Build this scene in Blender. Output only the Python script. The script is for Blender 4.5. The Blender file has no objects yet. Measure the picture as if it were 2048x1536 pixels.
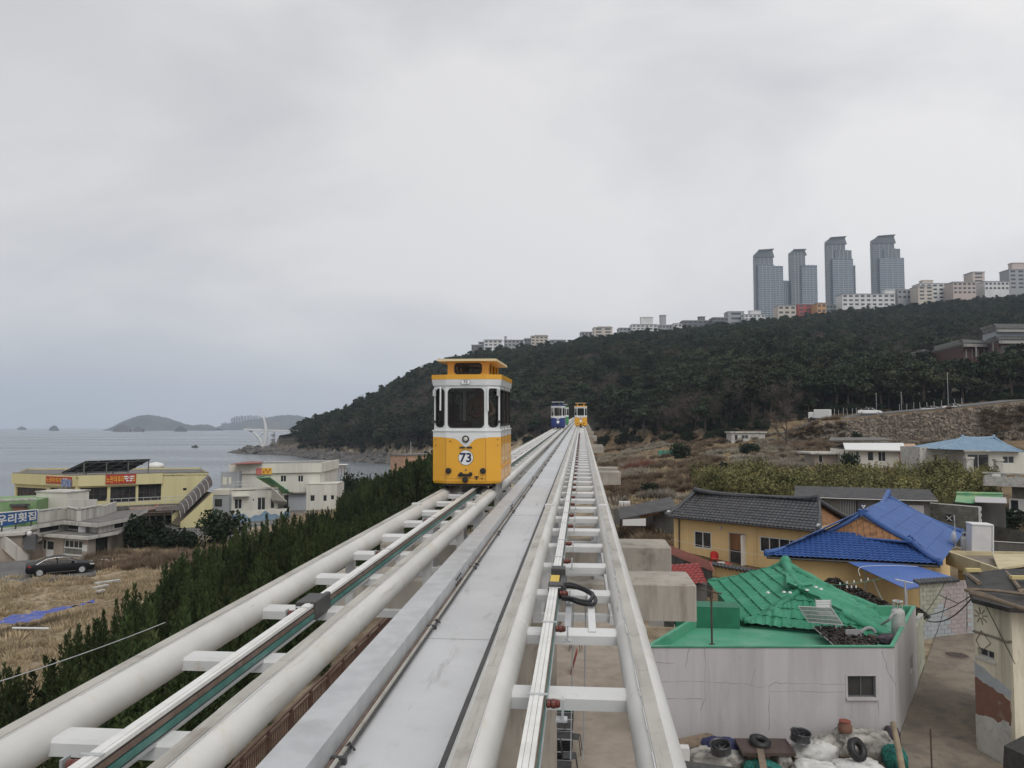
import bpy, math, random
from math import sin, cos, tan, pi, radians as R, atan, atan2, sqrt, hypot, floor
from mathutils import Vector as V, Matrix, noise as NZ
random.seed(7)
S = bpy.context.scene
COL = S.collection

# ------------------------------------------------------------------ camera
F, CX, CY, CZ = 1547.0, 1024.0, 768.0, 9.5
YAW, PITCH = R(5.13), R(3.18)
cam = bpy.data.cameras.new('camera'); camo = bpy.data.objects.new('camera', cam); COL.objects.link(camo)
cam.sensor_width = 36; cam.lens = 36 * F / 2048; cam.clip_start = .1; cam.clip_end = 60000
camo.location = (0, 0, CZ); camo.rotation_euler = (R(90) + PITCH, 0, YAW)
S.camera = camo

# ------------------------------------------------------------------ sky and sun
SUN_EL, SUN_AZ = R(48), R(150)
w = bpy.data.worlds.new('World'); S.world = w; w.use_nodes = True
nt = w.node_tree; nt.nodes.clear()
def wn(t, **k):
    n = nt.nodes.new(t)
    for a, b in k.items(): setattr(n, a, b)
    return n
out = wn('ShaderNodeOutputWorld'); bg = wn('ShaderNodeBackground'); bg2 = wn('ShaderNodeBackground'); mx = wn('ShaderNodeMixShader')
sky = wn('ShaderNodeTexSky', sky_type='NISHITA'); sky.sun_disc = False; sky.sun_elevation = SUN_EL; sky.sun_rotation = SUN_AZ
bg.inputs[1].default_value = .1; nt.links.new(sky.outputs[0], bg.inputs[0])
tc = wn('ShaderNodeTexCoord'); mp = wn('ShaderNodeMapping'); mp.inputs['Scale'].default_value = (1, 1, 2.2)
nt.links.new(tc.outputs['Generated'], mp.inputs[0])
n1 = wn('ShaderNodeTexNoise'); n1.inputs['Scale'].default_value = 1.7; n1.inputs['Detail'].default_value = 6; n1.inputs['Roughness'].default_value = .5
n1.inputs['Distortion'].default_value = .3
nt.links.new(mp.outputs[0], n1.inputs['Vector'])
rp = wn('ShaderNodeValToRGB'); rp.color_ramp.elements[0].position = .37; rp.color_ramp.elements[1].position = .63
rp.color_ramp.elements[0].color = (.53, .54, .575, 1); rp.color_ramp.elements[1].color = (.78, .768, .76, 1)
nt.links.new(n1.outputs['Fac'], rp.inputs[0])
# broad brightness of the overcast: brighter low over the land where the sun stands behind the cloud
sx = wn('ShaderNodeSeparateXYZ'); nt.links.new(tc.outputs['Generated'], sx.inputs[0])
mr = wn('ShaderNodeMapRange'); mr.inputs[1].default_value = -.5; mr.inputs[2].default_value = .6; mr.inputs[3].default_value = .90; mr.inputs[4].default_value = 1.10
nt.links.new(sx.outputs['X'], mr.inputs[0])
mu = wn('ShaderNodeMixRGB', blend_type='MULTIPLY'); mu.inputs[0].default_value = 1
nt.links.new(rp.outputs[0], mu.inputs[1]); nt.links.new(mr.outputs[0], mu.inputs[2])
nt.links.new(mu.outputs[0], bg2.inputs[0]); bg2.inputs[1].default_value = 1.10
mx.inputs[0].default_value = .95
nt.links.new(bg.outputs[0], mx.inputs[1]); nt.links.new(bg2.outputs[0], mx.inputs[2]); nt.links.new(mx.outputs[0], out.inputs[0])
sl = bpy.data.lights.new('sun', 'SUN'); so = bpy.data.objects.new('sun', sl); COL.objects.link(so)
sl.energy = 1.4; sl.angle = R(40); sl.color = (1, .97, .93)
so.rotation_euler = (R(90) - SUN_EL, 0, R(180) - SUN_AZ)     # light from behind and a little right of the camera
S.view_settings.view_transform = 'Standard'; S.view_settings.look = 'None'; S.view_settings.exposure = 0; S.view_settings.gamma = 1
S.view_settings.use_curve_mapping = False
S.cycles.use_denoising = True; S.cycles.max_bounces = 6; S.cycles.transparent_max_bounces = 12
S.cycles.volume_bounces = 2

# ------------------------------------------------------------------ pixel helpers (photo pixel -> place)
fw = V((-sin(YAW) * cos(PITCH), cos(YAW) * cos(PITCH), sin(PITCH))); rt = V((cos(YAW), sin(YAW), 0)); upv = rt.cross(fw)
CAM = V((0, 0, CZ))
def ray(px, py): return fw + rt * ((px - CX) / F) - upv * ((py - CY) / F)
def PZ(px, py, z): d = ray(px, py); return CAM + d * ((z - CZ) / d.z)
def PD(px, py, dep): return CAM + ray(px, py) * dep
def PP(px, py, A, B):                         # on the vertical plane through A and B: (u along AB, z)
    A = V((A[0], A[1])); B = V((B[0], B[1])); e = (B - A).normalized(); n = V((-e.y, e.x))
    d = ray(px, py); t = (n.dot(A) - n.dot(V((CAM.x, CAM.y)))) / n.dot(V((d.x, d.y)))
    p = CAM + d * t
    return (V((p.x, p.y)) - A).dot(e), p.z

# ------------------------------------------------------------------ materials
MC = {}
def mat(name, c, c2=None, scale=1.0, rough=.75, bump=0.0, bscale=None, metal=0.0, streak=0.0, lo=.4, hi=.62, dirt=None, dscale=.8, dlo=.55, dhi=.75, spec=.5, detail=5, rnd=0.0, trans=0.0, coat=0.0, zsq=None):
    if name in MC: return MC[name]
    m = bpy.data.materials.new(name); m.use_nodes = True; t = m.node_tree; N = t.nodes; L = t.links
    b = N['Principled BSDF']; b.inputs['Roughness'].default_value = rough; b.inputs['Metallic'].default_value = metal
    b.inputs['Specular IOR Level'].default_value = spec
    if coat: b.inputs['Coat Weight'].default_value = coat
    if trans: b.inputs['Transmission Weight'].default_value = trans
    c4 = (*c, 1); b.inputs['Base Color'].default_value = c4
    g = N.new('ShaderNodeNewGeometry'); src = g.outputs['Position']
    if streak or zsq:
        q = N.new('ShaderNodeMapping'); q.inputs['Scale'].default_value = (1, 1, zsq if zsq else .06); L.new(src, q.inputs[0]); ssrc = q.outputs[0]
    else: ssrc = src
    def noise(s, vec, det=detail):
        n = N.new('ShaderNodeTexNoise'); n.inputs['Scale'].default_value = s; n.inputs['Detail'].default_value = det; n.inputs['Roughness'].default_value = .6
        L.new(vec, n.inputs['Vector']); return n.outputs['Fac']
    def ramp(f, a, bb):
        r = N.new('ShaderNodeMapRange'); r.inputs[1].default_value = a; r.inputs[2].default_value = bb; L.new(f, r.inputs[0]); return r.outputs[0]
    def mix(f, a, bb, blend='MIX'):
        x = N.new('ShaderNodeMixRGB'); x.blend_type = blend
        if isinstance(f, float): x.inputs[0].default_value = f
        else: L.new(f, x.inputs[0])
        for i, k in ((1, a), (2, bb)):
            if isinstance(k, tuple): x.inputs[i].default_value = k
            else: L.new(k, x.inputs[i])
        return x.outputs[0]
    colr = c4
    if c2 is not None: colr = mix(ramp(noise(scale, ssrc), lo, hi), c4, (*c2, 1))
    if dirt is not None: colr = mix(ramp(noise(dscale, ssrc, 8), dlo, dhi), colr, (*dirt, 1))
    if rnd:
        oi = N.new('ShaderNodeObjectInfo'); r = N.new('ShaderNodeMapRange'); r.inputs[3].default_value = 1 - rnd; r.inputs[4].default_value = 1 + rnd
        L.new(oi.outputs['Random'], r.inputs[0]); colr = mix(1.0, colr, r.outputs[0], 'MULTIPLY')
    if not isinstance(colr, tuple): L.new(colr, b.inputs['Base Color'])
    if bump:
        bp = N.new('ShaderNodeBump'); bp.inputs['Strength'].default_value = 1; bp.inputs['Distance'].default_value = bump
        L.new(noise(bscale or scale * 6, src, 6), bp.inputs['Height']); L.new(bp.outputs[0], b.inputs['Normal'])
    MC[name] = m; return m

def wear(m, sc, lo, hi, c, amt=1.0):
    """an extra layer of marks: noise stretched by sc, thresholded, mixed over the present colour"""
    t = m.node_tree; N = t.nodes; L = t.links; b = N['Principled BSDF']; ln = b.inputs['Base Color'].links[0]; src = ln.from_socket
    g = N.new('ShaderNodeNewGeometry'); q = N.new('ShaderNodeMapping'); q.inputs['Scale'].default_value = sc; L.new(g.outputs['Position'], q.inputs[0])
    n = N.new('ShaderNodeTexNoise'); n.inputs['Scale'].default_value = 1; n.inputs['Detail'].default_value = 7; n.inputs['Roughness'].default_value = .68; L.new(q.outputs[0], n.inputs['Vector'])
    r = N.new('ShaderNodeMapRange'); r.inputs[1].default_value = lo; r.inputs[2].default_value = hi; r.inputs[4].default_value = amt; L.new(n.outputs['Fac'], r.inputs[0])
    x = N.new('ShaderNodeMixRGB'); L.new(r.outputs[0], x.inputs[0]); L.new(src, x.inputs[1]); x.inputs[2].default_value = (*c, 1); L.new(x.outputs[0], b.inputs['Base Color'])

# ------------------------------------------------------------------ mesh builder
ORG = {}
class MB:
    def __init__(s): s.v = []; s.f = []; s.m = []; s.mi = 0
    def add(s, vs, fs):
        o = len(s.v); s.v += [tuple(p) for p in vs]; s.f += [tuple(i + o for i in f) for f in fs]; s.m += [s.mi] * len(fs); return s
    def box(s, x0, x1, y0, y1, z0, z1):
        return s.add([(x0,y0,z0),(x1,y0,z0),(x1,y1,z0),(x0,y1,z0),(x0,y0,z1),(x1,y0,z1),(x1,y1,z1),(x0,y1,z1)],
                     [(0,3,2,1),(4,5,6,7),(0,1,5,4),(1,2,6,5),(2,3,7,6),(3,0,4,7)])
    def obox(s, c, ex, ey, ez):                # centre and three half axes
        c = V(c); ex, ey, ez = V(ex), V(ey), V(ez)
        P = [c + ex*a + ey*b + ez*d for d in (-1,1) for a, b in ((-1,-1),(1,-1),(1,1),(-1,1))]
        return s.add(P, [(0,3,2,1),(4,5,6,7),(0,1,5,4),(1,2,6,5),(2,3,7,6),(3,0,4,7)])
    def bevbox(s, x0, x1, y0, y1, z0, z1, b):  # box with chamfered vertical and top edges
        P = [(x0+b,y0),(x1-b,y0),(x1,y0+b),(x1,y1-b),(x1-b,y1),(x0+b,y1),(x0,y1-b),(x0,y0+b)]
        Q = [(x0+2*b,y0+b),(x1-2*b,y0+b),(x1-b,y0+2*b),(x1-b,y1-2*b),(x1-2*b,y1-b),(x0+2*b,y1-b),(x0+b,y1-2*b),(x0+b,y0+2*b)]
        vs = [(x,y,z0) for x,y in P] + [(x,y,z1-b) for x,y in P] + [(x,y,z1) for x,y in Q]
        fs = [tuple(range(7,-1,-1)), tuple(range(16,24))]
        for k in (0, 8): fs += [(k+i, k+(i+1)%8, k+8+(i+1)%8, k+8+i) for i in range(8)]
        return s.add(vs, fs)
    def prism(s, poly, z0, z1):
        n = len(poly); a = sum(poly[i][0]*poly[(i+1)%n][1]-poly[(i+1)%n][0]*poly[i][1] for i in range(n))
        if a < 0: poly = list(poly)[::-1]
        vs = [(p[0],p[1],z0) for p in poly] + [(p[0],p[1],z1) for p in poly]
        return s.add(vs, [tuple(range(n-1,-1,-1)), tuple(range(n,2*n))] + [(i,(i+1)%n,n+(i+1)%n,n+i) for i in range(n)])
    def slab(s, pts, t, n=None):               # thick polygon, thickness downward along its normal
        pts = [V(p) for p in pts]
        if n is None:
            n = (pts[1]-pts[0]).cross(pts[2]-pts[0]).normalized()
            if n.z < 0: pts = pts[::-1]; n = -n
        k = len(pts); lo = [p - V(n)*t for p in pts]
        return s.add(pts + lo, [tuple(range(k)), tuple(range(2*k-1,k-1,-1))] + [(i,k+i,k+(i+1)%k,(i+1)%k) for i in range(k)])
    def poly(s, *p): return s.add(p, [tuple(range(len(p)))])
    def tube(s, path, r, n=8, caps=True):
        path = [V(p) for p in path]; k = len(path); rs = r if isinstance(r, (list, tuple)) else [r]*k
        vs = []; prev = None
        for i, p in enumerate(path):
            d = (path[min(i+1,k-1)] - path[max(i-1,0)]).normalized()
            if prev is None: u = d.cross(V((0,0,1)) if abs(d.z) < .9 else V((1,0,0))).normalized()
            else: u = (prev - d*prev.dot(d)).normalized()
            prev = u; q = d.cross(u)
            vs += [p + (u*cos(2*pi*j/n) + q*sin(2*pi*j/n))*rs[i] for j in range(n)]
        fs = [(i*n+j, i*n+(j+1)%n, (i+1)*n+(j+1)%n, (i+1)*n+j) for i in range(k-1) for j in range(n)]
        if caps: fs += [tuple(range(n-1,-1,-1)), tuple(range((k-1)*n, k*n))]
        return s.add(vs, fs)
    def lathe(s, c, prof, n=16, axis='z'):     # profile of (r, h)
        c = V(c); vs = []
        for r, h in prof:
            for j in range(n):
                a = 2*pi*j/n; p = (r*cos(a), r*sin(a), h)
                if axis == 'y': p = (p[0], p[2], p[1])
                if axis == 'x': p = (p[2], p[0], p[1])
                vs.append(c + V(p))
        k = len(prof)
        fs = [(i*n+j, i*n+(j+1)%n, (i+1)*n+(j+1)%n, (i+1)*n+j) for i in range(k-1) for j in range(n)]
        fs += [tuple(range(n-1,-1,-1)), tuple(range((k-1)*n, k*n))]
        return s.add(vs, fs)
    def wbox(s, A, B, u0, u1, z0, z1, t0, t1): # box on the wall A->B, t outward (right-hand side of A->B)
        A = V((A[0],A[1],0)); B = V((B[0],B[1],0)); e = (B-A).normalized(); n = V((e.y,-e.x,0))
        c = A + e*(u0+u1)/2 + n*(t0+t1)/2 + V((0,0,(z0+z1)/2))
        return s.obox(c, e*(u1-u0)/2, n*(t1-t0)/2, V((0,0,(z1-z0)/2)))
    def wall(s, A, B, z0, z1, holes=(), d=.1): # wall face with openings cut and their reveals
        A = V((A[0],A[1],0)); B = V((B[0],B[1],0)); Lw = (B-A).length; e = (B-A)/Lw; n = V((e.y,-e.x,0))
        us = sorted({0, Lw, *[min(max(h[i],0),Lw) for h in holes for i in (0,1)]}); zs = sorted({z0, z1, *[min(max(h[i],z0),z1) for h in holes for i in (2,3)]})
        P = lambda u, z, t=0: A + e*u + n*t + V((0,0,z))
        for i in range(len(us)-1):
            for j in range(len(zs)-1):
                um, zm = (us[i]+us[i+1])/2, (zs[j]+zs[j+1])/2
                if any(h[0] < um < h[1] and h[2] < zm < h[3] for h in holes): continue
                s.poly(P(us[i],zs[j]), P(us[i+1],zs[j]), P(us[i+1],zs[j+1]), P(us[i],zs[j+1]))
        for h in holes:
            a,b,c,f = h[:4]
            s.poly(P(a,c), P(a,f), P(a,f,-d), P(a,c,-d)); s.poly(P(b,c), P(b,c,-d), P(b,f,-d), P(b,f))
            s.poly(P(a,c), P(a,c,-d), P(b,c,-d), P(b,c)); s.poly(P(a,f), P(b,f), P(b,f,-d), P(a,f,-d))
        return s
    def build(s, name, m, parent=None, smooth=False, world=True, kind=None, loc=None):
        o0 = ORG.get(parent.name, V((0,0,0))) if (parent is not None and world) else V((0,0,0))
        me = bpy.data.meshes.new(name)
        vv = [(p[0]-o0.x, p[1]-o0.y, p[2]-o0.z) for p in s.v] if o0.length else s.v
        me.from_pydata(vv, [], s.f)
        ms = m if isinstance(m, (list, tuple)) else [m]
        for k in ms: me.materials.append(k)
        if len(ms) > 1: me.polygons.foreach_set('material_index', s.m)
        if smooth: me.polygons.foreach_set('use_smooth', [True]*len(me.polygons))
        me.update()
        o = bpy.data.objects.new(name, me); COL.objects.link(o)
        if parent is not None: o.parent = parent; ORG[o.name] = ORG.get(parent.name, V((0,0,0)))
        if loc is not None: o.location = loc
        if kind: o['kind'] = kind
        return o
def tag(o, label=None, cat=None, group=None, kind=None):
    for k, v in (('label',label),('category',cat),('group',group),('kind',kind)):
        if v: o[k] = v
    return o
def thing(name, label, cat, loc=(0,0,0), rz=0, group=None, rot=None):
    o = bpy.data.objects.new(name, None); o.empty_display_size = .2; COL.objects.link(o)
    o.location = loc; o.rotation_euler = rot if rot else (0,0,rz); ORG[o.name] = V(loc)
    return tag(o, label, cat, group)
def copy_tree(o, parent=None):
    c = o.copy(); COL.objects.link(c)
    if parent is not None: c.parent = parent
    for ch in list(KIDS.get(o.name) or o.children): copy_tree(ch, c)
    return c
KIDS = {}
def smooth_angle(o, deg=40):
    me = o.data; me.polygons.foreach_set('use_smooth', [True]*len(me.polygons)); me.set_sharp_from_angle(angle=R(deg)); return o
def text_mesh(txt, size, bold=0.0, ext=.002, align='CENTER'):
    cu = bpy.data.curves.new('t', 'FONT'); cu.body = txt; cu.size = size; cu.align_x = align; cu.align_y = 'CENTER'; cu.offset = bold; cu.extrude = ext; cu.resolution_u = 3
    o = bpy.data.objects.new('t', cu); COL.objects.link(o)
    me = bpy.data.meshes.new_from_object(o.evaluated_get(bpy.context.evaluated_depsgraph_get()))
    bpy.data.objects.remove(o); return me
def put_text(name, txt, size, m, parent, M, bold=0.0, world=True):
    me = text_mesh(txt, size, bold); me.materials.clear(); me.materials.append(m); me.name = name
    o0 = ORG.get(parent.name, V((0,0,0))) if world else V((0,0,0))
    me.transform(Matrix.Translation(-o0) @ M)
    o = bpy.data.objects.new(name, me); COL.objects.link(o); o.parent = parent; ORG[o.name] = ORG.get(parent.name, V((0,0,0))); return o
def frame_M(origin, ex, ey):
    ex = V(ex).normalized(); ey = V(ey).normalized(); ez = ex.cross(ey)
    return Matrix(((ex.x,ey.x,ez.x,origin[0]),(ex.y,ey.y,ez.y,origin[1]),(ex.z,ey.z,ez.z,origin[2]),(0,0,0,1)))

# tiled roof face: e0,e1 eave corners, r0,r1 ridge corners; tiles and courses are real relief
def tile_face(mb, e0, e1, r0, r1, tw=.3, tl=.33, h=.05, step=.03, per=4, jit=.006):
    e0, e1, r0, r1 = V(e0), V(e1), V(r0), V(r1)
    ex = (e1-e0).normalized(); n = ex.cross(((r0+r1)/2 - e0)).normalized()
    if n.z < 0: n = -n
    ey = n.cross(ex)
    if ey.z < 0: ey = -ey
    H = max((r0-e0).dot(ey), (r1-e0).dot(ey)); ul0, ur0 = 0, (e1-e0).dot(ex); ul1, ur1 = (r0-e0).dot(ex), (r1-e0).dot(ex)
    u0, u1 = min(ul0,ul1), max(ur0,ur1); nu = max(1, int((u1-u0)/tw+.5)); nv = max(1, int(H/tl+.5)); tw = (u1-u0)/nu
    prof = [0, .6, 1, .6] if per == 4 else [0, 1]
    us = [(u0 + tw*(i/per), prof[i % per]) for i in range(nu*per+1)]
    rows = []
    for c in range(nv):
        for fr in (0, .97): rows.append(((c+fr)/nv, step*(1-fr)))
    idx = []
    base = len(mb.v); vs = []
    for v, st in rows:
        a = ul0 + (ul1-ul0)*v; b = ur0 + (ur1-ur0)*v
        for u, pr in us:
            uu = min(max(u, a), b); vs.append(e0 + ex*uu + ey*(v*H) + n*(pr*h + st + random.uniform(-jit,jit) + (jit > .01)*(.10*NZ.noise(e0*.8+ex*uu*.7+ey*(v*H*.7)))))
    W = len(us); fs = []
    for r in range(len(rows)-1):
        for i in range(W-1):
            p = vs[r*W+i]; q = vs[r*W+i+1]; p2 = vs[(r+1)*W+i]; q2 = vs[(r+1)*W+i+1]
            if (p-q).length < .02 and (p2-q2).length < .02: continue
            fs.append((r*W+i, r*W+i+1, (r+1)*W+i+1, (r+1)*W+i))
    mb.add(vs, fs)
def ridge_cap(mb, pts, r=.12, n=8): mb.tube([V(p)+V((0,0,r*.3)) for p in pts], r, n)

def window(parent, A, B, u0, u1, z0, z1, fm, pm, bars=1, hbars=0, rec=.06, fw_=.05, sill=None, name='window'):
    f = MB(); t0, t1 = -rec-.03, -rec+.02
    f.wbox(A,B,u0,u1,z0,z0+fw_,t0,t1); f.wbox(A,B,u0,u1,z1-fw_,z1,t0,t1)
    f.wbox(A,B,u0,u0+fw_,z0+fw_,z1-fw_,t0,t1); f.wbox(A,B,u1-fw_,u1,z0+fw_,z1-fw_,t0,t1)
    for k in range(bars):
        u = u0 + (u1-u0)*(k+1)/(bars+1); f.wbox(A,B,u-fw_*.45,u+fw_*.45,z0+fw_,z1-fw_,t0+.002,t1-.004)
    for k in range(hbars):
        z = z0 + (z1-z0)*(k+1)/(hbars+1); f.wbox(A,B,u0+fw_,u1-fw_,z-fw_*.4,z+fw_*.4,t0+.004,t1-.006)
    o = f.build(name, fm, parent)
    p = MB(); p.wbox(A,B,u0+.01,u1-.01,z0+.01,z1-.01,t0+.008,t0+.016); p.build('pane', pm, o)
    if sill:
        s_ = MB(); s_.wbox(A,B,u0-.06,u1+.06,z0-.07,z0-.003,-rec,.07); s_.build('sill', sill, o)
    return o
def pix_rect(A, B, x0, y0, x1, y1):
    u0, za = PP(x0, y0, A, B); u1, zb = PP(x1, y1, A, B)
    return min(u0,u1), max(u0,u1), min(za,zb), max(za,zb)
def inset_hole(r, k=.0): return (r[0]+k, r[1]-k, r[2]+k, r[3]-k)
# ------------------------------------------------------------------ terrain
SEA = -6.5
HILL = [(560,868,480),(590,858,500),(620,838,520),(660,818,540),(700,800,560),(750,772,590),(790,750,600),(830,728,610),(860,716,620),(900,706,640),(950,697,660),(1040,690,670),(1150,677,700),
        (1250,667,700),(1300,659,705),(1400,650,710),(1500,642,720),(1600,628,710),(1700,610,700),(1800,602,690),(1900,592,680),(2048,580,680),(2300,560,700),(2700,540,700),(3600,540,700)]
TREE_H = 8.0
def ridge(px):
    for (a, ya, da), (b, yb, db) in zip(HILL, HILL[1:]):
        if a <= px <= b:
            t = (px-a)/(b-a); y = ya+(yb-ya)*t; d = da+(db-da)*t
            return d, CZ + (854-y)/F*d - TREE_H*min(1, max(.25, (px-560)/120))
    if px > 3600: return 700, 130
    return None
FOOT = [(480,462),(560,448),(590,432),(640,405),(700,377),(790,352),(860,332),(1000,300),(1163,262),(1250,240),(1400,196),(1540,172),(1640,172),(1750,172),(2048,170),(3600,170)]
def lerp(tab, x):
    if x <= tab[0][0]: return tab[0][1]
    for (a, p), (b, q) in zip(tab, tab[1:]):
        if x <= b: return p + (q-p)*(x-a)/(b-a)
    return tab[-1][1]
# depth/height control points per column of bearing; the hill part is appended
CTRL = {
 -1400: [(0,0),(20,-2),(60,-3),(110,-4),(150,-9),(400,-16),(4000,-25)],
 0:    [(0,.2),(12,0),(22,-1.2),(40,-2.2),(64,-2.6),(110,-3.2),(135,-4),(155,-9),(400,-16),(4000,-25)],
 300:  [(0,.2),(16,.1),(28,-1),(45,-2.2),(64,-2.6),(110,-2.5),(132,-4),(150,-9),(400,-16),(4000,-25)],
 480:  [(0,.3),(24,.2),(40,-.6),(64,-2.2),(120,-2.5),(150,-4),(175,-9),(400,-15),(458,-8),(470,-5.8),(485,-5.0),(500,-9),(700,-16),(4000,-25)],
 560:  [(0,.3),(30,.2),(60,-1.2),(115,-3),(165,-4),(190,-9),(430,-12),(446,-6.6),(455,-4)],
 700:  [(0,.3),(45,.2),(80,-1.5),(150,-3.5),(195,-4.2),(215,-8.5),(360,-10),(374,-6.6),(383,-3.5)],
 800:  [(0,.3),(60,.2),(110,-1.0),(205,-3.5),(228,-8.5),(335,-9),(349,-6.6),(358,-3.5)],
 870:  [(0,.3),(70,.2),(130,0),(230,-2.5),(242,-7.5),(315,-7.5),(328,-6.4),(338,-3)],
 960:  [(0,0),(90,.1),(200,0),(300,0)],
 1163: [(0,0),(90,.2),(180,1.2),(262,3)],
 1250: [(0,0),(45,0),(60,.8),(110,2.2),(170,3.2),(240,4)],
 1400: [(0,0),(50,.1),(75,1.3),(105,3),(196,6)],
 1540: [(0,0),(64,.1),(70,1.2),(80,2),(105,3.2),(160,6),(171,9.5)],
 1640: [(0,0),(64,.1),(70,1.2),(80,2),(105,3.4),(158,6.1),(161.5,6.2),(162.5,10.6),(172,10.9)],
 1750: [(0,0),(64,.1),(70,1.2),(80,2.1),(105,3.6),(158,6.2),(161.5,6.3),(162.5,11.9),(172,12.1)],
 1900: [(0,0),(36,0),(64,.2),(70,1.3),(80,2.3),(105,3.8),(152,6.4),(157.5,6.6),(158.5,13.0),(172,13.2)],
 2048: [(0,0),(36,.1),(64,.4),(70,1.4),(80,2.4),(105,4),(146,6.5),(151.5,6.8),(152.5,14.5),(170,14.8)],
 3600: [(0,0),(40,1),(80,3),(120,6.5),(151,7),(152,15),(170,15)],
}
CK = sorted(CTRL)
WB_ = [(1560,6.2),(1750,6.3),(2048,7),(3600,7)]; WT_ = [(1560,8),(1640,10.6),(1750,11.9),(1900,13.2),(2048,14.6),(3600,15)]
def col_z(px, d):
    """height in the column of bearing px at forward depth d, from its control points and the hill behind"""
    k = max(i for i, c in enumerate(CK) if c <= max(px, CK[0])); k = min(k, len(CK)-2)
    a, b = CK[k], CK[k+1]; t = min(1, max(0, (px-a)/(b-a)))
    z = lerp(CTRL[a], d)*(1-t) + lerp(CTRL[b], d)*t
    if px > 1560 and 140 < d < 178:              # the stone wall's step
        W = 161.8 - max(0, px-1750)/298*10; k_ = min(1, (px-1560)/80)
        zb_ = z + (lerp(WB_,px)-z)*min(1, (d-140)/8)*k_; zt_ = lerp(WT_,px) + .02*(d-W)
        z = zb_ if d < W else zb_*(1-k_) + zt_*k_ if d < 172 else z + (zt_-z)*k_*max(0,(178-d)/6)
    r = ridge(px)
    if r is not None:
        f = lerp(FOOT, px); rd, rz = r
        if d > f:
            zf = z
            if d <= rd:
                s = (d-f)/(rd-f); s = s**(.92+.3*min(1,max(0,(px-1500)/250))) if px > 1300 else s**.75
                z = zf + (rz-zf)*s
            else:
                s = min(1, (d-rd)/160); z = rz - (12 if px > 900 else rz+14)*s*s*(3-2*s)
    return z
def bearing(x, y):
    """(px, forward depth) of a ground point: inverse of the column layout"""
    d = -sin(YAW)*x + cos(YAW)*y; r = cos(YAW)*x + sin(YAW)*y
    return CX + F*r/max(d, .01), d
def ground_z(x, y, rough=True):
    px, d = bearing(x, y)
    if d < 1: px, d = CX + r_clip(px), 1
    z = col_z(px, d)
    if rough: z += rough_z(x, y, d, px)
    return z
def r_clip(px): return max(-2400, min(2400, px-CX))
def rough_z(x, y, d, px):
    k = .10 if d < 100 else .10 + min(1, (d-100)/200)*2.2
    q = NZ.noise((x*.09, y*.09, 3)) + .5*NZ.noise((x*.27, y*.27, 8))
    if d >= lerp(FOOT, px)-12 and 470 < px < 900 and d < lerp(FOOT, px)+25: q += 1.2*abs(NZ.noise((x*.33, y*.33, 1)))
    if px > 1250 and 140 < d < 178: k *= .15
    return q*k*(.2 if d < 64 and px > 1000 else .4 if d < 30 else 1)
pxs = [-1400 + 40*i for i in range(26)] + [-360 + 24*i for i in range(30)] + [360 + 10*i for i in range(172)] + [2090 + 50*i for i in range(31)]
ds = [1.0]
while ds[-1] < 130: ds.append(ds[-1]*1.035 + .05)
ds += [132 + 1.0*i for i in range(48)]
while ds[-1] < 800: ds.append(ds[-1] + max(3, .008*ds[-1]))
while ds[-1] < 4000: ds.append(ds[-1]*1.12)
tv, tf, tcov = [], [], []
def cover(px, d, x, y, z):
    """what grows or lies there: forest floor, scrub, rock (dry grass where none)"""
    f = lerp(FOOT, px); hill = ridge(px) is not None
    forest = 1.0 if hill and d > f+8 and z > -2.5 else 0.0
    rock = 1.0 if z < -2.2 and (d > 180 or px < 600 and d > 132) else 0.0
    scrub = 0.0
    if px > 1180 and d > 40 and not forest: scrub = 1.0
    return forest, scrub, rock
for d in ds:
    for px in pxs:
        r = (px-CX)/F*d; x = cos(YAW)*r - sin(YAW)*d; y = sin(YAW)*r + cos(YAW)*d
        z = col_z(px, d) + rough_z(x, y, d, px)
        tv.append((x, y, z)); tcov.append(cover(px, d, x, y, z))
W_ = len(pxs)
for i in range(len(ds)-1):
    for j in range(W_-1): tf.append((i*W_+j, i*W_+j+1, (i+1)*W_+j+1, (i+1)*W_+j))
me = bpy.data.meshes.new('ground'); me.from_pydata(tv, [], tf)
at = me.color_attributes.new('cover', 'FLOAT_COLOR', 'POINT')
at.data.foreach_set('color', [c for q in tcov for c in (*q, 1.0)])
me.polygons.foreach_set('use_smooth', [True]*len(me.polygons))
gm = bpy.data.materials.new('ground'); gm.use_nodes = True; t = gm.node_tree; N = t.nodes; L = t.links
b = N['Principled BSDF']; b.inputs['Roughness'].default_value = .95; b.inputs['Specular IOR Level'].default_value = .2
ca = N.new('ShaderNodeVertexColor'); ca.layer_name = 'cover'; sp = N.new('ShaderNodeSeparateColor'); L.new(ca.outputs[0], sp.inputs[0])
geo = N.new('ShaderNodeNewGeometry')
def gn(scale, detail=8, rough=.65, off=0):
    n = N.new('ShaderNodeTexNoise'); n.inputs['Scale'].default_value = scale; n.inputs['Detail'].default_value = detail; n.inputs['Roughness'].default_value = rough
    L.new(geo.outputs['Position'], n.inputs['Vector']); return n.outputs['Fac']
def gr(f, els):
    r = N.new('ShaderNodeValToRGB'); r.color_ramp.elements.remove(r.color_ramp.elements[0]); r.color_ramp.elements[0].position = els[0][0]; r.color_ramp.elements[0].color = (*els[0][1], 1)
    for p, c in els[1:]: e = r.color_ramp.elements.new(p); e.color = (*c, 1)
    L.new(f, r.inputs[0]); return r.outputs[0]
def gx(f, a, bb):
    x = N.new('ShaderNodeMixRGB'); L.new(f, x.inputs[0]); L.new(a, x.inputs[1]); L.new(bb, x.inputs[2]); return x.outputs[0]
dry = gr(gn(.45), [(.30,(.12,.085,.055)),(.45,(.26,.205,.14)),(.60,(.39,.32,.225)),(.75,(.30,.27,.22))])
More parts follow.
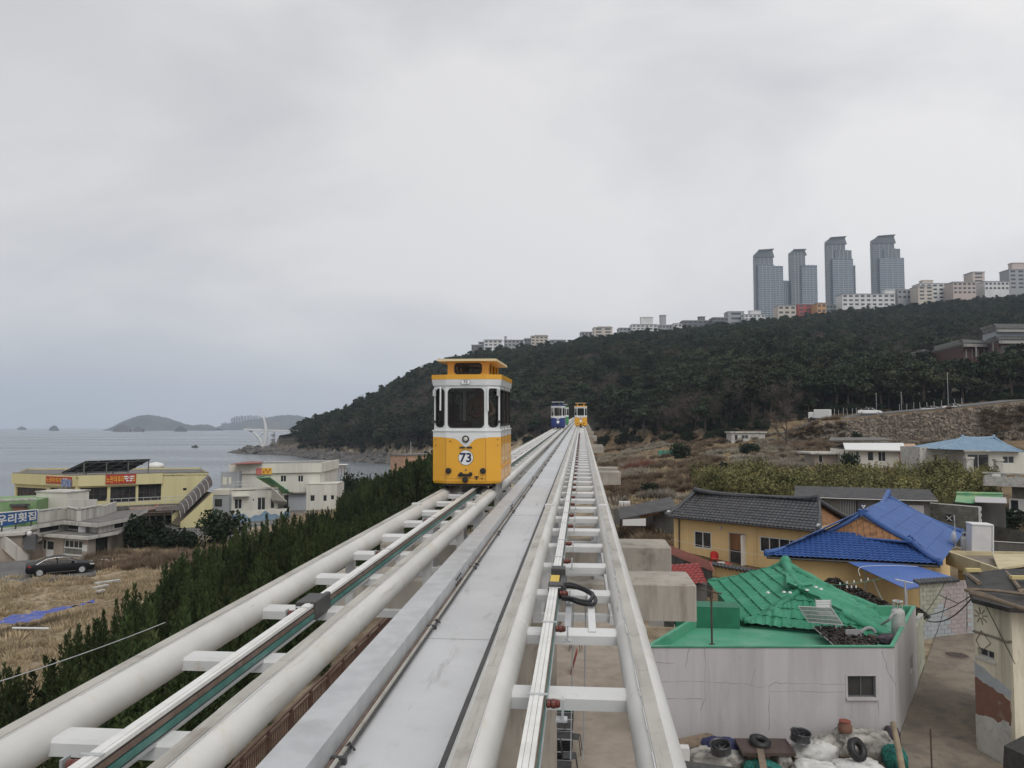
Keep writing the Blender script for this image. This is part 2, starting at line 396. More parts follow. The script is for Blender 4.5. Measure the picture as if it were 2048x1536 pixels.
scr = gr(gn(.30), [(.30,(.055,.050,.028)),(.45,(.14,.095,.055)),(.58,(.21,.155,.09)),(.72,(.12,.12,.055))])
frs = gr(gn(.2), [(.35,(.028,.032,.022)),(.6,(.065,.055,.04))])
rck = gr(gn(.5), [(.35,(.05,.047,.045)),(.55,(.12,.11,.10)),(.7,(.20,.185,.165))])
c = gx(sp.outputs['Green'], dry, scr); c = gx(sp.outputs['Red'], c, frs); c = gx(sp.outputs['Blue'], c, rck)
L.new(c, b.inputs['Base Color'])
bp = N.new('ShaderNodeBump'); bp.inputs['Distance'].default_value = .12; L.new(gn(3.5), bp.inputs['Height']); L.new(bp.outputs[0], b.inputs['Normal'])
me.materials.append(gm); ground = bpy.data.objects.new('ground', me); COL.objects.link(ground); tag(ground, 'dry grass and scrub ground rising to the wooded hill', None, None, 'structure')

# sea
sm = bpy.data.materials.new('sea'); sm.use_nodes = True; t = sm.node_tree; N = t.nodes; L = t.links
b = N['Principled BSDF']; b.inputs['Base Color'].default_value = (.13,.15,.165,1); b.inputs['Roughness'].default_value = .22; b.inputs['IOR'].default_value = 1.33
geo = N.new('ShaderNodeNewGeometry'); mp = N.new('ShaderNodeMapping'); mp.inputs['Scale'].default_value = (.35,1,1); L.new(geo.outputs['Position'], mp.inputs[0])
n = N.new('ShaderNodeTexNoise'); n.inputs['Scale'].default_value = .35; n.inputs['Detail'].default_value = 8; n.inputs['Roughness'].default_value = .62; L.new(mp.outputs[0], n.inputs['Vector'])
n2 = N.new('ShaderNodeTexNoise'); n2.inputs['Scale'].default_value = .012; n2.inputs['Detail'].default_value = 5; L.new(mp.outputs[0], n2.inputs['Vector'])
mr2 = N.new('ShaderNodeMapRange'); mr2.inputs[1].default_value = .4; mr2.inputs[2].default_value = .62; mr2.inputs[3].default_value = .17; mr2.inputs[4].default_value = .30; L.new(n2.outputs['Fac'], mr2.inputs[0]); L.new(mr2.outputs[0], b.inputs['Roughness'])
bp = N.new('ShaderNodeBump'); bp.inputs['Distance'].default_value = .5; L.new(n.outputs['Fac'], bp.inputs['Height']); L.new(bp.outputs[0], b.inputs['Normal'])
mb = MB(); q = 8000
mb.poly((-q,-300,SEA),(q,-300,SEA),(q,q,SEA),(-q,q,SEA)); o = mb.build('sea', sm); tag(o, 'calm grey sea reaching to the horizon', None, None, 'structure')

# far islands
def island(name, label, prof, dep, thick, m):
    """prof: silhouette pixels left to right; the island is a real ridge with depth"""
    mb = MB(); pts = [PD(x, y, dep) for x, y in prof]; n = len(pts); vs = []; rows = [(-1,0),(-.7,.35),(-.4,.72),(-.15,.95),(0,1),(.3,.8),(.7,.35),(1,0)]
    back = V((-sin(YAW),cos(YAW),0))
    for k, s in rows:
        for i, p in enumerate(pts):
            h = max(0, p.z-SEA); wv = NZ.noise((i*.7, k*3, dep*.01))
            vs.append(V((p.x,p.y,0)) + back*(k*thick*(.35+.65*min(1,h/(.02*dep)))) + V((0,0,SEA-1+(h+1)*s*(1+.12*wv*(s<1)))))
    mb.add(vs, [(r*n+i, r*n+i+1, (r+1)*n+i+1, (r+1)*n+i) for r in range(len(rows)-1) for i in range(n-1)])
    o = mb.build(name, m, smooth=True); return tag(o, label, None, None, 'structure')
isl = mat('island', (.055,.06,.05), (.10,.095,.08), scale=.01, rough=.95)
def densify(p, k=4):
    q = []
    for (a,b),(c_,d_) in zip(p,p[1:]):
        for i in range(k): t=i/k; q.append((a+(c_-a)*t, b+(d_-b)*t+random.uniform(-.7,.7)))
    return q+[p[-1]]
island('hills', 'rounded wooded island far out across the sea', densify([(228,857),(236,852),(255,842),(275,833),(292,830),(312,831),(335,836),(352,842),(372,849),(385,851),(400,849),(415,849),(428,855),(436,858)]), 3600, 260, isl)
island('hills', 'long far headland behind the cable-stayed lookout', densify([(420,858),(440,853),(455,847),(470,845),(490,842),(510,838),(530,836),(552,832),(575,830),(595,831),(612,834),(640,840),(680,846),(740,858)]), 4300, 300, isl)
for pr, dd in (([(228,857),(236,852),(246,849),(256,853),(262,858)],2600), ([(268,858),(275,854),(282,855),(287,858)],2600), ([(350,858),(358,852),(366,854),(372,858)],2700), ([(100,856),(107,851),(112,852),(116,856)],3300), ([(36,856),(44,853),(52,856)],4200)):
    island('rock', 'small dark rocky islet', densify(pr,2), dd, 20, isl)
# ------------------------------------------------------------------ elevated guideway
SLOPE = atan(.0182)
YB, YE = -7.0, 262.0
def on_track(x, y, c):                 # track frame -> world
    return V((x, y*cos(SLOPE) + c*sin(SLOPE), CZ + y*sin(SLOPE) - c*cos(SLOPE)))
m_tube = mat('tube_paint', (.64,.63,.595), (.55,.54,.505), scale=.9, rough=.42, dirt=(.52,.45,.32), dscale=2.6, dlo=.58, dhi=.80, bump=.0006, bscale=30)
m_strip = mat('strip_plate', (.45,.43,.385), (.36,.345,.31), scale=1.5, rough=.7, dirt=(.25,.22,.18), dscale=3, bump=.001, bscale=60)
m_beam = mat('beam_paint', (.66,.66,.65), (.57,.57,.555), scale=1.3, rough=.45, dirt=(.42,.33,.2), dscale=2.5, dlo=.66, dhi=.8)
m_galv = mat('galvanised', (.51,.52,.525), (.43,.44,.445), scale=5, rough=.42, metal=.25, dirt=(.32,.32,.31), dscale=1.2, dlo=.58, dhi=.75)
m_deck = mat('deck_plate', (.57,.575,.58), (.50,.505,.51), scale=.8, rough=.45, metal=.1, dirt=(.40,.39,.37), dscale=3.5, dlo=.58, dhi=.8)
m_alu = mat('rail_cap', (.80,.79,.75), (.70,.69,.65), scale=6, rough=.35, metal=.2)
m_teal = mat('rail_insulation', (.05,.165,.14), (.075,.21,.185), scale=8, rough=.4)
m_dark = mat('dark_metal', (.035,.034,.035), (.06,.058,.055), scale=6, rough=.5)
m_brown = mat('rail_brown', (.13,.085,.065), (.19,.14,.11), scale=9, rough=.6)
m_red = mat('insulator_red', (.17,.045,.033), (.11,.035,.028), scale=20, rough=.45)
m_conc = mat('pier_concrete', (.40,.365,.31), (.32,.29,.25), scale=.9, rough=.9, bump=.004, bscale=25, dirt=(.16,.14,.12), dscale=1.2, dlo=.6, dhi=.75)
m_black = mat('black_rubber', (.012,.012,.013), rough=.5)
m_yel = mat('yellow_tape', (.62,.42,.05), rough=.5)
wear(m_tube,(7,.5,7),.60,.72,(.40,.36,.28),.7); wear(m_tube,(26,1.2,26),.66,.72,(.22,.20,.18),.8); wear(m_beam,(6,6,10),.60,.74,(.36,.29,.20),.6); wear(m_deck,(9,1.1,9),.58,.70,(.33,.325,.31),.75); wear(m_deck,(30,30,30),.66,.72,(.2,.19,.18),.8); wear(m_galv,(3,.7,3),.55,.70,(.36,.355,.34),.8); wear(m_strip,(20,.8,20),.56,.7,(.20,.175,.145),.7); wear(m_conc,(5,5,.5),.5,.68,(.20,.17,.14),.7)
# tread relief of the deck plates: bump, plus its shading painted into the colour
t = m_deck.node_tree; N = t.nodes; L = t.links
g_ = N.new('ShaderNodeNewGeometry'); hs = []
for ang in (45, -45):
    mp_ = N.new('ShaderNodeMapping'); mp_.inputs['Rotation'].default_value = (0,0,R(ang)); mp_.inputs['Scale'].default_value = (22,22,22); L.new(g_.outputs['Position'], mp_.inputs[0])
    ck = N.new('ShaderNodeTexChecker'); ck.inputs['Scale'].default_value = 1; ck.inputs[1].default_value = (1,1,1,1); ck.inputs[2].default_value = (0,0,0,1); L.new(mp_.outputs[0], ck.inputs[0]); hs.append(ck.outputs['Fac'])
mm = N.new('ShaderNodeMath'); mm.operation = 'MULTIPLY'; L.new(hs[0], mm.inputs[0]); L.new(hs[1], mm.inputs[1])
pb_ = N['Principled BSDF']; sc_ = pb_.inputs['Base Color'].links[0].from_socket; xk = N.new('ShaderNodeMixRGB'); xk.blend_type = 'MULTIPLY'; xm = N.new('ShaderNodeMath'); xm.operation = 'MULTIPLY'; xm.inputs[1].default_value = .22; L.new(mm.outputs[0], xm.inputs[0]); L.new(xm.outputs[0], xk.inputs[0]); L.new(sc_, xk.inputs[1]); xk.inputs[2].default_value = (.3,.3,.3,1); L.new(xk.outputs[0], pb_.inputs['Base Color'])
bp = N.new('ShaderNodeBump'); bp.inputs['Distance'].default_value = .005; bp.inputs['Strength'].default_value = .8; L.new(mm.outputs[0], bp.inputs['Height']); L.new(bp.outputs[0], N['Principled BSDF'].inputs['Normal'])

RT = .1146
def guideway(xl, xr, side, label, phase, step):
    """xl, xr tube centres; side +1 puts the power rail's insulators on its right"""
    g = thing('guideway', label, 'guideway', (0,0,CZ), rot=(SLOPE,0,0))
    for x in (xl, xr):
        mb = MB(); prof = []
        ys = [YB]
        while ys[-1] < YE: ys.append(min(YE, ys[-1]+11.7))
        n = 28
        for a, b_ in zip(ys, ys[1:]): mb.tube([(x,a,-1.65),(x,b_-.0,-1.65)], RT, n, caps=False)
        for yj in ys[1:-1]: mb.tube([(x,yj+1.2-.012,-1.65),(x,yj+1.2-.004,-1.65),(x,yj+1.2+.004,-1.65),(x,yj+1.2+.012,-1.65)], [RT,RT+.004,RT+.004,RT], n, caps=False)
        o = mb.build('rail_tube', m_tube, g, world=False); smooth_angle(o)
        xs = x + (-.008 if x == xr else -.02)
        mb = MB(); yy = YB; k = 0
        while yy < YE:
            yl = min(YE, yy+2.925); mb.box(xs-.036, xs+.036, yy, yl-.006, -1.65+RT-.02, -1.65+RT+.010); yy += 2.925
        mb.build('running_plate', m_strip, g, world=False)
        mb = MB(); yy = YB
        while yy < YE:                        # ragged fillet welds along both edges of the plate
            yl = min(YE, yy+random.uniform(.08,.3))
            for s in (-1,1):
                a = .036 + random.uniform(.003,.009); mb.box(xs+s*.0365-(a-.036 if s<0 else 0), xs+s*.0365+(a-.036 if s>0 else 0), yy, yl, -1.65+RT-.02, -1.65+RT+.004)
            yy = yl if yy < 40 else YE
        mb.build('weld', m_beam, g, world=False)
        for yj in (12.9, 36.3, 59.7):
            mb = MB(); mb.box(xs-.07, xs+.07, yj-.06, yj+.06, -1.65+RT-.03, -1.65+RT+.022); mb.build('joint_cover', m_beam, g, world=False)
    # cross beams: one mesh, one object per beam
    mb = MB(); a, b_ = xl+RT*.6, xr-RT*.6
    mb.add([(a,-.085,-.04),(b_,-.085,-.04),(b_,-.07,-.022),(a,-.07,-.022),(a,.085,-.04),(b_,.085,-.04),(b_,.07,-.022),(a,.07,-.022),(a,-.085,-.105),(b_,-.085,-.105),(b_,.085,-.105),(a,.085,-.105)],
           [(2,3,7,6),(0,3,2,1)[::-1] if False else (0,1,2,3),(6,7,4,5),(8,9,1,0),(5,4,11,10),(9,8,11,10),(0,3,7,4,11,8),(1,9,10,5,6,2)])
    first = mb.build('crossbeam', m_beam, g, world=False); first.location = (0, phase, -1.6)
    y = phase - step*9; beams = []
    while y < 180:
        if abs(y-phase) > .01 and y > YB:
            c_ = first.copy(); COL.objects.link(c_); c_.location = (0, y, -1.6)
        beams.append(y); y += step
    mb = MB()
    while y < YE: mb.box(a, b_, y-.085, y+.085, -1.705, -1.622); y += step
    mb.build('crossbeam_row', m_beam, g, world=False, kind='stuff')
    # power rail
    xm = (xl+xr)/2; xc = xm + (-.165 if side > 0 else .150)
    pr = MB(); pr.mi = 0
    L_ = [(YB, 6.02 if side < 0 else 6.72), (6.32 if side < 0 else 7.55, 16.9), (16.93, 27.1), (27.13, 48), (48.03, YE)]
    for a0, a1 in L_:
        for k, (x0,x1,z0,z1) in enumerate(((-.036,-.016,-.022,0),(-.014,.012,-.022,.002),(.014,.036,-.022,0))): pr.box(xc+x0, xc+x1, a0, a1, -1.5+z0, -1.5+z1)
    o = pr.build('power_rail', m_alu, g, world=False)
    for nm, mt, x0, x1, z0, z1 in (('groove', m_dark, -.03,.03,-.036,-.023), ('brown_strip', m_brown, -.034,.04,-.062,-.037), ('groove', m_dark, -.03,.034,-.072,-.063),
                                   ('insulating_strip', m_teal, -.034,.044,-.108,-.073), ('groove', m_dark, -.03,.036,-.12,-.109), ('bottom_strip', m_galv, -.034,.05,-.135,-.121)):
        mb = MB()
        for a0, a1 in L_: mb.box(xc+x0, xc+x1, a0, a1, -1.5+z0, -1.5+z1)
        mb.build(nm, mt, o, world=False)
    # insulators with brackets, two per carrier plate
    def insulator(y):
        s = side; mb = MB(); xa = xc + s*(.05 if s > 0 else .045)
        mb.lathe((xa + (0 if s > 0 else -.075), y, -1.545), [(.015,0),(.023,.004),(.023,.02),(.019,.024),(.025,.03),(.025,.05),(.019,.054),(.023,.06),(.015,.075)], 14, 'x')
        io = mb.build('insulator', m_red, g, world=False)
        mb = MB(); xb = xa + s*.082; mb.box(min(xb,xb+s*.012), max(xb,xb+s*.012), y-.03, y+.03, -1.62, -1.515); mb.box(xc-.045 if s>0 else xc-.06, xc+.06 if s>0 else xc+.045, y-.012, y+.012, -1.499, -1.494)
        mb.box(xb-.03, xb+.03, y-.03, y+.03, -1.632, -1.62)
        mb.build('bracket', m_galv, io, world=False)
    for k, yb in enumerate(beams):
        if yb < 1 or yb > 60: continue
        if side > 0: insulator(yb-.42 if k % 2 else yb-.25)
        elif k % 2: insulator(yb-.5)
    return g, beams, xc
gr_, bm_r, xc_r = guideway(-.52, .36, 1, 'right white tubular guideway track running straight ahead under the viewer', 7.12, 1.262)
gl_, bm_l, xc_l = guideway(-2.755, -1.83, -1, 'left white tubular guideway track carrying the near yellow capsule', 6.36, 1.29)
# joint boxes, cable loop and tie bars of the right track
def gpart(name, m, fn, parent=gr_):
    mb = MB(); fn(mb); return mb.build(name, m, parent, world=False)
jb = gpart('joint_box', m_dark, lambda mb: (mb.bevbox(xc_r-.05, xc_r+.085, 6.72, 6.86, -1.60, -1.478, .008)))
jb = gpart('joint_box', m_dark, lambda mb: (mb.bevbox(xc_r-.05, xc_r+.085, 7.42, 7.56, -1.60, -1.478, .008)))
gpart('warning_plate', m_yel, lambda mb: mb.box(xc_r-.045, xc_r+.035, 6.95, 7.3, -1.53, -1.515))
gpart('joint_box', m_dark, lambda mb: mb.bevbox(xc_r+.04, xc_r+.1, 6.9, 7.4, -1.62, -1.53, .008))
def loop(dz, k):
    return [(xc_r+.06, 6.95, -1.54+dz),(xc_r+.15,6.9+.02*k,-1.53+dz),(xc_r+.25,6.83,-1.54+dz),(xc_r+.33,6.72,-1.56+dz),(xc_r+.355-k*.02,6.6,-1.57+dz),(xc_r+.33-k*.02,6.48+.03*k,-1.58+dz),(xc_r+.24,6.5+.02*k,-1.58+dz),(xc_r+.15,6.6,-1.575+dz),(xc_r+.07,6.62,-1.57+dz)]
def smooth_path(p, n=5):
    p = [V(q) for q in p]; out_ = []
    for i in range(len(p)-1):
        a, b_, c_, d_ = p[max(i-1,0)], p[i], p[i+1], p[min(i+2,len(p)-1)]
        for k in range(n):
            t = k/n; out_.append(.5*((2*b_)+(c_-a)*t+(2*a-5*b_+4*c_-d_)*t*t+(3*b_-a-3*c_+d_)*t**3))
    return out_+[p[-1]]
gpart('cable_loop', m_black, lambda mb: (mb.tube(smooth_path(loop(0,0)), .017, 8), mb.tube(smooth_path(loop(.012,1.6)), .017, 8)))
for x in (.05, .085-.14): gpart('hanger_rod', m_galv, lambda mb: mb.tube([(x-.02,6.63,-1.55),(x-.05,6.6,-2.9)], .006, 6))
y0_ = min(bm_r, key=lambda q: abs(q-7.12)); y1_ = min(bm_r, key=lambda q: abs(q-5.86))
gpart('tie_bar', m_beam, lambda mb: mb.box(.045,.1,y1_-.05,y0_+.05,-1.62,-1.612))
gpart('tie_bar', m_galv, lambda mb: mb.box(-.14,-.09,y1_+.1,y0_-.1,-1.74,-1.64))
gpart('joint_box', m_dark, lambda mb: (mb.bevbox(xc_l-.12, xc_l+.02, 6.0, 6.32, -1.60, -1.492, .008), mb.bevbox(xc_l+.005, xc_l+.05, 5.98, 6.36, -1.63, -1.486, .006)), gl_)
# lower steelwork between the piers
for xx, gg in (((-.52,.36), gr_), ((-2.755,-1.83), gl_)):
    for x in xx: gpart('lower_chord', m_beam, lambda mb: mb.box(x-.05, x+.05, 9.0, YE, -2.42, -2.32), gg)
    def posts(mb):
        y = 9.1
        while y < 90: 
            for x in xx: mb.box(x-.045, x+.045, y-.06, y+.06, -2.32, -1.70)
            mb.box(xx[0]+.05, xx[1]-.05, y-.05, y+.05, -2.41, -2.33); y += 2.52
    gpart('lower_frame', m_beam, posts, gg)

# maintenance walkway between the tracks
wk = thing('maintenance_walkway', 'grey tread plate walkway with cable duct between the two tracks', 'walkway', (0,0,CZ), rot=(SLOPE,0,0))
mb = MB(); mb.box(-1.238,-.71,.006,3.594,-.012,0); p0 = mb.build('deck_plate', m_deck, wk, world=False); p0.location = (0,2.36-7.2,-1.74)
for k in range(-1, 66):
    if k == -2: continue
    c_ = p0.copy(); COL.objects.link(c_); c_.location = (0, 2.36+3.6*k + (0 if k >= 0 else 0), -1.74 + random.uniform(-.002,.002))
mb = MB(); mb.box(-1.475,-1.25,.004,5.996,-.30,0); d0 = mb.build('cable_duct', m_galv, wk, world=False); d0.location = (0,-4.2,-1.6)
for k in range(1, 44):
    c_ = d0.copy(); COL.objects.link(c_); c_.location = (0,-4.2+6*k,-1.6+random.uniform(-.003,.003))
mb = MB()
for k in range(16):
    yy = 1.8+6*k
    for dy in (-.14,-.05,.05,.14):
        for dz in (-.05,-.10): mb.lathe((-1.25, yy+dy, -1.6+dz), [(.012,0),(.012,.012)], 6, 'x')
mb.build('bolt', m_dark, wk, world=False, kind='stuff')
for x, r_, m_ in ((-1.235,.010,m_brown),(-1.215,.012,m_strip),(-1.19,.009,m_dark)):
    mb = MB(); pth = [(x+.004*NZ.noise((x*40,i*.7,0)), YB+i*1.5, -1.728+r_) for i in range(int((YE-YB)/1.5))]; mb.tube(pth, r_, 6); mb.build('cable', m_, wk, world=False)
for k in range(34):
    mb = MB(); yy = 1.4+2.4*k; mb.box(-1.25,-1.17,yy,yy+.03,-1.74,-1.705); mb.tube([(-1.23,yy+.1,-1.725),(-1.20,yy+.17,-1.70),(-1.16,yy+.12,-1.715)], .008, 5); mb.build('cable_clip', m_dark, wk, world=False)
mb = MB(); mb.box(-.706,-.688,YB,YE,-1.755,-1.735); mb.build('edge_strip', m_dark, wk, world=False)
mb = MB(); pth = [(-.676+.004*NZ.noise((9,i*.7,0)), YB+i*1.5, -1.725) for i in range(int((YE-YB)/1.5))]; mb.tube(pth, .011, 6); mb.build('cable', m_dark, wk, world=False)
mb = MB(); mb.box(-1.2,-.75,YB,YE,-1.95,-1.76); mb.build('support_girder', m_galv, wk, world=False)

# concrete piers
caps = [13.4, 17.06, 38.3, 41.2, 67.8, 71, 97.5, 100.6, 124.6, 151, 178, 205, 232]
for k, yc in enumerate(caps):
    p = on_track(-1.2, yc, 2.9); xe = 1.92 if k < 2 else 1.9
    lb = ['concrete pier with the broadest crosshead, nearest the green tiled roof', 'concrete pier whose crosshead ends beside the small red roof', 'first of the paired piers above the dry scrub', 'second of the paired piers above the dry scrub'][k] if k < 4 else f"{'fifth sixth seventh eighth ninth tenth eleventh twelfth thirteenth'.split()[k-4]} concrete pier from the viewer, under the far track"
    pr = thing('concrete_pier', lb, 'pier', p, group='concrete piers carrying the track' if k >= 4 else 'concrete piers carrying the track')
    mb = MB(); z = p.z; mb.bevbox(-4.5, xe, p.y, p.y+1.2, z-.62, z, .03); mb.build('crosshead', m_conc, pr)
    gz = ground_z(-1.2, p.y)
    mb = MB(); mb.lathe((-1.2, p.y+.6, 0), [(.62,gz-.8),(.62,z-1.2),(.95,z-.63)], 28); smooth_angle(mb.build('column', m_conc, pr))
    for x in (-2.755,-1.83,-.52,.36):
        mb = MB(); mb.box(x-.16,x+.16,p.y+.25,p.y+.95,z+.002,z+.08); mb.box(x-.10,x+.10,p.y+.35,p.y+.85,z+.08,z+1.08); mb.build('bearing', m_galv, pr)

# ------------------------------------------------------------------ capsules
m_white = mat('capsule_white', (.72,.73,.72), (.67,.68,.67), scale=2, rough=.32, coat=.3, dirt=(.5,.48,.44), dscale=3, dlo=.66, dhi=.82)
m_glass = mat('capsule_glass', (.018,.018,.02), rough=.06, spec=.5)
t = m_glass.node_tree; tr_ = t.nodes.new('ShaderNodeBsdfTransparent'); tr_.inputs[0].default_value = (.85,.83,.80,1); mx_ = t.nodes.new('ShaderNodeMixShader'); mx_.inputs[0].default_value = .30
t.links.new(t.nodes['Principled BSDF'].outputs[0], mx_.inputs[2]); t.links.new(tr_.outputs[0], mx_.inputs[1]); t.links.new(mx_.outputs[0], t.nodes['Material Output'].inputs[0])
m_inside = mat('capsule_inside', (.05,.045,.04), (.10,.075,.055), scale=3, rough=.8)
m_navy = mat('number_ink', (.012,.018,.06), rough=.5)
m_trim = mat('seal_black', (.015,.015,.015), rough=.6)
m_lens = mat('lamp_lens', (.55,.53,.48), rough=.12)
m_disc = mat('disc_white', (.76,.76,.76), rough=.4)
m_cap = mat('roof_cream', (.74,.60,.36), rough=.45)
CW, CL = 1.37, 2.5
def rrect(x0, x1, z0, z1, r, n=5):
    P = []
    for cx_, cz_, a0 in ((x1-r,z1-r,0),(x0+r,z1-r,90),(x0+r,z0+r,180),(x1-r,z0+r,270)):
        for k in range(n+1): a = R(a0+90*k/n); P.append((cx_+r*cos(a), cz_+r*sin(a)))
    return P
def tram(x, y, paint, label, number=None, near=False):
    p = on_track(x, y, 1.40); g = thing('capsule_car', label, 'rail car', p, rot=(SLOPE,0,0), group='capsule cars on the elevated track')
    hw, hl = CW/2, CL/2; pw = .40                       # plan: flat front panel, side panels swept back
    def plan(k=0, dx=0.0, ch=.13): return [(-hw-dx,ch-k),( -pw,-k*1.0),(pw,-k),(hw+dx,ch-k),(hw+dx,CL-ch+k),(pw,CL+k),(-pw,CL+k),(-hw-dx,CL-ch+k)]
    P = lambda name, m, fn, par=g, **kw: (lambda mb: (fn(mb), mb.build(name, m, par, world=False, **kw))[1])(MB())
    def ring(mb, pl0, z0, pl1, z1):
        n = len(pl0); mb.add([(a,b_,z0) for a,b_ in pl0]+[(a,b_,z1) for a,b_ in pl1], [(i,(i+1)%n,n+(i+1)%n,n+i) for i in range(n)])
    # lower body
    def low(mb):
        ring(mb, plan(-.02,-.015), 0, plan(), .05); ring(mb, plan(), .05, plan(), .92); mb.add([(a,b_,0) for a,b_ in plan(-.02,-.015)], [tuple(range(7,-1,-1))])
    P('lower_body', paint, low)
    P('belt', m_white, lambda mb: (ring(mb, plan(), .92, plan(), 1.04), ring(mb, plan(.018,.012), 1.035, plan(.018,.012), 1.06), mb.add([(a,b_,1.06) for a,b_ in plan(.018,.012)], [tuple(range(8))]), mb.add([(a,b_,1.035) for a,b_ in plan(.018,.012)], [tuple(range(7,-1,-1))])))
    # upper walls with window openings: faces of the plan
    up = plan(-.01,-.02); edges = [(up[i], up[(i+1)%8]) for i in range(8)]
    HO = {}
    for i, (a,b_) in enumerate(edges):
        ln = hypot(b_[0]-a[0], b_[1]-a[1])
        if i in (1,5): HO[i] = [(.045, ln-.045, 1.115, 1.885)]
        elif i in (0,2,4,6): HO[i] = [(.055, ln-.045, 1.125, 1.88)]
        else: HO[i] = [(.06, .06+(ln-.24)*.30, 1.14, 1.87), (.11+(ln-.24)*.30, .11+(ln-.24)*.68, 1.14, 1.87), (.16+(ln-.24)*.68, ln-.06, 1.14, 1.87)]
    def walls(mb):
        for i, (a,b_) in enumerate(edges): mb.wall(a, b_, 1.05, 1.96, [(h[0]+.0,h[1],h[2],h[3]) for h in HO[i]], d=.05)
    P('upper_wall', m_white, walls)
    for i, (a,b_) in enumerate(edges):
        for h in HO[i]:
            A = V((a[0],a[1],0)); B = V((b_[0],b_[1],0)); e = (B-A).normalized(); nn = V((e.y,-e.x,0))
            rr = .075 if i in (0,1,2,4,5,6) else .03
            def frame(mb):
                o_ = rrect(h[0]-.012,h[1]+.012,h[2]-.012,h[3]+.012,rr+.012); q = rrect(h[0]+.012,h[1]-.012,h[2]+.012,h[3]-.012,rr); n = len(q)
                vs = [A+e*u+nn*.008+V((0,0,z)) for u,z in o_]+[A+e*u+nn*.008+V((0,0,z)) for u,z in q]+[A+e*u-nn*.05+V((0,0,z)) for u,z in q]
                mb.add(vs, [(k,(k+1)%n,n+(k+1)%n,n+k) for k in range(n)]+[(n+k,n+(k+1)%n,2*n+(k+1)%n,2*n+k) for k in range(n)])
                # white corner fillers so the opening reads round
                sq = [(h[1]+.001,h[3]+.001),(h[0]-.001,h[3]+.001),(h[0]-.001,h[2]-.001),(h[1]+.001,h[2]-.001)]
            wo = P('window', m_trim, frame)
            def fill(mb):
                o_ = rrect(h[0]-.004,h[1]+.004,h[2]-.004,h[3]+.004,rr+.004); sq = [(h[1]+.006,h[3]+.006),(h[0]-.006,h[3]+.006),(h[0]-.006,h[2]-.006),(h[1]+.006,h[2]-.006)]; m_ = len(o_)//4
                for c_ in range(4):
                    arc = o_[c_*m_:(c_+1)*m_]; mb.add([A+e*u+nn*.004+V((0,0,z)) for u,z in [sq[c_]]+arc], [tuple(range(len(arc)+1))])
            P('corner', m_white, fill, wo)
            def pane(mb): mb.add([A+e*u-nn*.03+V((0,0,z)) for u,z in rrect(h[0],h[1],h[2],h[3],.03)], [tuple(range(24))])
            P('pane', m_glass, pane, wo)
    # cornice and roof
    P('cornice', m_white, lambda mb: (ring(mb, plan(.02,.0), 1.95, plan(.04,.02), 2.07), mb.add([(a,b_,1.95) for a,b_ in plan(.02,0)], [tuple(range(7,-1,-1))])))
    P('roof_band', paint, lambda mb: (ring(mb, plan(.042,.022), 2.07, plan(.045,.025), 2.165), mb.add([(a,b_,2.165) for a,b_ in plan(.045,.025)], [tuple(range(8))])))
    # clerestory
    cx0, cy0, cy1 = .42, .30, CL-.30
    def cl(mb):
        for a,b_,hs_ in (((-cx0,cy0),(cx0,cy0),[(.16,.68,2.20,2.40)]),((cx0,cy0),(cx0,cy1),[(.18,.62,2.21,2.41),(.74,1.18,2.21,2.41),(1.3,1.74,2.21,2.41)]),((cx0,cy1),(-cx0,cy1),[(.16,.68,2.20,2.40)]),((-cx0,cy1),(-cx0,cy0),[(.16,.6,2.21,2.41),(.72,1.16,2.21,2.41),(1.28,1.72,2.21,2.41)])):
            mb.wall(a,b_,2.16,2.44,hs_,d=.03)
    co_ = P('clerestory', paint, cl)
    def cpane(mb): mb.box(-cx0+.035,cx0-.035,cy0+.025,cy1-.025,2.17,2.43)
    P('pane', m_glass, cpane, co_)
    def cfr(mb):
        o_ = rrect(-.285,.285,2.185,2.415,.07); q = rrect(-.25,.25,2.215,2.385,.05); n = len(q); yy = cy0-.006
        mb.add([(a,yy,z) for a,z in o_]+[(a,yy,z) for a,z in q]+[(a,yy+.03,z) for a,z in o_], [(k,n+k,n+(k+1)%n,(k+1)%n) for k in range(n)]+[(k,(k+1)%n,2*n+(k+1)%n,2*n+k) for k in range(n)])
    P('window_seal', m_trim, cfr, co_)
    def crf(mb): mb.prism([(-.58,.06),(.58,.06),(.60,.12),(.60,CL-.12),(.58,CL-.06),(-.58,CL-.06),(-.60,CL-.12),(-.60,.12)], 2.44, 2.485)
    P('top_roof', m_cap if paint is m_or else m_white, crf)
    P('aerial', m_dark, lambda mb: mb.tube([(.22,.25,2.48),(.22,.25,2.72)], .006, 5))
    # white bib dipping to the headlamp
    def bib(mb):
        xs = [-.46+.92*k/24 for k in range(25)]; dz = lambda q: .16*math.exp(-(q/.13)**2) + .03*math.exp(-(q/.3)**2)
        yv = lambda q: -.003 if abs(q) <= pw else -.003 + (abs(q)-pw)*.13/(hw-pw)
        vs = [(q,yv(q),.925) for q in xs]+[(q,yv(q),.915-dz(q)) for q in xs]
        mb.add(vs, [(k,25+k,26+k,k+1) for k in range(24)])
    P('bib', m_white, bib)
    lo = P('headlamp', m_trim, lambda mb: mb.lathe((0,-.002,.885), [(.066,0),(.07,-.03),(.055,-.045),(.04,-.035)], 24, 'y'))
    P('lens', m_lens, lambda mb: mb.lathe((0,-.02,.885), [(.042,0),(.042,-.02),(.02,-.03)], 20, 'y'), lo)
    no = P('number_disc', m_trim, lambda mb: mb.lathe((0,-.001,.515), [(.152,0),(.152,-.006)], 40, 'y'))
    P('disc_face', m_disc, lambda mb: mb.lathe((0,-.006,.515), [(.144,0),(.144,-.003)], 40, 'y'), no)
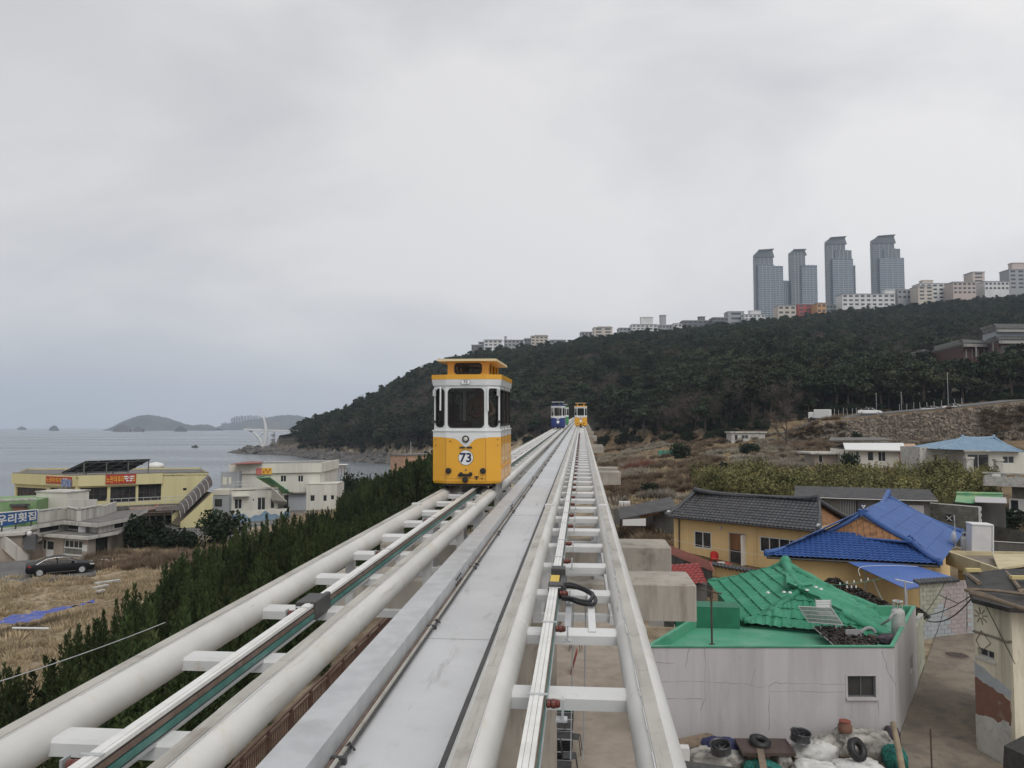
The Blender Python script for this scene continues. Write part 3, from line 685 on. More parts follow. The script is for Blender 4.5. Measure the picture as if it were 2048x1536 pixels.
    po = P('route_plate', m_trim, lambda mb: mb.add([(a*1.06,-.049,2.015+(b_-2.015)*1.1) for a,b_ in rrect(-.088,.088,1.972,2.058,.035)], [tuple(range(24))[::1]]))
    P('plate_face', m_disc, lambda mb: mb.add([(a,-.052,b_) for a,b_ in rrect(-.088,.088,1.972,2.058,.035)], [tuple(range(24))]), po)
    if number:
        put_text('number', number, .25, m_navy, no, Matrix.Translation((0,-.012,.508)) @ Matrix.Rotation(R(90),4,'X'), bold=.006, world=False)
        put_text('number', number, .085, m_trim, po, Matrix.Translation((0,-.055,2.013)) @ Matrix.Rotation(R(90),4,'X'), bold=.001, world=False)
    for s in (-1, 1):
        P('buffer', m_trim, lambda mb: mb.lathe((s*.345,0,.255), [(.04,0),(.045,-.02),(.06,-.025),(.058,-.05),(.03,-.055)], 20, 'y'))
        P('marker', m_dark, lambda mb: mb.box(s*.07-.055,s*.07+.055,-.02,-.001,.70,.735))
        def grab(mb):
            mb.tube(smooth_path([(s*(hw-.02),.12,1.86),(s*(hw-.10),.02,1.90),(s*(hw-.215),-.035,1.90),(s*(hw-.245) if s>0 else s*(hw-.185),-.045,1.86),(s*(hw-.245) if s>0 else s*(hw-.185),-.05,1.46)]), .018, 8)
        def grab2(mb):
            x0_ = s*(hw-.17) ; sg = 1 if s > 0 else 1
            xa = -hw+.03 if s < 0 else hw-.24; xb = -hw+.175 if s < 0 else hw-.02
            pth = [(xa,.06,1.82),(xa+.02,.05,1.88),(xb-.03,.0,1.90),(xb,-.02,1.87),(xb,-.03,1.45)] if s < 0 else [(xb,.08,1.84),(xb-.03,.06,1.89),(xa+.03,-.01,1.90),(xa,-.03,1.87),(xa,-.035,1.44)]
            mb.tube(smooth_path(pth), .017, 8)
        P('mirror_arm', m_white, grab2)
        P('mirror_bracket', m_galv, lambda mb: (mb.box(s*(hw-.04)-.03,s*(hw-.04)+.03,.03,.10,1.74,1.86)))
        P('side_latch', m_dark, lambda mb: (mb.box(s*(hw-.03)-.025,s*(hw-.03)+.025,.03,.10,1.20,1.25), mb.box(s*(hw-.17)-.05,s*(hw-.13)+.02,.0,.06,1.235,1.245)))
        for z in (.76,.87): P('reflector', m_brown, lambda mb: mb.lathe((s*(hw-.06),.104,z), [(.012,0),(.012,-.012)], 8, 'y'))
        P('side_handle', m_trim, lambda mb: mb.tube([(s*(hw+.005),.55,1.45),(s*(hw+.03),.55,1.47),(s*(hw+.03),.55,1.72),(s*(hw+.005),.55,1.74)], .01, 6))
    P('peg', m_dark, lambda mb: mb.lathe((-.31,-.0,.84), [(.014,0),(.014,-.01)], 8, 'y'))
    def coup(mb):
        mb.box(-.15,.11,-.05,-.001,.145,.195)
        for q in (-.09,.10): mb.lathe((q,-.01,.195), [(.035,0),(.038,-.03),(.02,-.04)], 14, 'y')
    P('coupler_plate', m_trim, coup)
    P('coupler', m_trim, lambda mb: mb.lathe((-.01,0,.075), [(.055,0),(.06,-.03),(.05,-.06),(.02,-.065)], 18, 'y'))
    P('jack_point', m_trim, lambda mb: (mb.box(.175,.255,-.02,-.001,.125,.15), mb.box(.2,.225,-.015,-.001,.08,.126), mb.box(.31,.335,-.015,-.001,.09,.115)))
    P('crest', m_brown, lambda mb: mb.lathe((.0,0,.27), [(.022,0),(.022,-.006)], 6, 'y'))
    # side: sill step, graffiti-like white script on the flank
    P('side_sill', paint, lambda mb: (mb.box(hw-.002,hw+.022,.35,CL-.3,.28,.33), mb.box(-hw-.022,-hw+.002,.35,CL-.3,.28,.33)))
    def script(mb):
        for k in range(3):
            y0 = .5+.5*k; pts = [(hw+.012, y0+.10*sin(a*1.7+k)+.05*a, .42+.16*a+.03*cos(a*3+k)) for a in [j*.25 for j in range(9)]]; mb.tube(smooth_path(pts,2), .0045, 4)
    if near: P('side_script', m_white, script)
    # underframe and wheels riding on the tubes
    if near: P('panel_seam', m_brown, lambda mb: ([mb.box(s*pw-.003,s*pw+.003,-.003,.002,.04,.9) for s in (-1,1)], mb.box(hw-.002,hw+.003,.9,.908,.06,1.95), mb.box(hw-.002,hw+.003,1.62,1.628,.06,1.95), mb.box(-.4,.4,-.0035,.001,.098,.102)))
    P('underframe', m_dark, lambda mb: (mb.box(-.50,.50,.12,CL-.12,-.055,-.002), mb.box(-.12,.12,.3,CL-.3,-.2,-.055), mb.box(hw-.16,hw-.12,.9,1.6,-.30,-.0)))
    for yy in (.45, CL-.45):
        for s in (-1,1):
            wo = P('wheel', m_black, lambda mb: mb.lathe((s*.455-.04,yy,-.03), [(.06,0),(.105,.008),(.105,.072),(.06,.08)], 20, 'x'))
            P('axle_box', m_dark, lambda mb: mb.box(s*.455-.1,s*.455+.1,yy-.14,yy+.14,-.04,.0), wo)
    P('guide_frame', m_galv, lambda mb: [mb.box(hw-.13,hw-.09,q,q+.1,-.34,.01) for q in (.35,.75,1.2)])
    if near:
        P('seat', m_inside, lambda mb: (mb.bevbox(-.5,-.05,.7,1.9,1.03,1.22,.04), mb.bevbox(-.6,-.45,.6,2.0,1.22,1.6,.04)))
        P('control_post', m_dark, lambda mb: mb.bevbox(.05,.5,.35,.6,1.03,1.3,.03))
    P('floor', m_inside, lambda mb: mb.box(-hw+.05,hw-.05,.2,CL-.2,1.0,1.03))
    return g
m_or = mat('capsule_orange', (.76,.38,.030), (.72,.355,.028), scale=1.5, rough=.32, coat=.3, dirt=(.55,.27,.03), dscale=2.5, dlo=.62, dhi=.85)
m_bl = mat('capsule_blue', (.012,.03,.17), rough=.32, coat=.3); m_gn = mat('capsule_green', (.045,.22,.085), rough=.32, coat=.3)
XL, XR = -2.29, -.08
tram(XL, 15.25, m_or, 'near yellow and white capsule car with number 73 on its front', '73', True)
tram(XL, 75.7, m_bl, 'far navy blue and white capsule car on the left track')
tram(XL, 96, m_gn, 'green and white capsule car half hidden behind the blue one')
tram(XR, 84.8, m_or, 'far yellow capsule car on the right track beside the blue one')
# ------------------------------------------------------------------ village on the right
m_lilac = mat('lilac_plaster', (.495,.475,.475), (.425,.41,.41), scale=.7, rough=.9, bump=.004, bscale=9, streak=1, dirt=(.36,.34,.335), dscale=1.6, dlo=.52, dhi=.72)
m_lilac2 = mat('crack_filler', (.37,.345,.35), (.32,.30,.305), scale=5, rough=.95)
m_green = mat('green_waterproofing', (.055,.27,.16), (.085,.33,.205), scale=.7, rough=.6, dirt=(.17,.36,.255), dscale=1.1, dlo=.5, dhi=.75, bump=.003, bscale=12)
m_gnet = mat('green_netted_tile', (.038,.235,.135), (.07,.29,.18), scale=1.1, rough=.8, dirt=(.025,.13,.078), dscale=2.2, dlo=.55, dhi=.72, bump=.012, bscale=14)
m_gdark = mat('green_paint', (.012,.13,.068), (.018,.16,.085), scale=2, rough=.6)
m_winw = mat('window_white', (.66,.66,.64), rough=.5); m_wing = mat('window_grey', (.42,.41,.41), rough=.6)
m_pane = mat('dark_pane', (.022,.024,.026), (.05,.05,.05), scale=1.2, rough=.09)
m_ochre = mat('ochre_plaster', (.78,.57,.28), (.70,.50,.24), scale=.8, rough=.85, streak=1, dirt=(.42,.29,.13), dscale=1.4, dlo=.58, dhi=.78, bump=.003, bscale=15)
m_btile = mat('black_tile', (.05,.051,.055), (.075,.075,.08), scale=2.5, rough=.5, dirt=(.10,.10,.10), dscale=4, dlo=.6, dhi=.8)
m_bltile = mat('blue_tile', (.036,.090,.27), (.046,.11,.31), scale=1.5, rough=.42, dirt=(.02,.06,.26), dscale=3, dlo=.55, dhi=.75)
m_blsheet = mat('blue_sheet', (.045,.115,.36), (.06,.135,.40), scale=1, rough=.5, bump=.01, bscale=2)
m_wood = mat('gable_wood', (.30,.15,.06), (.20,.095,.04), scale=4, rough=.7, streak=1, dirt=(.12,.055,.025), dscale=3, dlo=.5, dhi=.7)
m_dkfr = mat('dark_frame',(.10,.105,.11),rough=.5); m_redroof = mat('red_roof', (.26,.075,.05), (.21,.06,.04), scale=2, rough=.6); m_redtile = mat('red_tile', (.33,.06,.055), (.22,.045,.04), scale=4, rough=.6)
m_cream = mat('cream_plaster', (.56,.48,.30), (.48,.41,.255), scale=.9, rough=.9, streak=1, dirt=(.30,.25,.17), dscale=1.3, dlo=.55, dhi=.75, bump=.004, bscale=12)
m_cream2 = mat('old_cream_plaster', (.68,.63,.49), (.58,.53,.41), scale=1.1, rough=.9, streak=1, dirt=(.27,.23,.18), dscale=1.5, dlo=.52, dhi=.74, bump=.006, bscale=10)
m_brick = mat('bare_brick_render', (.21,.105,.075), (.16,.085,.06), scale=3, rough=.95, bump=.012, bscale=12, dirt=(.30,.22,.17), dscale=3, dlo=.56, dhi=.7)
m_whitew = mat('whitewash', (.52,.51,.47), (.42,.41,.38), scale=2, rough=.9, bump=.012, bscale=9, dirt=(.22,.21,.19), dscale=3, dlo=.55, dhi=.72)
m_block = mat('grey_block', (.17,.165,.145), (.12,.12,.10), scale=1.4, rough=.95, bump=.005, bscale=30, rnd=.12, dirt=(.08,.085,.06), dscale=1.3, dlo=.5, dhi=.72)
m_blkdk = mat('dark_render', (.13,.125,.115), (.09,.088,.08), scale=1.2, rough=.95, streak=1, bump=.004, bscale=14)
m_corr = mat('corrugated_dark', (.045,.045,.047), (.075,.072,.07), scale=1.5, rough=.7, dirt=(.12,.11,.10), dscale=2.2, dlo=.6, dhi=.75)
m_conc2 = mat('path_concrete', (.235,.195,.15), (.18,.15,.115), scale=.9, rough=.9, bump=.006, bscale=20, dirt=(.11,.10,.085), dscale=1.3, dlo=.5, dhi=.72)
m_pave = mat('yard_paving', (.36,.30,.24), (.29,.245,.195), scale=1.2, rough=.9, bump=.004, bscale=20, dirt=(.23,.195,.16), dscale=1.5, dlo=.55, dhi=.75)
m_grey = mat('grey_paint', (.33,.33,.335), (.28,.28,.285), scale=1, rough=.7)
m_tank = mat('tank_grey', (.60,.59,.585), (.54,.535,.53), scale=1.5, rough=.55); m_lpg = mat('cylinder_grey', (.50,.50,.48), (.42,.42,.40), scale=5, rough=.5, dirt=(.3,.22,.15), dscale=6, dlo=.62, dhi=.8)
m_rust = mat('rusty_iron', (.10,.06,.045), (.05,.04,.035), scale=9, rough=.8)
m_weed = mat('drying_seaweed', (.022,.020,.016), (.045,.038,.03), scale=12, rough=.75)
m_plast = mat('white_plastic', (.66,.66,.64), rough=.45); m_redpl = mat('red_plastic', (.45,.035,.03), rough=.4)
m_plank = mat('weathered_plank', (.22,.165,.115), (.15,.115,.085), scale=4, rough=.85)
m_teal2 = mat('teal_tarp', (.04,.24,.17), (.06,.28,.2), scale=2, rough=.6)

wear(m_lilac,(1.2,1.2,.25),.52,.70,(.36,.335,.335),.6); wear(m_lilac,(9,9,9),.62,.70,(.30,.285,.28),.5); wear(m_cream2,(2.5,2.5,.5),.52,.68,(.33,.29,.22),.7); wear(m_green,(2,2,2),.54,.70,(.20,.34,.25),.6); wear(m_gnet,(4,4,4),.56,.70,(.13,.36,.25),.6); wear(m_bltile,(3,3,3),.56,.70,(.09,.15,.31),.6); wear(m_conc2,(3,3,3),.56,.70,(.11,.095,.075),.7); wear(m_btile,(6,6,6),.56,.68,(.13,.13,.125),.6)
def pt(p): return (p[0], p[1])
def part(name, m, fn, par, **kw):
    mb = MB(); fn(mb); return mb.build(name, m, par, **kw)

# alley and yard surfaces
def sheet(name, pts, z, m, label, cell=1.2):
    """paved sheet laid over the ground"""
    mb = MB(); mb.slab([(p[0],p[1],z if len(p)<3 else p[2]) for p in pts], .12, V((0,0,1)) if False else None); o = mb.build(name, m); return tag(o, label, None, None, 'structure')
al = [PZ(1780,1640,.04), PZ(1793,1491,.04), PZ(1838,1367,.04), PZ(1866,1290,.04), PZ(1872,1270,.04), PZ(1962,1262,.04), PZ(1956,1330,.04), PZ(1962,1500,.04), PZ(2050,1580,.04), PZ(2100,1640,.04)]
sheet('path', [(p.x,p.y) for p in al], .10, m_conc2, 'worn concrete alley running between the walls')
sheet('pavement', [(-1.5,9),(9.0,9),(9.0,22.5),(1.6,23.4),(2.3,60),(-1.5,60)], .08, m_pave, 'brown paved yard under the elevated track')

# white house with the green roof
FR = PZ(1793,1491,0); dFR = (FR-CAM).dot(fw); FL = FR - rt*((1793-1292)/F*dFR); BR = PZ(1838,1367,0); sd = (BR-FR).normalized(); BR = FR + sd*6.3; BL = FL + sd*6.3
zt = PP(1600,1292,FL,FR)[1]; zr = zt-.34
wh = thing('plaster_house', 'low lilac grey plastered house with green painted flat roof', 'house', FL)
H1 = pix_rect(FL,FR,1695,1352,1752,1395); H2 = pix_rect(FR,BR,1820,1318,1826,1338)
def f(mb):
    mb.wall(FL,FR,-.3,zt-.03,[H1],.12); mb.wall(FR,BR,-.3,zt-.03,[H2],.12); mb.wall(BR,BL,-.3,zt-.03); mb.wall(BL,FL,-.3,zt-.03)
part('wall', m_lilac, f, wh)
window(wh,FL,FR,*H1,m_dkfr,m_pane,1,0,rec=.09,fw_=.04,sill=m_lilac); window(wh,FR,BR,*H2,m_wing,m_pane,0,0,rec=.08)
part('window_surround', m_lilac, lambda mb: (mb.wbox(FL,FR,H1[0]-.07,H1[1]+.07,H1[3]+.004,H1[3]+.05,0,.012), mb.wbox(FL,FR,H1[0]-.07,H1[0]-.003,H1[2],H1[3],0,.012), mb.wbox(FL,FR,H1[1]+.003,H1[1]+.07,H1[2],H1[3],0,.012)), wh)
def cracks(mb):
    s = 2.566
    for ln in ([(165,290),(400,290),(580,298),(640,305),(690,320),(740,312),(770,295),(900,300),(1140,305)],[(412,120),(412,370),(390,440)],[(160,375),(400,378)],[(150,190),(260,195)],[(740,310),(738,540)],[(670,230),(650,300)],
               [(330,120),(310,215)],[(1320,130),(1350,240),(1390,310)],[(745,340),(1130,343)],[(1300,380),(1300,470)],[(1165,400),(1165,480)]):
        P_ = []
        for (a,b_),(c_,d_) in zip(ln, ln[1:]):
            for k in range(6): t_ = k/6; P_.append((a+(c_-a)*t_+random.uniform(-3,3), b_+(d_-b_)*t_+random.uniform(-3,3)))
        P_.append(ln[-1]); e = (FR-FL).normalized(); n_ = V((e.y,-e.x,0))
        pts = []
        for x, y in P_: u, z = PP(1250+x/s, 1250+y/s, FL, FR); pts.append(FL+e*u+V((0,0,z))-n_*.004)
        mb.tube(pts, [random.uniform(.006,.016) for _ in pts], 6)
part('crack_repair', m_lilac2, cracks, wh)
def ins(k):                                # inset footprint
    a = (FR-FL).normalized(); return [FL+a*k+sd*k, FR-a*k+sd*k, BR-a*k-sd*k, BL+a*k-sd*k]
def f(mb):
    o_ = [FL,FR,BR,BL]; i_ = ins(.14)
    for k in range(4):
        a, b_, c_, d_ = o_[k], o_[(k+1)%4], i_[(k+1)%4], i_[k]
        mb.poly((a.x,a.y,zt),(b_.x,b_.y,zt),(c_.x,c_.y,zt),(d_.x,d_.y,zt)); mb.poly((d_.x,d_.y,zt),(c_.x,c_.y,zt),(c_.x,c_.y,zr-.1),(d_.x,d_.y,zr-.1)); mb.poly((a.x,a.y,zt-.03),(b_.x,b_.y,zt-.03),(b_.x,b_.y,zt),(a.x,a.y,zt))
part('parapet', m_green, f, wh)
part('flat_roof', m_green, lambda mb: mb.prism([pt(p) for p in ins(.12)], zr-.15, zr), wh)
part('drip_edge', m_gdark, lambda mb: mb.wbox(FL,FR,-.02,(FR-FL).length+.02,zt-.05,zt-.032,.0,.025), wh)
ga = PZ(1366,1255,zr); gb = PZ(1480,1258,zr)
part('stair_housing', m_gdark, lambda mb: (mb.wbox(ga,gb,-.25,(gb-ga).length,zr,zr+.72,-.9,0)), wh)
part('hatch', m_dark, lambda mb: mb.wbox(ga,gb,-.62,-.3,zr,zr+.68,-.5,-.02), wh)
part('corrugated_sheet', m_grey, lambda mb: [mb.wbox(ga,gb,-1.15+.06*k,-1.11+.06*k,zr,zr+.7,-.12,-.06+.02*(k%2)) for k in range(9)], wh)

# the hipped tile roof rising behind the flat part, laid over with green netting
gh = thing('tiled_roof_house', 'low house under a hipped tile roof netted and painted bright green', 'house', PZ(1560,1200,0))
eL, eR = PZ(1487,1249,zr+.1), PZ(1778,1276,zr+.1); bR = PZ(1752,1222,zr+.15); bL = PZ(1418,1168,zr+.2); J = PZ(1604,1184,zr+1.15); Pk = PZ(1571,1132,zr+1.45)
Jm = J
def f(mb):
    tile_face(mb, bL, eL, Pk, J, .34, .40, .085, .075, jit=.022)
    tile_face(mb, eL, eR, J, J+(eR-eL).normalized()*.02, .30, .38, .05, .05, jit=.03)
    tile_face(mb, eR, bR, J, Pk, .3, .38, .06, .05, jit=.03)
part('roof_tiles', m_gnet, f, gh, kind='stuff')
def f(mb):
    for a, b_, r_ in ((J,eL,.11),(J,eR,.13),(Pk,J,.17),(Pk,bL,.12),(Pk,bR,.15)):
        n_ = 14; pts = []
        for k in range(n_+1):
            t_ = k/n_; p = a.lerp(b_, t_); p = p + V((0,0,.05*NZ.noise((p.x*3,p.y*3,1)) - .12*sin(pi*t_)*(a is J or a is Pk) + .10)); pts.append(p)
        mb.tube(pts, [r_*(1+.18*NZ.noise((p.x*5,p.y*5,4))) for p in pts], 10)
    mb.lathe(Pk+V((0,0,-.05)), [(.22,0),(.24,.2),(.18,.36),(.08,.44)], 10)
part('ridge', m_gnet, f, gh, smooth=True)
part('wall', m_gdark, lambda mb: mb.prism([pt(p) for p in (eL.lerp(J,.1), eR.lerp(J,.1), bR.lerp(Pk,.12), bL.lerp(Pk,.12))], 0, zr+.05), gh)
# white shells scattered over the ridge netting
for k, (x, y) in enumerate([(1575,1170),(1590,1173),(1604,1172),(1614,1182),(1536,1187),(1580,1187),(1642,1180),(1632,1176),(1568,1186)]):
    q = PZ(x, y, zr+1.3); mb = MB(); mb.lathe((0,0,0), [(.02,0),(.07,.02),(.05,.06),(.0,.07)], 7); o = mb.build('white_float', m_plast, loc=q); tag(o, 'small white float scattered on the green ridge netting', 'float', 'white floats on the green roof')

# yellow house with black tiles
Ze, Zr = 3.0, 4.55
E0, E1 = PZ(1333,1032,Ze), PZ(1640,1062,Ze); R0, R1 = PZ(1388,987,Zr), PZ(1637,1003,Zr)
yh = thing('yellow_house', 'ochre yellow single storey house under a black tiled roof', 'house', E0.lerp(E1,.5)-V((0,0,Ze)))
ed = (E1-E0).normalized(); en = V((ed.y,-ed.x,0)); inn = -en
WA = E0 + inn*.55 + ed*.25; WB = E1 + inn*.55 - ed*.45; wd = 4.6; WA.z = WB.z = 0
holes = [pix_rect(WA,WB,1388,1061,1423,1099), pix_rect(WA,WB,1459,1066,1492,1136), pix_rect(WA,WB,1519,1072,1600,1113)]
def f(mb):
    mb.wall(WA,WB,-.6,Ze+.15,holes,.1); mb.wall(WB,WB+inn*wd,-.6,Ze+.15); mb.wall(WB+inn*wd,WA+inn*wd,-.6,Ze+.15); mb.wall(WA+inn*wd,WA,-.6,Ze+.15)
part('wall', m_ochre, f, yh)
window(yh,WA,WB,*holes[0],m_winw,m_pane,1,rec=.03,fw_=.075); window(yh,WA,WB,*holes[2],m_winw,m_pane,3,rec=.03,fw_=.07)
h = holes[1]
part('doorway', m_dark, lambda mb: (mb.wbox(WA,WB,h[0],h[1]*.5+h[0]*.5+.2,h[2],h[2]+(h[3]-h[2])*.55,-.1,-.09)), yh)
part('door_blind', m_wood, lambda mb: mb.wbox(WA,WB,h[0],h[1],h[2]+(h[3]-h[2])*.5,h[3],-.09,-.07), yh)
dl = part('door', m_winw, lambda mb: (mb.obox(WA+ed*(h[1]-.02)+en*.28+V((0,0,(h[2]+h[3])/2)), ed*.02, en*.3, V((0,0,(h[3]-h[2])/2)))), yh)
part('pane', m_pane, lambda mb: (mb.obox(WA+ed*(h[1]-.045)+en*.28+V((0,0,(h[2]+h[3])/2+.2)), ed*.006, en*.22, V((0,0,(h[3]-h[2])*.3)))), dl)
part('door_frame', m_wing, lambda mb: (mb.wbox(WA,WB,h[0]-.05,h[0],h[2],h[3],-.02,.03), mb.wbox(WA,WB,h[0]-.05,h[1]+.05,h[3]+.002,h[3]+.06,-.02,.03)), yh)
part('wall_lamp', m_winw, lambda mb: mb.lathe(WA+ed*PP(1442,1056,WA,WB)[0]+en*.08+V((0,0,PP(1442,1056,WA,WB)[1])), [(.05,-.1),(.1,0),(.06,.1)], 10), yh)
part('downpipe', m_rust, lambda mb: mb.tube([WA+ed*.35+en*.07+V((0,0,Ze)), WA+ed*.5+en*.07+V((0,0,Ze-.15)), WA+ed*.5+en*.07+V((0,0,-.5))], .05, 8), yh)
def lift(p, dz): return p + V((0,0,dz))
bE0, bE1 = E0+inn*(wd+1.1), E1+inn*(wd+1.1)
part('roof_tiles', m_btile, lambda mb: (tile_face(mb,E0,E1,R0,R1,.29,.31,.055,.045), tile_face(mb,bE1,bE0,R1,R0,.5,.6,.05,.04,2)), yh, kind='stuff')
part('gable', m_wood, lambda mb: (mb.poly(E1-ed*.5,bE1-ed*.5,R1-ed*.35), mb.poly(bE0+ed*.9,E0+ed*.9,R0+ed*.9)), yh)
part('fascia', m_dark, lambda mb: (mb.slab([E0-V((0,0,.02)),E1-V((0,0,.02)),E1+inn*.6+V((0,0,.12)),E0+inn*.6+V((0,0,.12))],.05), mb.tube([E0+en*.05-V((0,0,.05)),E1+en*.05-V((0,0,.05))],.07,8)), yh)
def f(mb):
    def arc(a, b_, r_, sag, end=0):
        pts = [a.lerp(b_,k/12)+V((0,0,.1-sag*sin(pi*k/12)+end*(abs(k/6-1)**4))) for k in range(13)]; mb.tube(pts, r_, 8)
    arc(R0,R1,.17,.04,.22); arc(R0,E0,.14,.10); arc(R1,E1,.14,.10); arc(R1,bE1,.14,.1); arc(R0,bE0,.14,.1)
    for p in (E0,E1,R0,R1): mb.lathe(p+V((0,0,.06)),[(.14,0),(.17,.1),(.12,.22)],8)
part('ridge', m_btile, f, yh)
for p in (E0.lerp(R0,.12),E1.lerp(R1,.12),E1+ed*.25): part('ridge_end_cap', m_winw, lambda mb: mb.lathe(p+V((0,0,.12))+en*.15,[(.0,-.02),(.13,0),(.13,.04),(.0,.06)],12,'y'), yh)
# yard in front of it: red chair, red table top, low black tiled garden wall
q0 = WA+ed*PP(1443,1130,WA,WB)[0]+en*.9
zc = .05
ch = thing('plastic_chair', 'red plastic chair with a round back beside the open door', 'chair', (q0.x,q0.y,zc))
def f(mb):
    n_ = 12
    for z0_,z1_,r0_,r1_ in ((.42,.86,.27,.25),):
        vs = []; 
        for k in range(n_+1):
            a = pi*(-.1+1.2*k/n_); hgt = .55+.34*sin(pi*k/n_)
            vs += [(.27*cos(a),.24*sin(a),.42),(.29*cos(a),.27*sin(a),hgt)]
        mb.add(vs,[(2*k,2*k+2,2*k+3,2*k+1) for k in range(n_)]); mb.add([(a*.93,b_*.93,c_) for a,b_,c_ in vs],[(2*k+1,2*k+3,2*k+2,2*k) for k in range(n_)])
part('backrest', m_redpl, f, ch, world=False); part('seat', m_redpl, lambda mb: mb.bevbox(-.24,.24,-.24,.22,.40,.44,.02), ch, world=False)
for sx_ in (-1,1):
    for sy_ in (-1,1): part('leg', m_redpl, lambda mb: mb.tube([(sx_*.2,sy_*.19,.41),(sx_*.25,sy_*.24,0)],.022,6), ch, world=False)
q1 = WA+ed*PP(1467,1135,WA,WB)[0]+en*1.5
tb = thing('low_table', 'low red table littered in front of the yellow house door', 'table', (q1.x,q1.y,0)); part('top', m_redpl, lambda mb: mb.bevbox(-.75,.55,-.35,.35,.28,.34,.02), tb, world=False)
for sx_ in (-.65,.45):
    for sy_ in (-.28,.28): part('leg', m_redpl, lambda mb: mb.box(sx_-.03,sx_+.03,sy_-.03,sy_+.03,0,.28), tb, world=False)
part('cloth', m_whitew, lambda mb: mb.bevbox(-.3,.2,-.2,.15,.342,.42,.03), tb, world=False)
gw0, gw1 = PZ(1424,1126,.9), PZ(1560,1150,.9)
gw = thing('garden_wall', 'low garden wall capped with black tiles before the yellow house', 'wall', gw0)
part('body', m_ochre, lambda mb: mb.wbox(gw0,gw1,0,(gw1-gw0).length,-.2,.8,-.15,0), gw)
n_ = int((gw1-gw0).length/.26)
cp = None
for k in range(n_):
    c0 = gw0.lerp(gw1,(k+.5)/n_); e_ = (gw1-gw0).normalized(); nn_ = V((e_.y,-e_.x,0))
    if cp is None: cp = part('tile', m_btile, lambda mb: mb.tube([nn_*.25,V((0,0,.12)),-nn_*.25],.1,8), gw, world=False); cp.location = c0-ORG[gw.name]-V((0,0,.1))
    else: d_ = cp.copy(); COL.objects.link(d_); d_.location = c0-ORG[gw.name]-V((0,0,.1))
# shed at its left with orange boarded eave
S0, S1 = PZ(1338,1023,2.7), PZ(1240,1036,2.7)
shd = thing('lean_to_shed', 'dark open lean-to with an orange board under its eave', 'shed', S0.lerp(S1,.5)-V((0,0,2.7)))
sdir = (S1-S0).normalized(); sn = V((0,1,0))
part('roof', m_corr, lambda mb: mb.slab([S0+V((.6,-.2,.35)),S1+V((0,-.2,-.05)),S1+V((0,3.5,.35)),S0+V((.6,3.5,.9))],.08), shd)
part('board', m_wood, lambda mb: mb.slab([S0+V((-.8,-.1,.06)),S0.lerp(S1,.62)+V((0,-.1,-.02)),S0.lerp(S1,.62)+V((0,-.1,-.25)),S0+V((-.8,-.1,-.2))],.05,V((0,-1,0))), shd)
part('back_wall', m_blkdk, lambda mb: (mb.box(S1.x-.1,S0.x+.4,S0.y+2.8,S0.y+3,-.2,2.6)), shd)
for k,xx in enumerate((S1.x+.3,S1.x+1.9,S0.x-1.2)): part('post', m_rust, lambda mb: mb.box(xx-.06,xx+.06,S0.y,S0.y+.12,-.1,2.65), shd)
part('wall', m_blkdk, lambda mb: mb.box(S0.x-1.2,S0.x+.45,S0.y+.7,S0.y+.85,-.2,2.6), shd)
part('fascia', m_winw, lambda mb: mb.slab([S1+V((.2,-.12,-.1)),S1+V((1.9,-.12,.0)),S1+V((1.9,-.12,-.55)),S1+V((.2,-.12,-.55))],.04,V((0,-1,0))), shd)
# small red roofs between pier and green roof
r0,r1,r2,r3 = PZ(1339,1090,2.0),PZ(1418,1122,2.0),PZ(1428,1144,1.6),PZ(1339,1108,1.6)
rr = thing('red_roof_shed', 'narrow shed with a smooth brick red metal roof', 'shed', V((r1.x,r1.y,0)))
part('roof', m_redroof, lambda mb: mb.slab([r0,r1,r2,r3],.1), rr); part('wall', m_blkdk, lambda mb: mb.prism([pt(r0),pt(r1),pt(r2.lerp(r1,.3)),pt(r3.lerp(r0,.3))],0,1.6), rr)
t0_,t1_,t2_,t3_ = PZ(1372,1134,2.1),PZ(1412,1136,2.1),PZ(1414,1168,1.6),PZ(1392,1170,1.6)
rt_ = thing('red_tiled_lean_to', 'little lean-to with red curved tiles beside the pier crosshead', 'shed', V((t1_.x,t1_.y,0)))
part('roof_tiles', m_redtile, lambda mb: tile_face(mb,PZ(1350,1172,1.6),t2_,PZ(1340,1134,2.1),t1_,.28,.3,.07,.05), rt_, kind='stuff'); part('wall', m_blkdk, lambda mb: mb.prism([pt(PZ(1350,1165,1.6)),pt(t2_.lerp(t1_,.1)),pt(t1_),pt(PZ(1340,1136,2.1))],0,1.5), rt_)
# litter by the shed: brown drum, cream jerrycan, red basin
q = PZ(1245,1068,.4); dr = thing('oil_drum', 'faded red drum lying by the lean-to shed', 'drum', q); part('body', m_redtile, lambda mb: mb.lathe((-.9,0,.1),[(.28,0),(.3,.03),(.3,.6),(.32,.62),(.3,.64),(.3,1.2),(.28,1.25)],16,'x'), dr, world=False); part('lid', m_redroof, lambda mb: mb.lathe((.36,0,.1),[(.24,0),(.24,.02)],16,'x'), dr, world=False)
q = PZ(1283,1069,.2); jc = thing('jerrycan', 'cream plastic jerrycan standing before the lean-to', 'can', q); part('body', mat('cream_plastic',(.55,.47,.28),rough=.5), lambda mb: mb.bevbox(-.3,.3,-.2,.2,0,.62,.06), jc, world=False); part('cap', m_yel, lambda mb: mb.lathe((0,0,.62),[(.09,0),(.09,.1)],10), jc, world=False)
q = PZ(1316,1070,.3); bs = thing('basin', 'red plastic basin propped in the dark lean-to', 'basin', q); part('bowl', m_redpl, lambda mb: mb.lathe((0,0,.35),[(.14,.0),(.2,.05),(.3,.16),(.28,.16),(.12,.02)],16,'y'), bs, world=False); part('foot', m_redpl, lambda mb: mb.box(-.12,.12,-.05,.05,0,.22), bs, world=False)

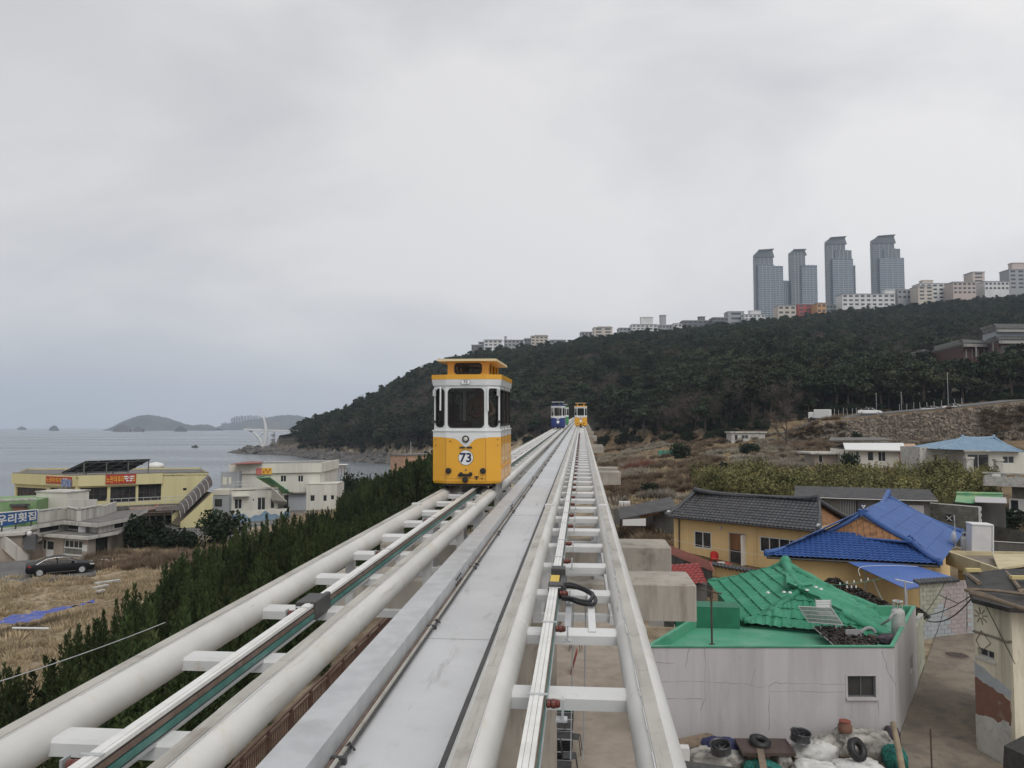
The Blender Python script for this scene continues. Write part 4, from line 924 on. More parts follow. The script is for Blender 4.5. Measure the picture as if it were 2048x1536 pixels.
# blue roofed house
ZE = 2.65
Pk = PZ(1724,1027,4.7); Fr = PZ(1777,991,5.0); Fr.z = 4.85
EL_, ER_ = PZ(1533,1112,ZE), PZ(1880,1130,ZE); GL_, GR_ = PZ(1642,1072,3.45), PZ(1826,1088,3.45)
FER = PZ(1925,1069,ZE+.1); ax = (Fr-Pk); ax.z = 0; ax = ax.normalized()
EFL = EL_ + ax*8
bh = thing('blue_roof_house', 'house under a vivid blue hip-and-gable roof with a wooden gable', 'house', V((Pk.x,Pk.y,0)))
def f(mb):
    tile_face(mb, EL_, ER_, GL_, GR_, .27, .25, .055, .06)
part('front_tiles', m_bltile, f, bh, kind='stuff')
part('side_tiles', m_bltile, lambda mb: (tile_face(mb, ER_, FER, Pk, Fr, .3, .9, .05, .03), tile_face(mb, EFL, EL_, Fr, Pk, .3, .9, .05, .03)), bh, kind='stuff')
gab = []
def f(mb):
    n_ = 14; a, b_ = GL_+V((.1,.06,.05)), GR_+V((-.1,.06,.05)); top = Pk+V((.0,-.05,-.22))
    for k in range(n_):
        t0,t1 = k/n_, (k+.93)/n_
        def hgt(t): return 2*min(t,1-t)
        p0,p1 = a.lerp(b_,t0), a.lerp(b_,t1); H_ = top - a.lerp(b_,.5)
        mb.slab([p0,p1,p1+H_*hgt(t1),p0+H_*hgt(t0)] if 0 < k < n_-1 else ([p0,p1,p1+H_*hgt(t1)] if k == 0 else [p0,p1,p0+H_*hgt(t0)]), .04, V((0,-1,0)))
part('gable_board', m_wood, f, bh)
def f(mb):
    def arc(a, b_, r_, sag=.08, end=0.0, n_=12):
        pts = [a.lerp(b_,k/n_)+V((0,0,.08-sag*sin(pi*k/n_)+end*((k/n_)**5))) for k in range(n_+1)]; mb.tube(pts, r_, 8)
    arc(Pk,Fr,.15,.3,.35); arc(Pk,GL_,.15,.08); arc(GL_,EL_,.13,.05,.12); arc(Pk,GR_,.15,.08); arc(GR_,ER_,.13,.05,.1); arc(Fr,FER,.14,.15,.1)
    arc(GL_,GR_,.06,0)
    mb.bevbox(Pk.x-.22,Pk.x+.22,Pk.y-.25,Pk.y+.1,Pk.z-.1,Pk.z+.25,.03); mb.bevbox(Fr.x-.14,Fr.x+.14,Fr.y-.1,Fr.y+.1,Fr.z,Fr.z+.55,.04)
    for p in (EL_,ER_,FER): mb.lathe(p+V((0,0,.1)),[(.13,-.1),(.15,.1),(.08,.25)],8)
part('ridge', mat('blue_ridge',(.026,.08,.25),(.034,.10,.29),scale=2,rough=.45), f, bh)
em = part('ridge_emblem', m_navy, lambda mb: mb.lathe(Pk+V((.0,-.2,.42)),[(.0,0),(.16,0),(.16,-.05),(.0,-.05)],14,'y'), bh); part('emblem_mark', m_plast, lambda mb: [mb.lathe(Pk+V((x_,-.255,.42+z_)),[(.0,0),(.05,0),(.05,-.01),(0,-.01)],8,'y') for x_,z_ in ((-.06,.03),(.06,.03),(0,-.07))], em)
fl = (ER_-EL_).normalized(); fi = V((-fl.y,fl.x,0))
wl = [EL_+fl*.9+fi*.7, ER_-fl*.7+fi*.7, FER-ax*.6-fl*.7, EFL-ax*.6+fl*.9]
part('wall', m_ochre, lambda mb: mb.prism([pt(p) for p in wl], -.3, ZE+.05), bh)
part('eave', m_dark, lambda mb: (mb.slab([EL_-V((0,0,.06)),ER_-V((0,0,.06)),ER_+fi*.8-V((0,0,.02)),EL_+fi*.8-V((0,0,.02))],.05), mb.tube([EL_-V((0,0,.08)),ER_-V((0,0,.08))],.06,8)), bh)
cv = [PZ(1696,1124,2.6),PZ(1800,1122,2.65),PZ(1903,1153,2.35),PZ(1838,1175,2.25),PZ(1813,1178,2.25)]
cn = thing('blue_canopy', 'flat blue sheet canopy reaching out in front of the blue roof', 'canopy', V((cv[3].x,cv[3].y,0)))
part('sheet', m_blsheet, lambda mb: mb.slab(cv,.03), cn); part('post', m_galv, lambda mb: (mb.tube([cv[4]-V((0,0,.03)),V((cv[4].x,cv[4].y,0))],.03,6), mb.tube([cv[0]+V((.8,-.1,-.05)),V((cv[0].x+.8,cv[0].y-.1,0))],.03,6)), cn)
part('rope', m_plast, lambda mb: mb.tube(smooth_path([PZ(1720,1152,2.3),PZ(1722,1134,2.62),PZ(1780,1131,2.62),PZ(1836,1133,2.6)]),.012,5), cn)
# brown yard wall below the canopy
yw0, yw1 = PZ(1725,1215,0), PZ(1838,1225,0)
part('yard_wall', m_blkdk, lambda mb: mb.wbox(yw0,yw1,0,(yw1-yw0).length,0,1.7,-.2,0), bh)

# flat cream house right of it
C0, C1 = PZ(1891,1101,2.75), PZ(2001,1139,2.75)
cd = (C1-C0).normalized(); ci = V((-cd.y,cd.x,0))
chs = thing('cream_flat_house', 'cream flat roofed house carrying a water tank and dish', 'house', V((C0.x,C0.y,0)))
zc0 = 2.75
part('wall', m_cream, lambda mb: mb.prism([pt(p) for p in (C0+cd*.5+ci*.4, C1+ci*.4, C1+ci*7, C0+cd*.5+ci*7)], -.3, zc0-.75), chs)
part('balcony_parapet', m_cream, lambda mb: (mb.wbox(C0,C1,0,(C1-C0).length,zc0-.75,zc0,-.14,0), mb.wbox(C0+ci*7,C0,0,7,zc0-.75,zc0,-.14,0), mb.wbox(C1,C1+ci*7,0,7,zc0-.75,zc0-.004,-.14,0)), chs)
part('flat_roof', m_conc2, lambda mb: mb.prism([pt(p) for p in (C0+cd*.14+ci*.14, C1-cd*.14+ci*.14, C1-cd*.14+ci*7, C0+cd*.14+ci*7)], zc0-.6, zc0-.22), chs)
side0 = C1; side1 = C1 + V((4.5,.9,0))
part('weathered_boards', m_plank, lambda mb: [mb.wbox(C1,side1,.02,4.4,zc0-2.9+.19*k,zc0-2.9+.19*k+.175,-.06-.01*(k%3),.0) for k in range(14)], chs)
part('slab_roof', m_cream, lambda mb: mb.slab([C1+V((0,.2,.02)),PZ(2060,1128,2.8),PZ(2060,1108,2.85),PZ(1985,1108,2.8)],.1), chs)
part('window', m_pane, lambda mb: mb.wbox(C0+cd*.5+ci*.4,C1+ci*.4,1.6,2.1,.6,1.5,0,.03), chs)
tk0 = PZ(1963,1101,2.78)
wt = thing('water_tank', 'big pale grey box tank leaning upright on the cream roof', 'water tank', (tk0.x,tk0.y,zc0-.2))
wt.rotation_euler = (0,R(2),R(-6))
part('body', m_tank, lambda mb: mb.bevbox(-.52,.50,-.05,.75,0,1.62,.03), wt, world=False); part('lid', m_winw, lambda mb: mb.bevbox(-.55,.56,-.09,.79,1.60,1.68,.03), wt, world=False); part('side_flange', m_winw, lambda mb: mb.bevbox(.5,.58,-.09,.7,.02,1.62,.015), wt, world=False)
def gas(p, s, label, rz=0):
    g = thing('gas_cylinder', label, 'gas cylinder', p, rz); 
    smooth_angle(part('body', m_lpg, lambda mb: mb.lathe((0,0,0),[(.13*s,0),(.17*s,.03),(.185*s,.08*s),(.185*s,.62*s),(.17*s,.70*s),(.10*s,.76*s),(.04*s,.77*s)],18), g, world=False))
    part('collar', m_lpg, lambda mb: [mb.obox((.12*s*cos(a),.12*s*sin(a),.86*s),(.012,0,0),(0,.012,0),(0,0,.09*s)) for a in (.6,1.7,2.8,3.9,5.1)]+[mb.tube([(.125*s*cos(a*pi/6),.125*s*sin(a*pi/6),.96*s) for a in range(13)],.022*s,6)], g, world=False)
    part('valve', m_rust, lambda mb: mb.lathe((0,0,.76*s),[(.03*s,0),(.03*s,.1*s),(.05*s,.11*s),(.05*s,.14*s)],10), g, world=False); return g
q = PZ(1930,1096,2.75); q.z = zc0-.2; gas(q, 1.1, 'grey gas cylinder next to the big roof tank')
part('unit', m_lpg, lambda mb: mb.bevbox(q.x+.28,q.x+.62,q.y+.1,q.y+.4,zc0-.2,zc0+.62,.02), chs)
q = PZ(1911,1090,2.75); q.z = zc0-.2
sdh = thing('satellite_dish', 'white satellite dish on a tall pole on the cream roof corner', 'satellite dish', q)
part('pole', m_galv, lambda mb: mb.tube([(0,0,0),(-.02,0,1.9)],.03,8), sdh, world=False)
dsh = part('dish', m_plast, lambda mb: mb.lathe((-.16,0,.62),[(.36,.10),(.25,.03),(.1,.0),(.0,-.005),(.1,-.02),(.26,.01),(.365,.08)],20,'x'), sdh, world=False); dsh.scale = (1,.8,1)
part('feed_arm', m_galv, lambda mb: mb.tube([(-.1,0,.35),(-.45,-.1,.6)],.015,6), sdh, world=False); part('foot', m_galv, lambda mb: (mb.tube([(0,0,.1),(.35,-.1,0)],.025,6),mb.tube([(0,0,.1),(-.3,-.2,0)],.025,6)), sdh, world=False)

# block walled sheds with corrugated roofs behind
def corr_roof(mb, p00, p10, p11, p01, n=60, h=.035, t=.02):
    """corrugated sheet: waves run from the near edge p00-p10 to the far edge"""
    vs = []
    for k in range(n*2+1):
        u = k/(n*2); dz = h if k % 2 else 0
        vs += [p00.lerp(p10,u)+V((0,0,dz)), p01.lerp(p11,u)+V((0,0,dz))]
    mb.add(vs, [(2*k,2*k+2,2*k+3,2*k+1) for k in range(n*2)])
A0, A1 = PZ(1596,992,3.9), PZ(1860,1000,3.9)
k1 = thing('block_shed', 'long grey block shed under a dark corrugated roof', 'shed', V((A0.x,A0.y,0)))
ab = (A1-A0).normalized(); ai = V((-ab.y,ab.x,0))
part('roof', m_corr, lambda mb: corr_roof(mb, A0-ab*.3-ai*.4, A1+ab*.5-ai*.4, A1+ab*.5+ai*4.2+V((0,0,.5)), A0-ab*.3+ai*4.2+V((0,0,.5)), 90), k1)
part('eave_pipe', m_winw, lambda mb: mb.tube([A0-ab*.3-ai*.42+V((0,0,-.02)), A0.lerp(A1,.35)-ai*.42-V((0,0,.06)), A1+ab*.5-ai*.42-V((0,0,.03))],.035,6), k1)
def blocks(par, A, B, z0, z1, m, bl=.42, bhh=.21, holes=(), t=.16, cap=300):
    """a wall of separate blocks, each proud of its joints"""
    e = (B-A); e.z = 0; L_ = e.length; e = e.normalized(); nrm = V((e.y,-e.x,0)); nu = max(1,int(L_/bl+.5)); nv = max(1,int((z1-z0)/bhh+.5)); bl_ = L_/nu; bh_ = (z1-z0)/nv
    part('mortar', mat('mural_joint',(.27,.26,.24),rough=.95) if callable(m) else m_blkdk, lambda mb: mb.wall(A-nrm*.012,B-nrm*.012,z0,z1,holes,.12), par)
    proto = None
    for j in range(nv):
        off = .5*bl_*(j % 2)
        for i in range(nu + (j % 2)):
            a = max(0, i*bl_-off); b_ = min(L_, (i+1)*bl_-off)
            if b_-a < .1: continue
            zc_ = z0+(j+.5)*bh_; uc = (a+b_)/2
            if any(h_[0]-.05 < uc < h_[1]+.05 and h_[2]-.05 < zc_ < h_[3]+.05 for h_ in holes): continue
            if proto is None:
                mb = MB(); mb.obox((0,0,0), e*(bl_/2-.008), nrm*.02, V((0,0,bh_/2-.008))); o = mb.build('block', m if not callable(m) else m(uc,zc_), par, world=False); proto = o
            else: o = proto.copy(); COL.objects.link(o)
            o.location = A+e*uc+V((0,0,zc_-A.z))-nrm*(.012+random.uniform(0,.007))-ORG[par.name]; o.scale = ((b_-a)/bl_ if abs(e.x)>abs(e.y) else 1, (b_-a)/bl_ if abs(e.y)>=abs(e.x) else 1, 1)
            if callable(m) and proto is not o: o.material_slots[0].link = 'OBJECT'; o.material_slots[0].material = m(uc,zc_)
hw1 = pix_rect(A0,A1,1680,1000,1716,1033)
part('wall', m_blkdk, lambda mb: (mb.wall(A0-V((0,0,A0.z)),A1-V((0,0,A1.z)),0,3.85,[hw1],.15), mb.wall(A1,A1+ai*4,0,3.85), mb.wall(A0+ai*4,A0,0,3.85), mb.wall(A1+ai*4,A0+ai*4,0,3.85)), k1)
part('gate', m_grey, lambda mb: [mb.wbox(A0,A1,hw1[0]+.12*q_,hw1[0]+.12*q_+.05,hw1[2],hw1[3],-.12,-.08) for q_ in range(int((hw1[1]-hw1[0])/.12))], k1); part('gate_back', m_dark, lambda mb: mb.wbox(A0,A1,hw1[0],hw1[1],hw1[2],hw1[3],-.16,-.14), k1)
hwx = pix_rect(A0,A1,1818,1010,1848,1028); part('window', m_wing, lambda mb: mb.wbox(A0,A1,hwx[0],hwx[1],hwx[2],hwx[3],0,.03), k1)
B0, B1 = PZ(1858,1005,3.45), PZ(1962,1014,3.35); B0.z = B1.z = 0
bw = thing('block_wall_shed', 'grey block wall with a small square opening and white top edge', 'wall', B0)
hh_ = pix_rect(B0,B1,1890,1029,1906,1044)
blocks(bw, B0, B1, 0, 3.3, m_block, .45, .22, [hh_])
part('opening', m_dark, lambda mb: mb.wbox(B0,B1,hh_[0],hh_[1],hh_[2],hh_[3],-.12,-.1), bw)
part('opening_lattice', m_plast, lambda mb: (mb.tube([B0+(B1-B0).normalized()*(hh_[0]+.1)+V((0,0,hh_[2]+.1)),B0+(B1-B0).normalized()*(hh_[1]-.1)+V((0,0,hh_[3]-.1))],.03,5), mb.tube([B0+(B1-B0).normalized()*(hh_[1]-.1)+V((0,0,hh_[2]+.1)),B0+(B1-B0).normalized()*(hh_[0]+.1)+V((0,0,hh_[3]-.1))],.03,5)), bw)
part('coping', m_winw, lambda mb: (mb.slab([B0+V((0,-.03,3.45)),B1+V((0,-.03,3.37)),B1+V((0,.15,3.37)),B0+V((0,.15,3.45))],.07), mb.wbox(B0,B1,(B1-B0).length-.18,(B1-B0).length,1.4,3.3,-.1,.03)), bw)
G0, G1 = PZ(1910,1003,2.5), PZ(1950,1004,2.5)
gr2 = thing('green_roof_shed', 'low shed with faded green and pale sheets on its roof', 'shed', V((G0.x,G0.y,0)))
m_gfad = mat('faded_green', (.10,.30,.16), (.26,.36,.17), scale=.8, rough=.7)
part('green_sheet', m_gfad, lambda mb: mb.slab([PZ(1910,1003,3.5),PZ(1944,1006,3.4),PZ(2006,993,3.7),PZ(2006,985,3.9),PZ(1915,983,3.9)],.06), gr2)
part('pale_sheet', m_wing, lambda mb: mb.slab([PZ(1950,1004,3.55),PZ(2014,1006,3.55),PZ(2012,995,3.8),PZ(1950,993,3.8)],.04), gr2)
part('wall', m_blkdk, lambda mb: mb.prism([pt(PZ(1905,1000,3.4)),pt(PZ(2010,1004,3.4)),pt(PZ(2010,992,3.6)),pt(PZ(1915,990,3.6))],0,3.3), gr2)
part('green_edge', m_gfad, lambda mb: mb.tube([PZ(1912,986,3.9),PZ(2005,988,3.9)],.12,6), gr2)
q0,q1 = PZ(1958,1048,1.4),PZ(2070,1070,1.4); q0.z=q1.z=0
yl = thing('yard_block_wall', 'weathered grey block wall behind the cream house roof', 'wall', q0)
blocks(yl, q0, q1, 0, 1.5, m_block, .45, .22)
q0,q1 = PZ(1965,1085,1.2),PZ(2085,1092,1.2); q0.z=q1.z=0
yl2 = thing('yard_wall', 'long dark garden wall with a pale rail beside the roof tank', 'wall', q0)
part('body', m_blkdk, lambda mb: mb.wbox(q0,q1,0,(q1-q0).length,0,1.3,-.2,0), yl2); part('rail', m_winw, lambda mb: mb.tube([q0+V((0,-.05,1.34)),q1+V((0,-.05,1.34))],.025,6), yl2)
# grey concrete house cut by the right edge
D0 = PZ(1966,962,4.6); D1 = PZ(2110,968,4.6)
gc = thing('concrete_house', 'grey rendered house with a white balcony slab at the picture edge', 'house', V((D0.x,D0.y,0)))
dd_ = (D1-D0).normalized(); di = V((-dd_.y,dd_.x,0))
part('wall', m_block, lambda mb: mb.prism([pt(p) for p in (D0+dd_*2+di*1.2,D1+di*1.2,D1+di*8,D0+dd_*2+di*8)],0,4.55), gc)
part('balcony', m_whitew, lambda mb: (mb.wbox(D0,D1,0,(D1-D0).length,4.35,5.05,-.15,0), mb.wbox(D0+di*8,D0,0,8,4.35,5.05,-.15,0), mb.prism([pt(D0),pt(D1),pt(D1+di*8),pt(D0+di*8)],4.2,4.36)), gc)
part('balcony_rail', m_whitew, lambda mb: (mb.wbox(D0,D1,0,(D1-D0).length,5.3,5.42,-.2,.06),[mb.wbox(D0,D1,.3+1.1*k,.7+1.1*k,5.05,5.3,-.15,-.02) for k in range(6)]), gc)
hD = pix_rect(D0+di*1.2,D1+di*1.2,2022,1000,2046,1022)
part('window', m_winw, lambda mb: (mb.wbox(D0+di*1.2,D1+di*1.2,hD[0]-.15,hD[1]+.3,hD[2]-.2,hD[3]+.15,0,.05)), gc); part('pane', m_pane, lambda mb: (mb.wbox(D0+di*1.2,D1+di*1.2,hD[0],hD[0]+.55,hD[2],hD[3],.052,.06)), gc)

# mural wall across the alley end
M0, M1 = PZ(1842,1276,.1), PZ(1962,1264,.1); M0.z = M1.z = 0
mw = thing('mural_wall', 'block wall painted in faded green, blue and pink fields', 'wall', M0)
mg = mat('mural_green', (.37,.38,.30), (.31,.315,.25), scale=2, rough=.9, dirt=(.22,.22,.17), dscale=3, dlo=.5, dhi=.75); mbl = mat('mural_blue', (.37,.395,.41), (.32,.345,.36), scale=2, rough=.9, dirt=(.25,.26,.26), dscale=3, dlo=.58, dhi=.8); mpk = mat('mural_pink', (.37,.325,.32), (.32,.28,.275), scale=2, rough=.9, dirt=(.24,.20,.2), dscale=3, dlo=.55, dhi=.78)
LM = (M1-M0).length; HM = PP(1880,1164,M0,M1)[1]
def fld(u, z):
    a = u/LM; b_ = z/HM
    if a < .9*(b_-.12)*.62+.0 and b_ > .25 and a < .45: return mg
    if a + .35*b_*.6 < .52: return mbl
    if a > .82 and b_ < .62: return mbl
    return mpk
blocks(mw, M0, M1, 0, HM, fld, .40, .195)
em_ = (M1-M0).normalized(); nm_ = V((em_.y,-em_.x,0))
def f(mb):
    for ln in ([(.02,.38),(.30,.78),(.42,1.0)],[(.30,.78),(.62,.60)],[(.44,.75),(.34,.35),(.22,.02)],[(.78,.8),(.76,.1)]):
        mb.tube(smooth_path([M0+em_*(a*LM)+V((0,0,b_*HM))+nm_*.006 for a,b_ in ln]),.02,5)
part('mural_line', m_blkdk, f, mw)
def f(mb):
    k = 0; 
    for k in range(18):
        u = -.1+.18*k
        if u > 2.2: break
        mb.tube([M0+em_*u+nm_*.16+V((0,0,HM+.02)),M0+em_*u-nm_*.2+V((0,0,HM+.12))],.075,7)
part('tile_coping', m_btile, f, mw, kind='stuff')
# painted wall continuing the side of the white house
W0 = BR; W1 = BR + sd*2.9
pw_ = thing('painted_wall', 'short wall with peeling pastel green paint along the alley', 'wall', W0)
part('body', mg, lambda mb: mb.wbox(W0,W1,0.02,2.9,-.1,2.05,-.2,-.02), pw_); part('gate_frame', m_wing, lambda mb: (mb.wbox(W0,W1,.05,.16,2.05,2.6,-.1,-.03), mb.obox(W0+sd*1.2+V((0,0,2.25)),sd*1.2+V((0,0,-.18)),V((.03,0,0)),V((0,0,.03)))), pw_)

# cream house at the right of the alley
KZ = 4.5; K0, K1 = PZ(1945,1193,KZ), PZ(2022,1213,KZ); K2 = PZ(2140,1204,KZ)
kh = thing('peeling_house', 'tall cream house with peeling base and dark tarp roof at the alley', 'house', V((K0.x,K0.y,0)))
KA, KB, KC = V((K0.x,K0.y,0)), V((K1.x,K1.y,0)), V((K2.x,K2.y,0))
KBK = KA*1.17 + V((.35,0,0)); KBK.z = 0
hk = pix_rect(KA,KB,1955,1293,1989,1322)
part('wall', m_cream2, lambda mb: (mb.wall(KA,KB,-.3,KZ,[hk],.14), mb.wall(KB,KC,-.3,KZ), mb.wall(KC,KC+V((0,5,0)),-.3,KZ), mb.wall(KC+V((0,5,0)),KBK,-.3,KZ), mb.wall(KBK,KA,-.3,KZ)), kh)
window(kh,KA,KB,*hk,m_wing,m_pane,1,rec=.1,fw_=.04,sill=m_whitew)
# peeled zones of the base: irregular plaster patches standing a little proud
ek = (KB-KA).normalized(); nk = V((ek.y,-ek.x,0)); LK = (KB-KA).length
def patch(name, m, pix, prd):
    def f(mb):
        P_ = []
        for (x0_,y0_),(x1_,y1_) in zip(pix, pix[1:]+pix[:1]):
            for k in range(5): t_ = k/5; u, z = PP(x0_+(x1_-x0_)*t_, y0_+(y1_-y0_)*t_, KA, KB); P_.append((min(max(u+random.uniform(-.025,.025),0),LK), max(-.25,z+random.uniform(-.03,.03))))
        pts = [KA+ek*u+V((0,0,z))+nk*prd for u,z in P_]; lo = [p-nk*prd for p in pts]; n_ = len(pts)
        mb.add(pts+lo, [tuple(range(n_))]+[(i,n_+i,n_+(i+1)%n_,(i+1)%n_) for i in range(n_)])
    part(name, m, f, kh)
patch('brick_render', m_brick, [(1947,1350),(1965,1364),(2000,1385),(2022,1402),(2022,1470),(2000,1452),(1975,1438),(1950,1428)], .012)
patch('whitewash', m_whitew, [(1949,1428),(1962,1430),(1985,1436),(2000,1446),(2006,1440),(2018,1446),(2022,1455),(2022,1536),(1990,1530),(1965,1515),(1952,1480)], .03)
patch('pale_band', mbl, [(1947,1322),(1965,1335),(1990,1355),(2022,1380),(2022,1400),(1990,1380),(1962,1362),(1947,1350)], .006)
def f(mb):
    P_ = []
    for x,y in ((1947,1262),(1985,1273),(2015,1284),(2022,1283)): u,z = PP(x,y,KA,KB); P_.append(KA+ek*u+V((0,0,z))+nk*.01)
    mb.tube(P_, .035, 6); e2 = (KC-KB).normalized(); mb.tube([P_[-1], P_[-1]+e2*3+V((0,0,.0))], .035, 6)
part('string_course', m_conc2, f, kh)
u0_,z0_ = PP(1964,1240,KA,KB)
def f(mb):                                   # worn painted motif: leaf strokes in a diamond
    c0 = KA+ek*PP(1962,1232,KA,KB)[0]+V((0,0,PP(1962,1232,KA,KB)[1]))+nk*.006
    for a in range(8):
        an = a*pi/4+.2; d_ = ek*cos(an)+V((0,0,sin(an))); mb.tube([c0+d_*.06,c0+d_*.24],.016,5)
    mb.tube([c0+V((0,0,-.42)),c0+ek*.32+V((0,0,-.7)),c0+V((0,0,-1.0)),c0-ek*.2+V((0,0,-.75)),c0+V((0,0,-.42))],.014,5)
part('painted_motif', m_conc2, f, kh)
rf = [PZ(1943,1197,4.53),PZ(2018,1216,4.53),PZ(2140,1222,4.53),PZ(2140,1136,4.8),PZ(2005,1138,4.8),PZ(1929,1147,4.75)]
part('tarp_roof', mat('tarp_black',(.022,.021,.02),(.045,.042,.038),scale=2,rough=.75,bump=.02,bscale=3), lambda mb: mb.slab(rf,.12), kh)
def f(mb):
    for a,b_,r_ in (((1932,1178),(2060,1190),.05),((1940,1186),(2060,1222),.06),((1930,1180),(1990,1196),.045),((2008,1140),(2040,1178),.06),((2036,1184),(2060,1181),.06),((1929,1147),(1958,1166),.07)):
        p,q = PZ(*a,4.72),PZ(*b_,4.72); mb.tube([p,p.lerp(q,.5)+V((0,0,.03)),q],r_,6)
part('plank', m_plank, f, kh, kind='stuff')
part('eave_board', m_cream, lambda mb: (mb.slab([PZ(1950,1192,4.48),PZ(2018,1210,4.48),PZ(2018,1214,4.4),PZ(1950,1196,4.4)],.1,nk)), kh)
for x,y,w_ in ((1946,1143,.5),(2040,1158,.6)): q = PZ(x,y,4.8); o = part('timber_block', mat('pale_timber',(.55,.45,.2),rough=.7), lambda mb: mb.obox((0,0,.05),(w_/2.2,0,0),(0,.08,0),(0,0,.05)), None); o.location = q; tag(o, 'short yellow timber end lying on the tarp roof '+('near its left corner' if x<2000 else 'by the picture edge'), 'timber')

# wires
m_wire = mat('wire_black', (.01,.01,.01), rough=.6)
def wire(name, label, a, b_, sag, r_=.014, m=m_wire, cat='cable', group=None):
    pts = [a.lerp(b_,k/16)-V((0,0,sag*4*(k/16)*(1-k/16))) for k in range(17)]; mb = MB(); mb.tube(pts, r_, 5); o = mb.build(name, m); return tag(o, label, cat, group)
wa = PZ(1846,1232,2.6)
wire('overhead_cable', 'black cable slung across the alley, upper of the two', wa, PZ(1944,1190,4.6), .12)
wire('overhead_cable', 'black cable sagging across the alley, lower of the two', PZ(1848,1238,2.5), PZ(1945,1194,4.55), .35, .02)
wire('hanging_wire', 'thin dark wire running down the cream house wall', KA+ek*PP(1967,1200,KA,KB)[0]+V((0,0,KZ))+nk*.03, KA+ek*PP(2032,1328,KA,KB)[0]+V((0,0,PP(2032,1328,KA,KB)[1]))+nk*.03, .0, .01)
wire('washing_line', 'thin line with pegs strung in front of the yellow house', WA+en*.6+ed*.2+V((0,0,1.35)), WB+en*.6+V((0,0,1.1)), .15, .012, m_plast)
wire('washing_line', 'washing line with white pegs near the canopy', PZ(1660,1170,2.4), PZ(1800,1148,2.6), .1, .010, m_teal2)
wire('hose', 'white hose curving down the yard wall to the gas cylinder', PZ(1746,1158,2.0), PZ(1784,1220,1.2), .25, .022, m_plast)
for k in range(8):
    p = PZ(1680+14*k if k<5 else 1694+9*(k-5), 1166-2.3*k if k<5 else 1172, 2.36); mb = MB(); mb.box(-.03,.03,-.02,.02,-.09,.02); o = mb.build('peg', m_plast, loc=p); tag(o,'white peg clipped on the washing line','peg','pegs on the washing line')

# antennas on the roof
def aerial(p0, h, bar, label, m):
    g = thing('aerial_pole', label, 'aerial', p0)
    part('pole', m, lambda mb: mb.tube([(0,0,0),(0,0,h)],.032,8), g, world=False); part('crossbar', m, lambda mb: mb.tube([(bar[0],0,h-.02+.08),(bar[1],0,h-.08)],.026,8), g, world=False); part('foot', m, lambda mb: mb.lathe((0,0,0),[(.09,0),(.09,.02),(.04,.03)],10), g, world=False); return g
q = PZ(1424,1289,zr); aerial(q, 1.68, (-.38,.33), 'dark rusty T shaped pole on the green flat roof', m_rust)
q = PZ(1812,1242,1.9); aerial(q, 1.55, (-.36,.3), 'pale T shaped pole beside the gas cylinder at the roof corner', m_galv)
# gas cylinder and bundle at the roof corner
q = PZ(1797,1270,zr+.02); gas(q, 1.15, 'grey gas cylinder at the right corner of the green flat roof', .4)
part('pipe', m_grey, lambda mb: mb.tube(smooth_path([PZ(1763,1249,zr+.4),PZ(1777,1240,zr+.7),PZ(1784,1230,zr+.85),PZ(1792,1228,zr+.85)]),.04,8), wh)
q = PZ(1776,1286,zr)
def bundle(loc, name, label, m, s, seed, cat, strap=None, group=None, sq=(1,1,1), rz=0):
    """soft lumpy sack: one closed surface with folds"""
    rnd = random.Random(seed); nu, nv = 44, 20; vs = []
    for j in range(nv+1):
        ph = -pi/2 + pi*j/nv
        for i in range(nu):
            th = 2*pi*i/nu; x, y, z = cos(ph)*cos(th), cos(ph)*sin(th), sin(ph)
            x = math.copysign(abs(x)**.75, x); y = math.copysign(abs(y)**.75, y); z = math.copysign(abs(z)**.8, z)
            k = 1 + .20*NZ.noise((x*1.6+seed,y*1.6,z*1.6)) + .10*NZ.noise((x*3.5+z*2,y*3.5+seed,z*5)) - .13*abs(NZ.noise((x*5+y*3,y*2+seed,z*6)))
            vs.append((x*k*s[0]*.56, y*k*s[1]*.56, max(.0,(z*k+.8)/1.8)*s[2]*.9))
    fs = [(j*nu+i, j*nu+(i+1)%nu, (j+1)*nu+(i+1)%nu, (j+1)*nu+i) for j in range(nv) for i in range(nu)]
    mb = MB(); mb.add(vs, fs); o = mb.build(name, m, smooth=True, loc=loc); o.rotation_euler = (0,0,rz); ORG[o.name] = V(loc); return tag(o, label, cat, group)
m_cloth = mat('dark_cloth', (.04,.035,.05), (.09,.06,.07), scale=6, rough=.9)
bundle(q, 'folded_bedding', 'dark folded bundle lying in the roof corner by the cylinder', m_cloth, (.75,.5,.3), 3, 'bundle', rz=.6)
# drying rack, white chair, grey bench and seaweed beds on the flat roof
q = PZ(1634,1232,zr+.6)
dy = thing('drying_rack', 'slatted pale wire frame leaning on the green tiled roof', 'frame', q)
c4_ = [PZ(1597,1213,zr+1.12),PZ(1663,1216,zr+1.1),PZ(1686,1250,zr+.62),PZ(1617,1244,zr+.62)]
def f(mb):
    for a,b_ in zip(c4_,c4_[1:]+c4_[:1]): mb.tube([a,b_],.018,6)
    for k in range(1,4): mb.tube([c4_[0].lerp(c4_[3],k/4),c4_[1].lerp(c4_[2],k/4)],.012,5)
part('border', m_wing, f, dy); 
m_mesh = mat('grey_mesh', (.24,.26,.24), (.16,.22,.18), scale=10, rough=.8)
def f(mb):
    for k in range(30): t_ = (k+.5)/30; mb.tube([c4_[0].lerp(c4_[3],t_),c4_[1].lerp(c4_[2],t_)],.006,4,False)
    for k in range(34): t_ = (k+.5)/34; mb.tube([c4_[0].lerp(c4_[1],t_),c4_[3].lerp(c4_[2],t_)],.006,4,False)
part('mesh', m_mesh, f, dy, kind='stuff')
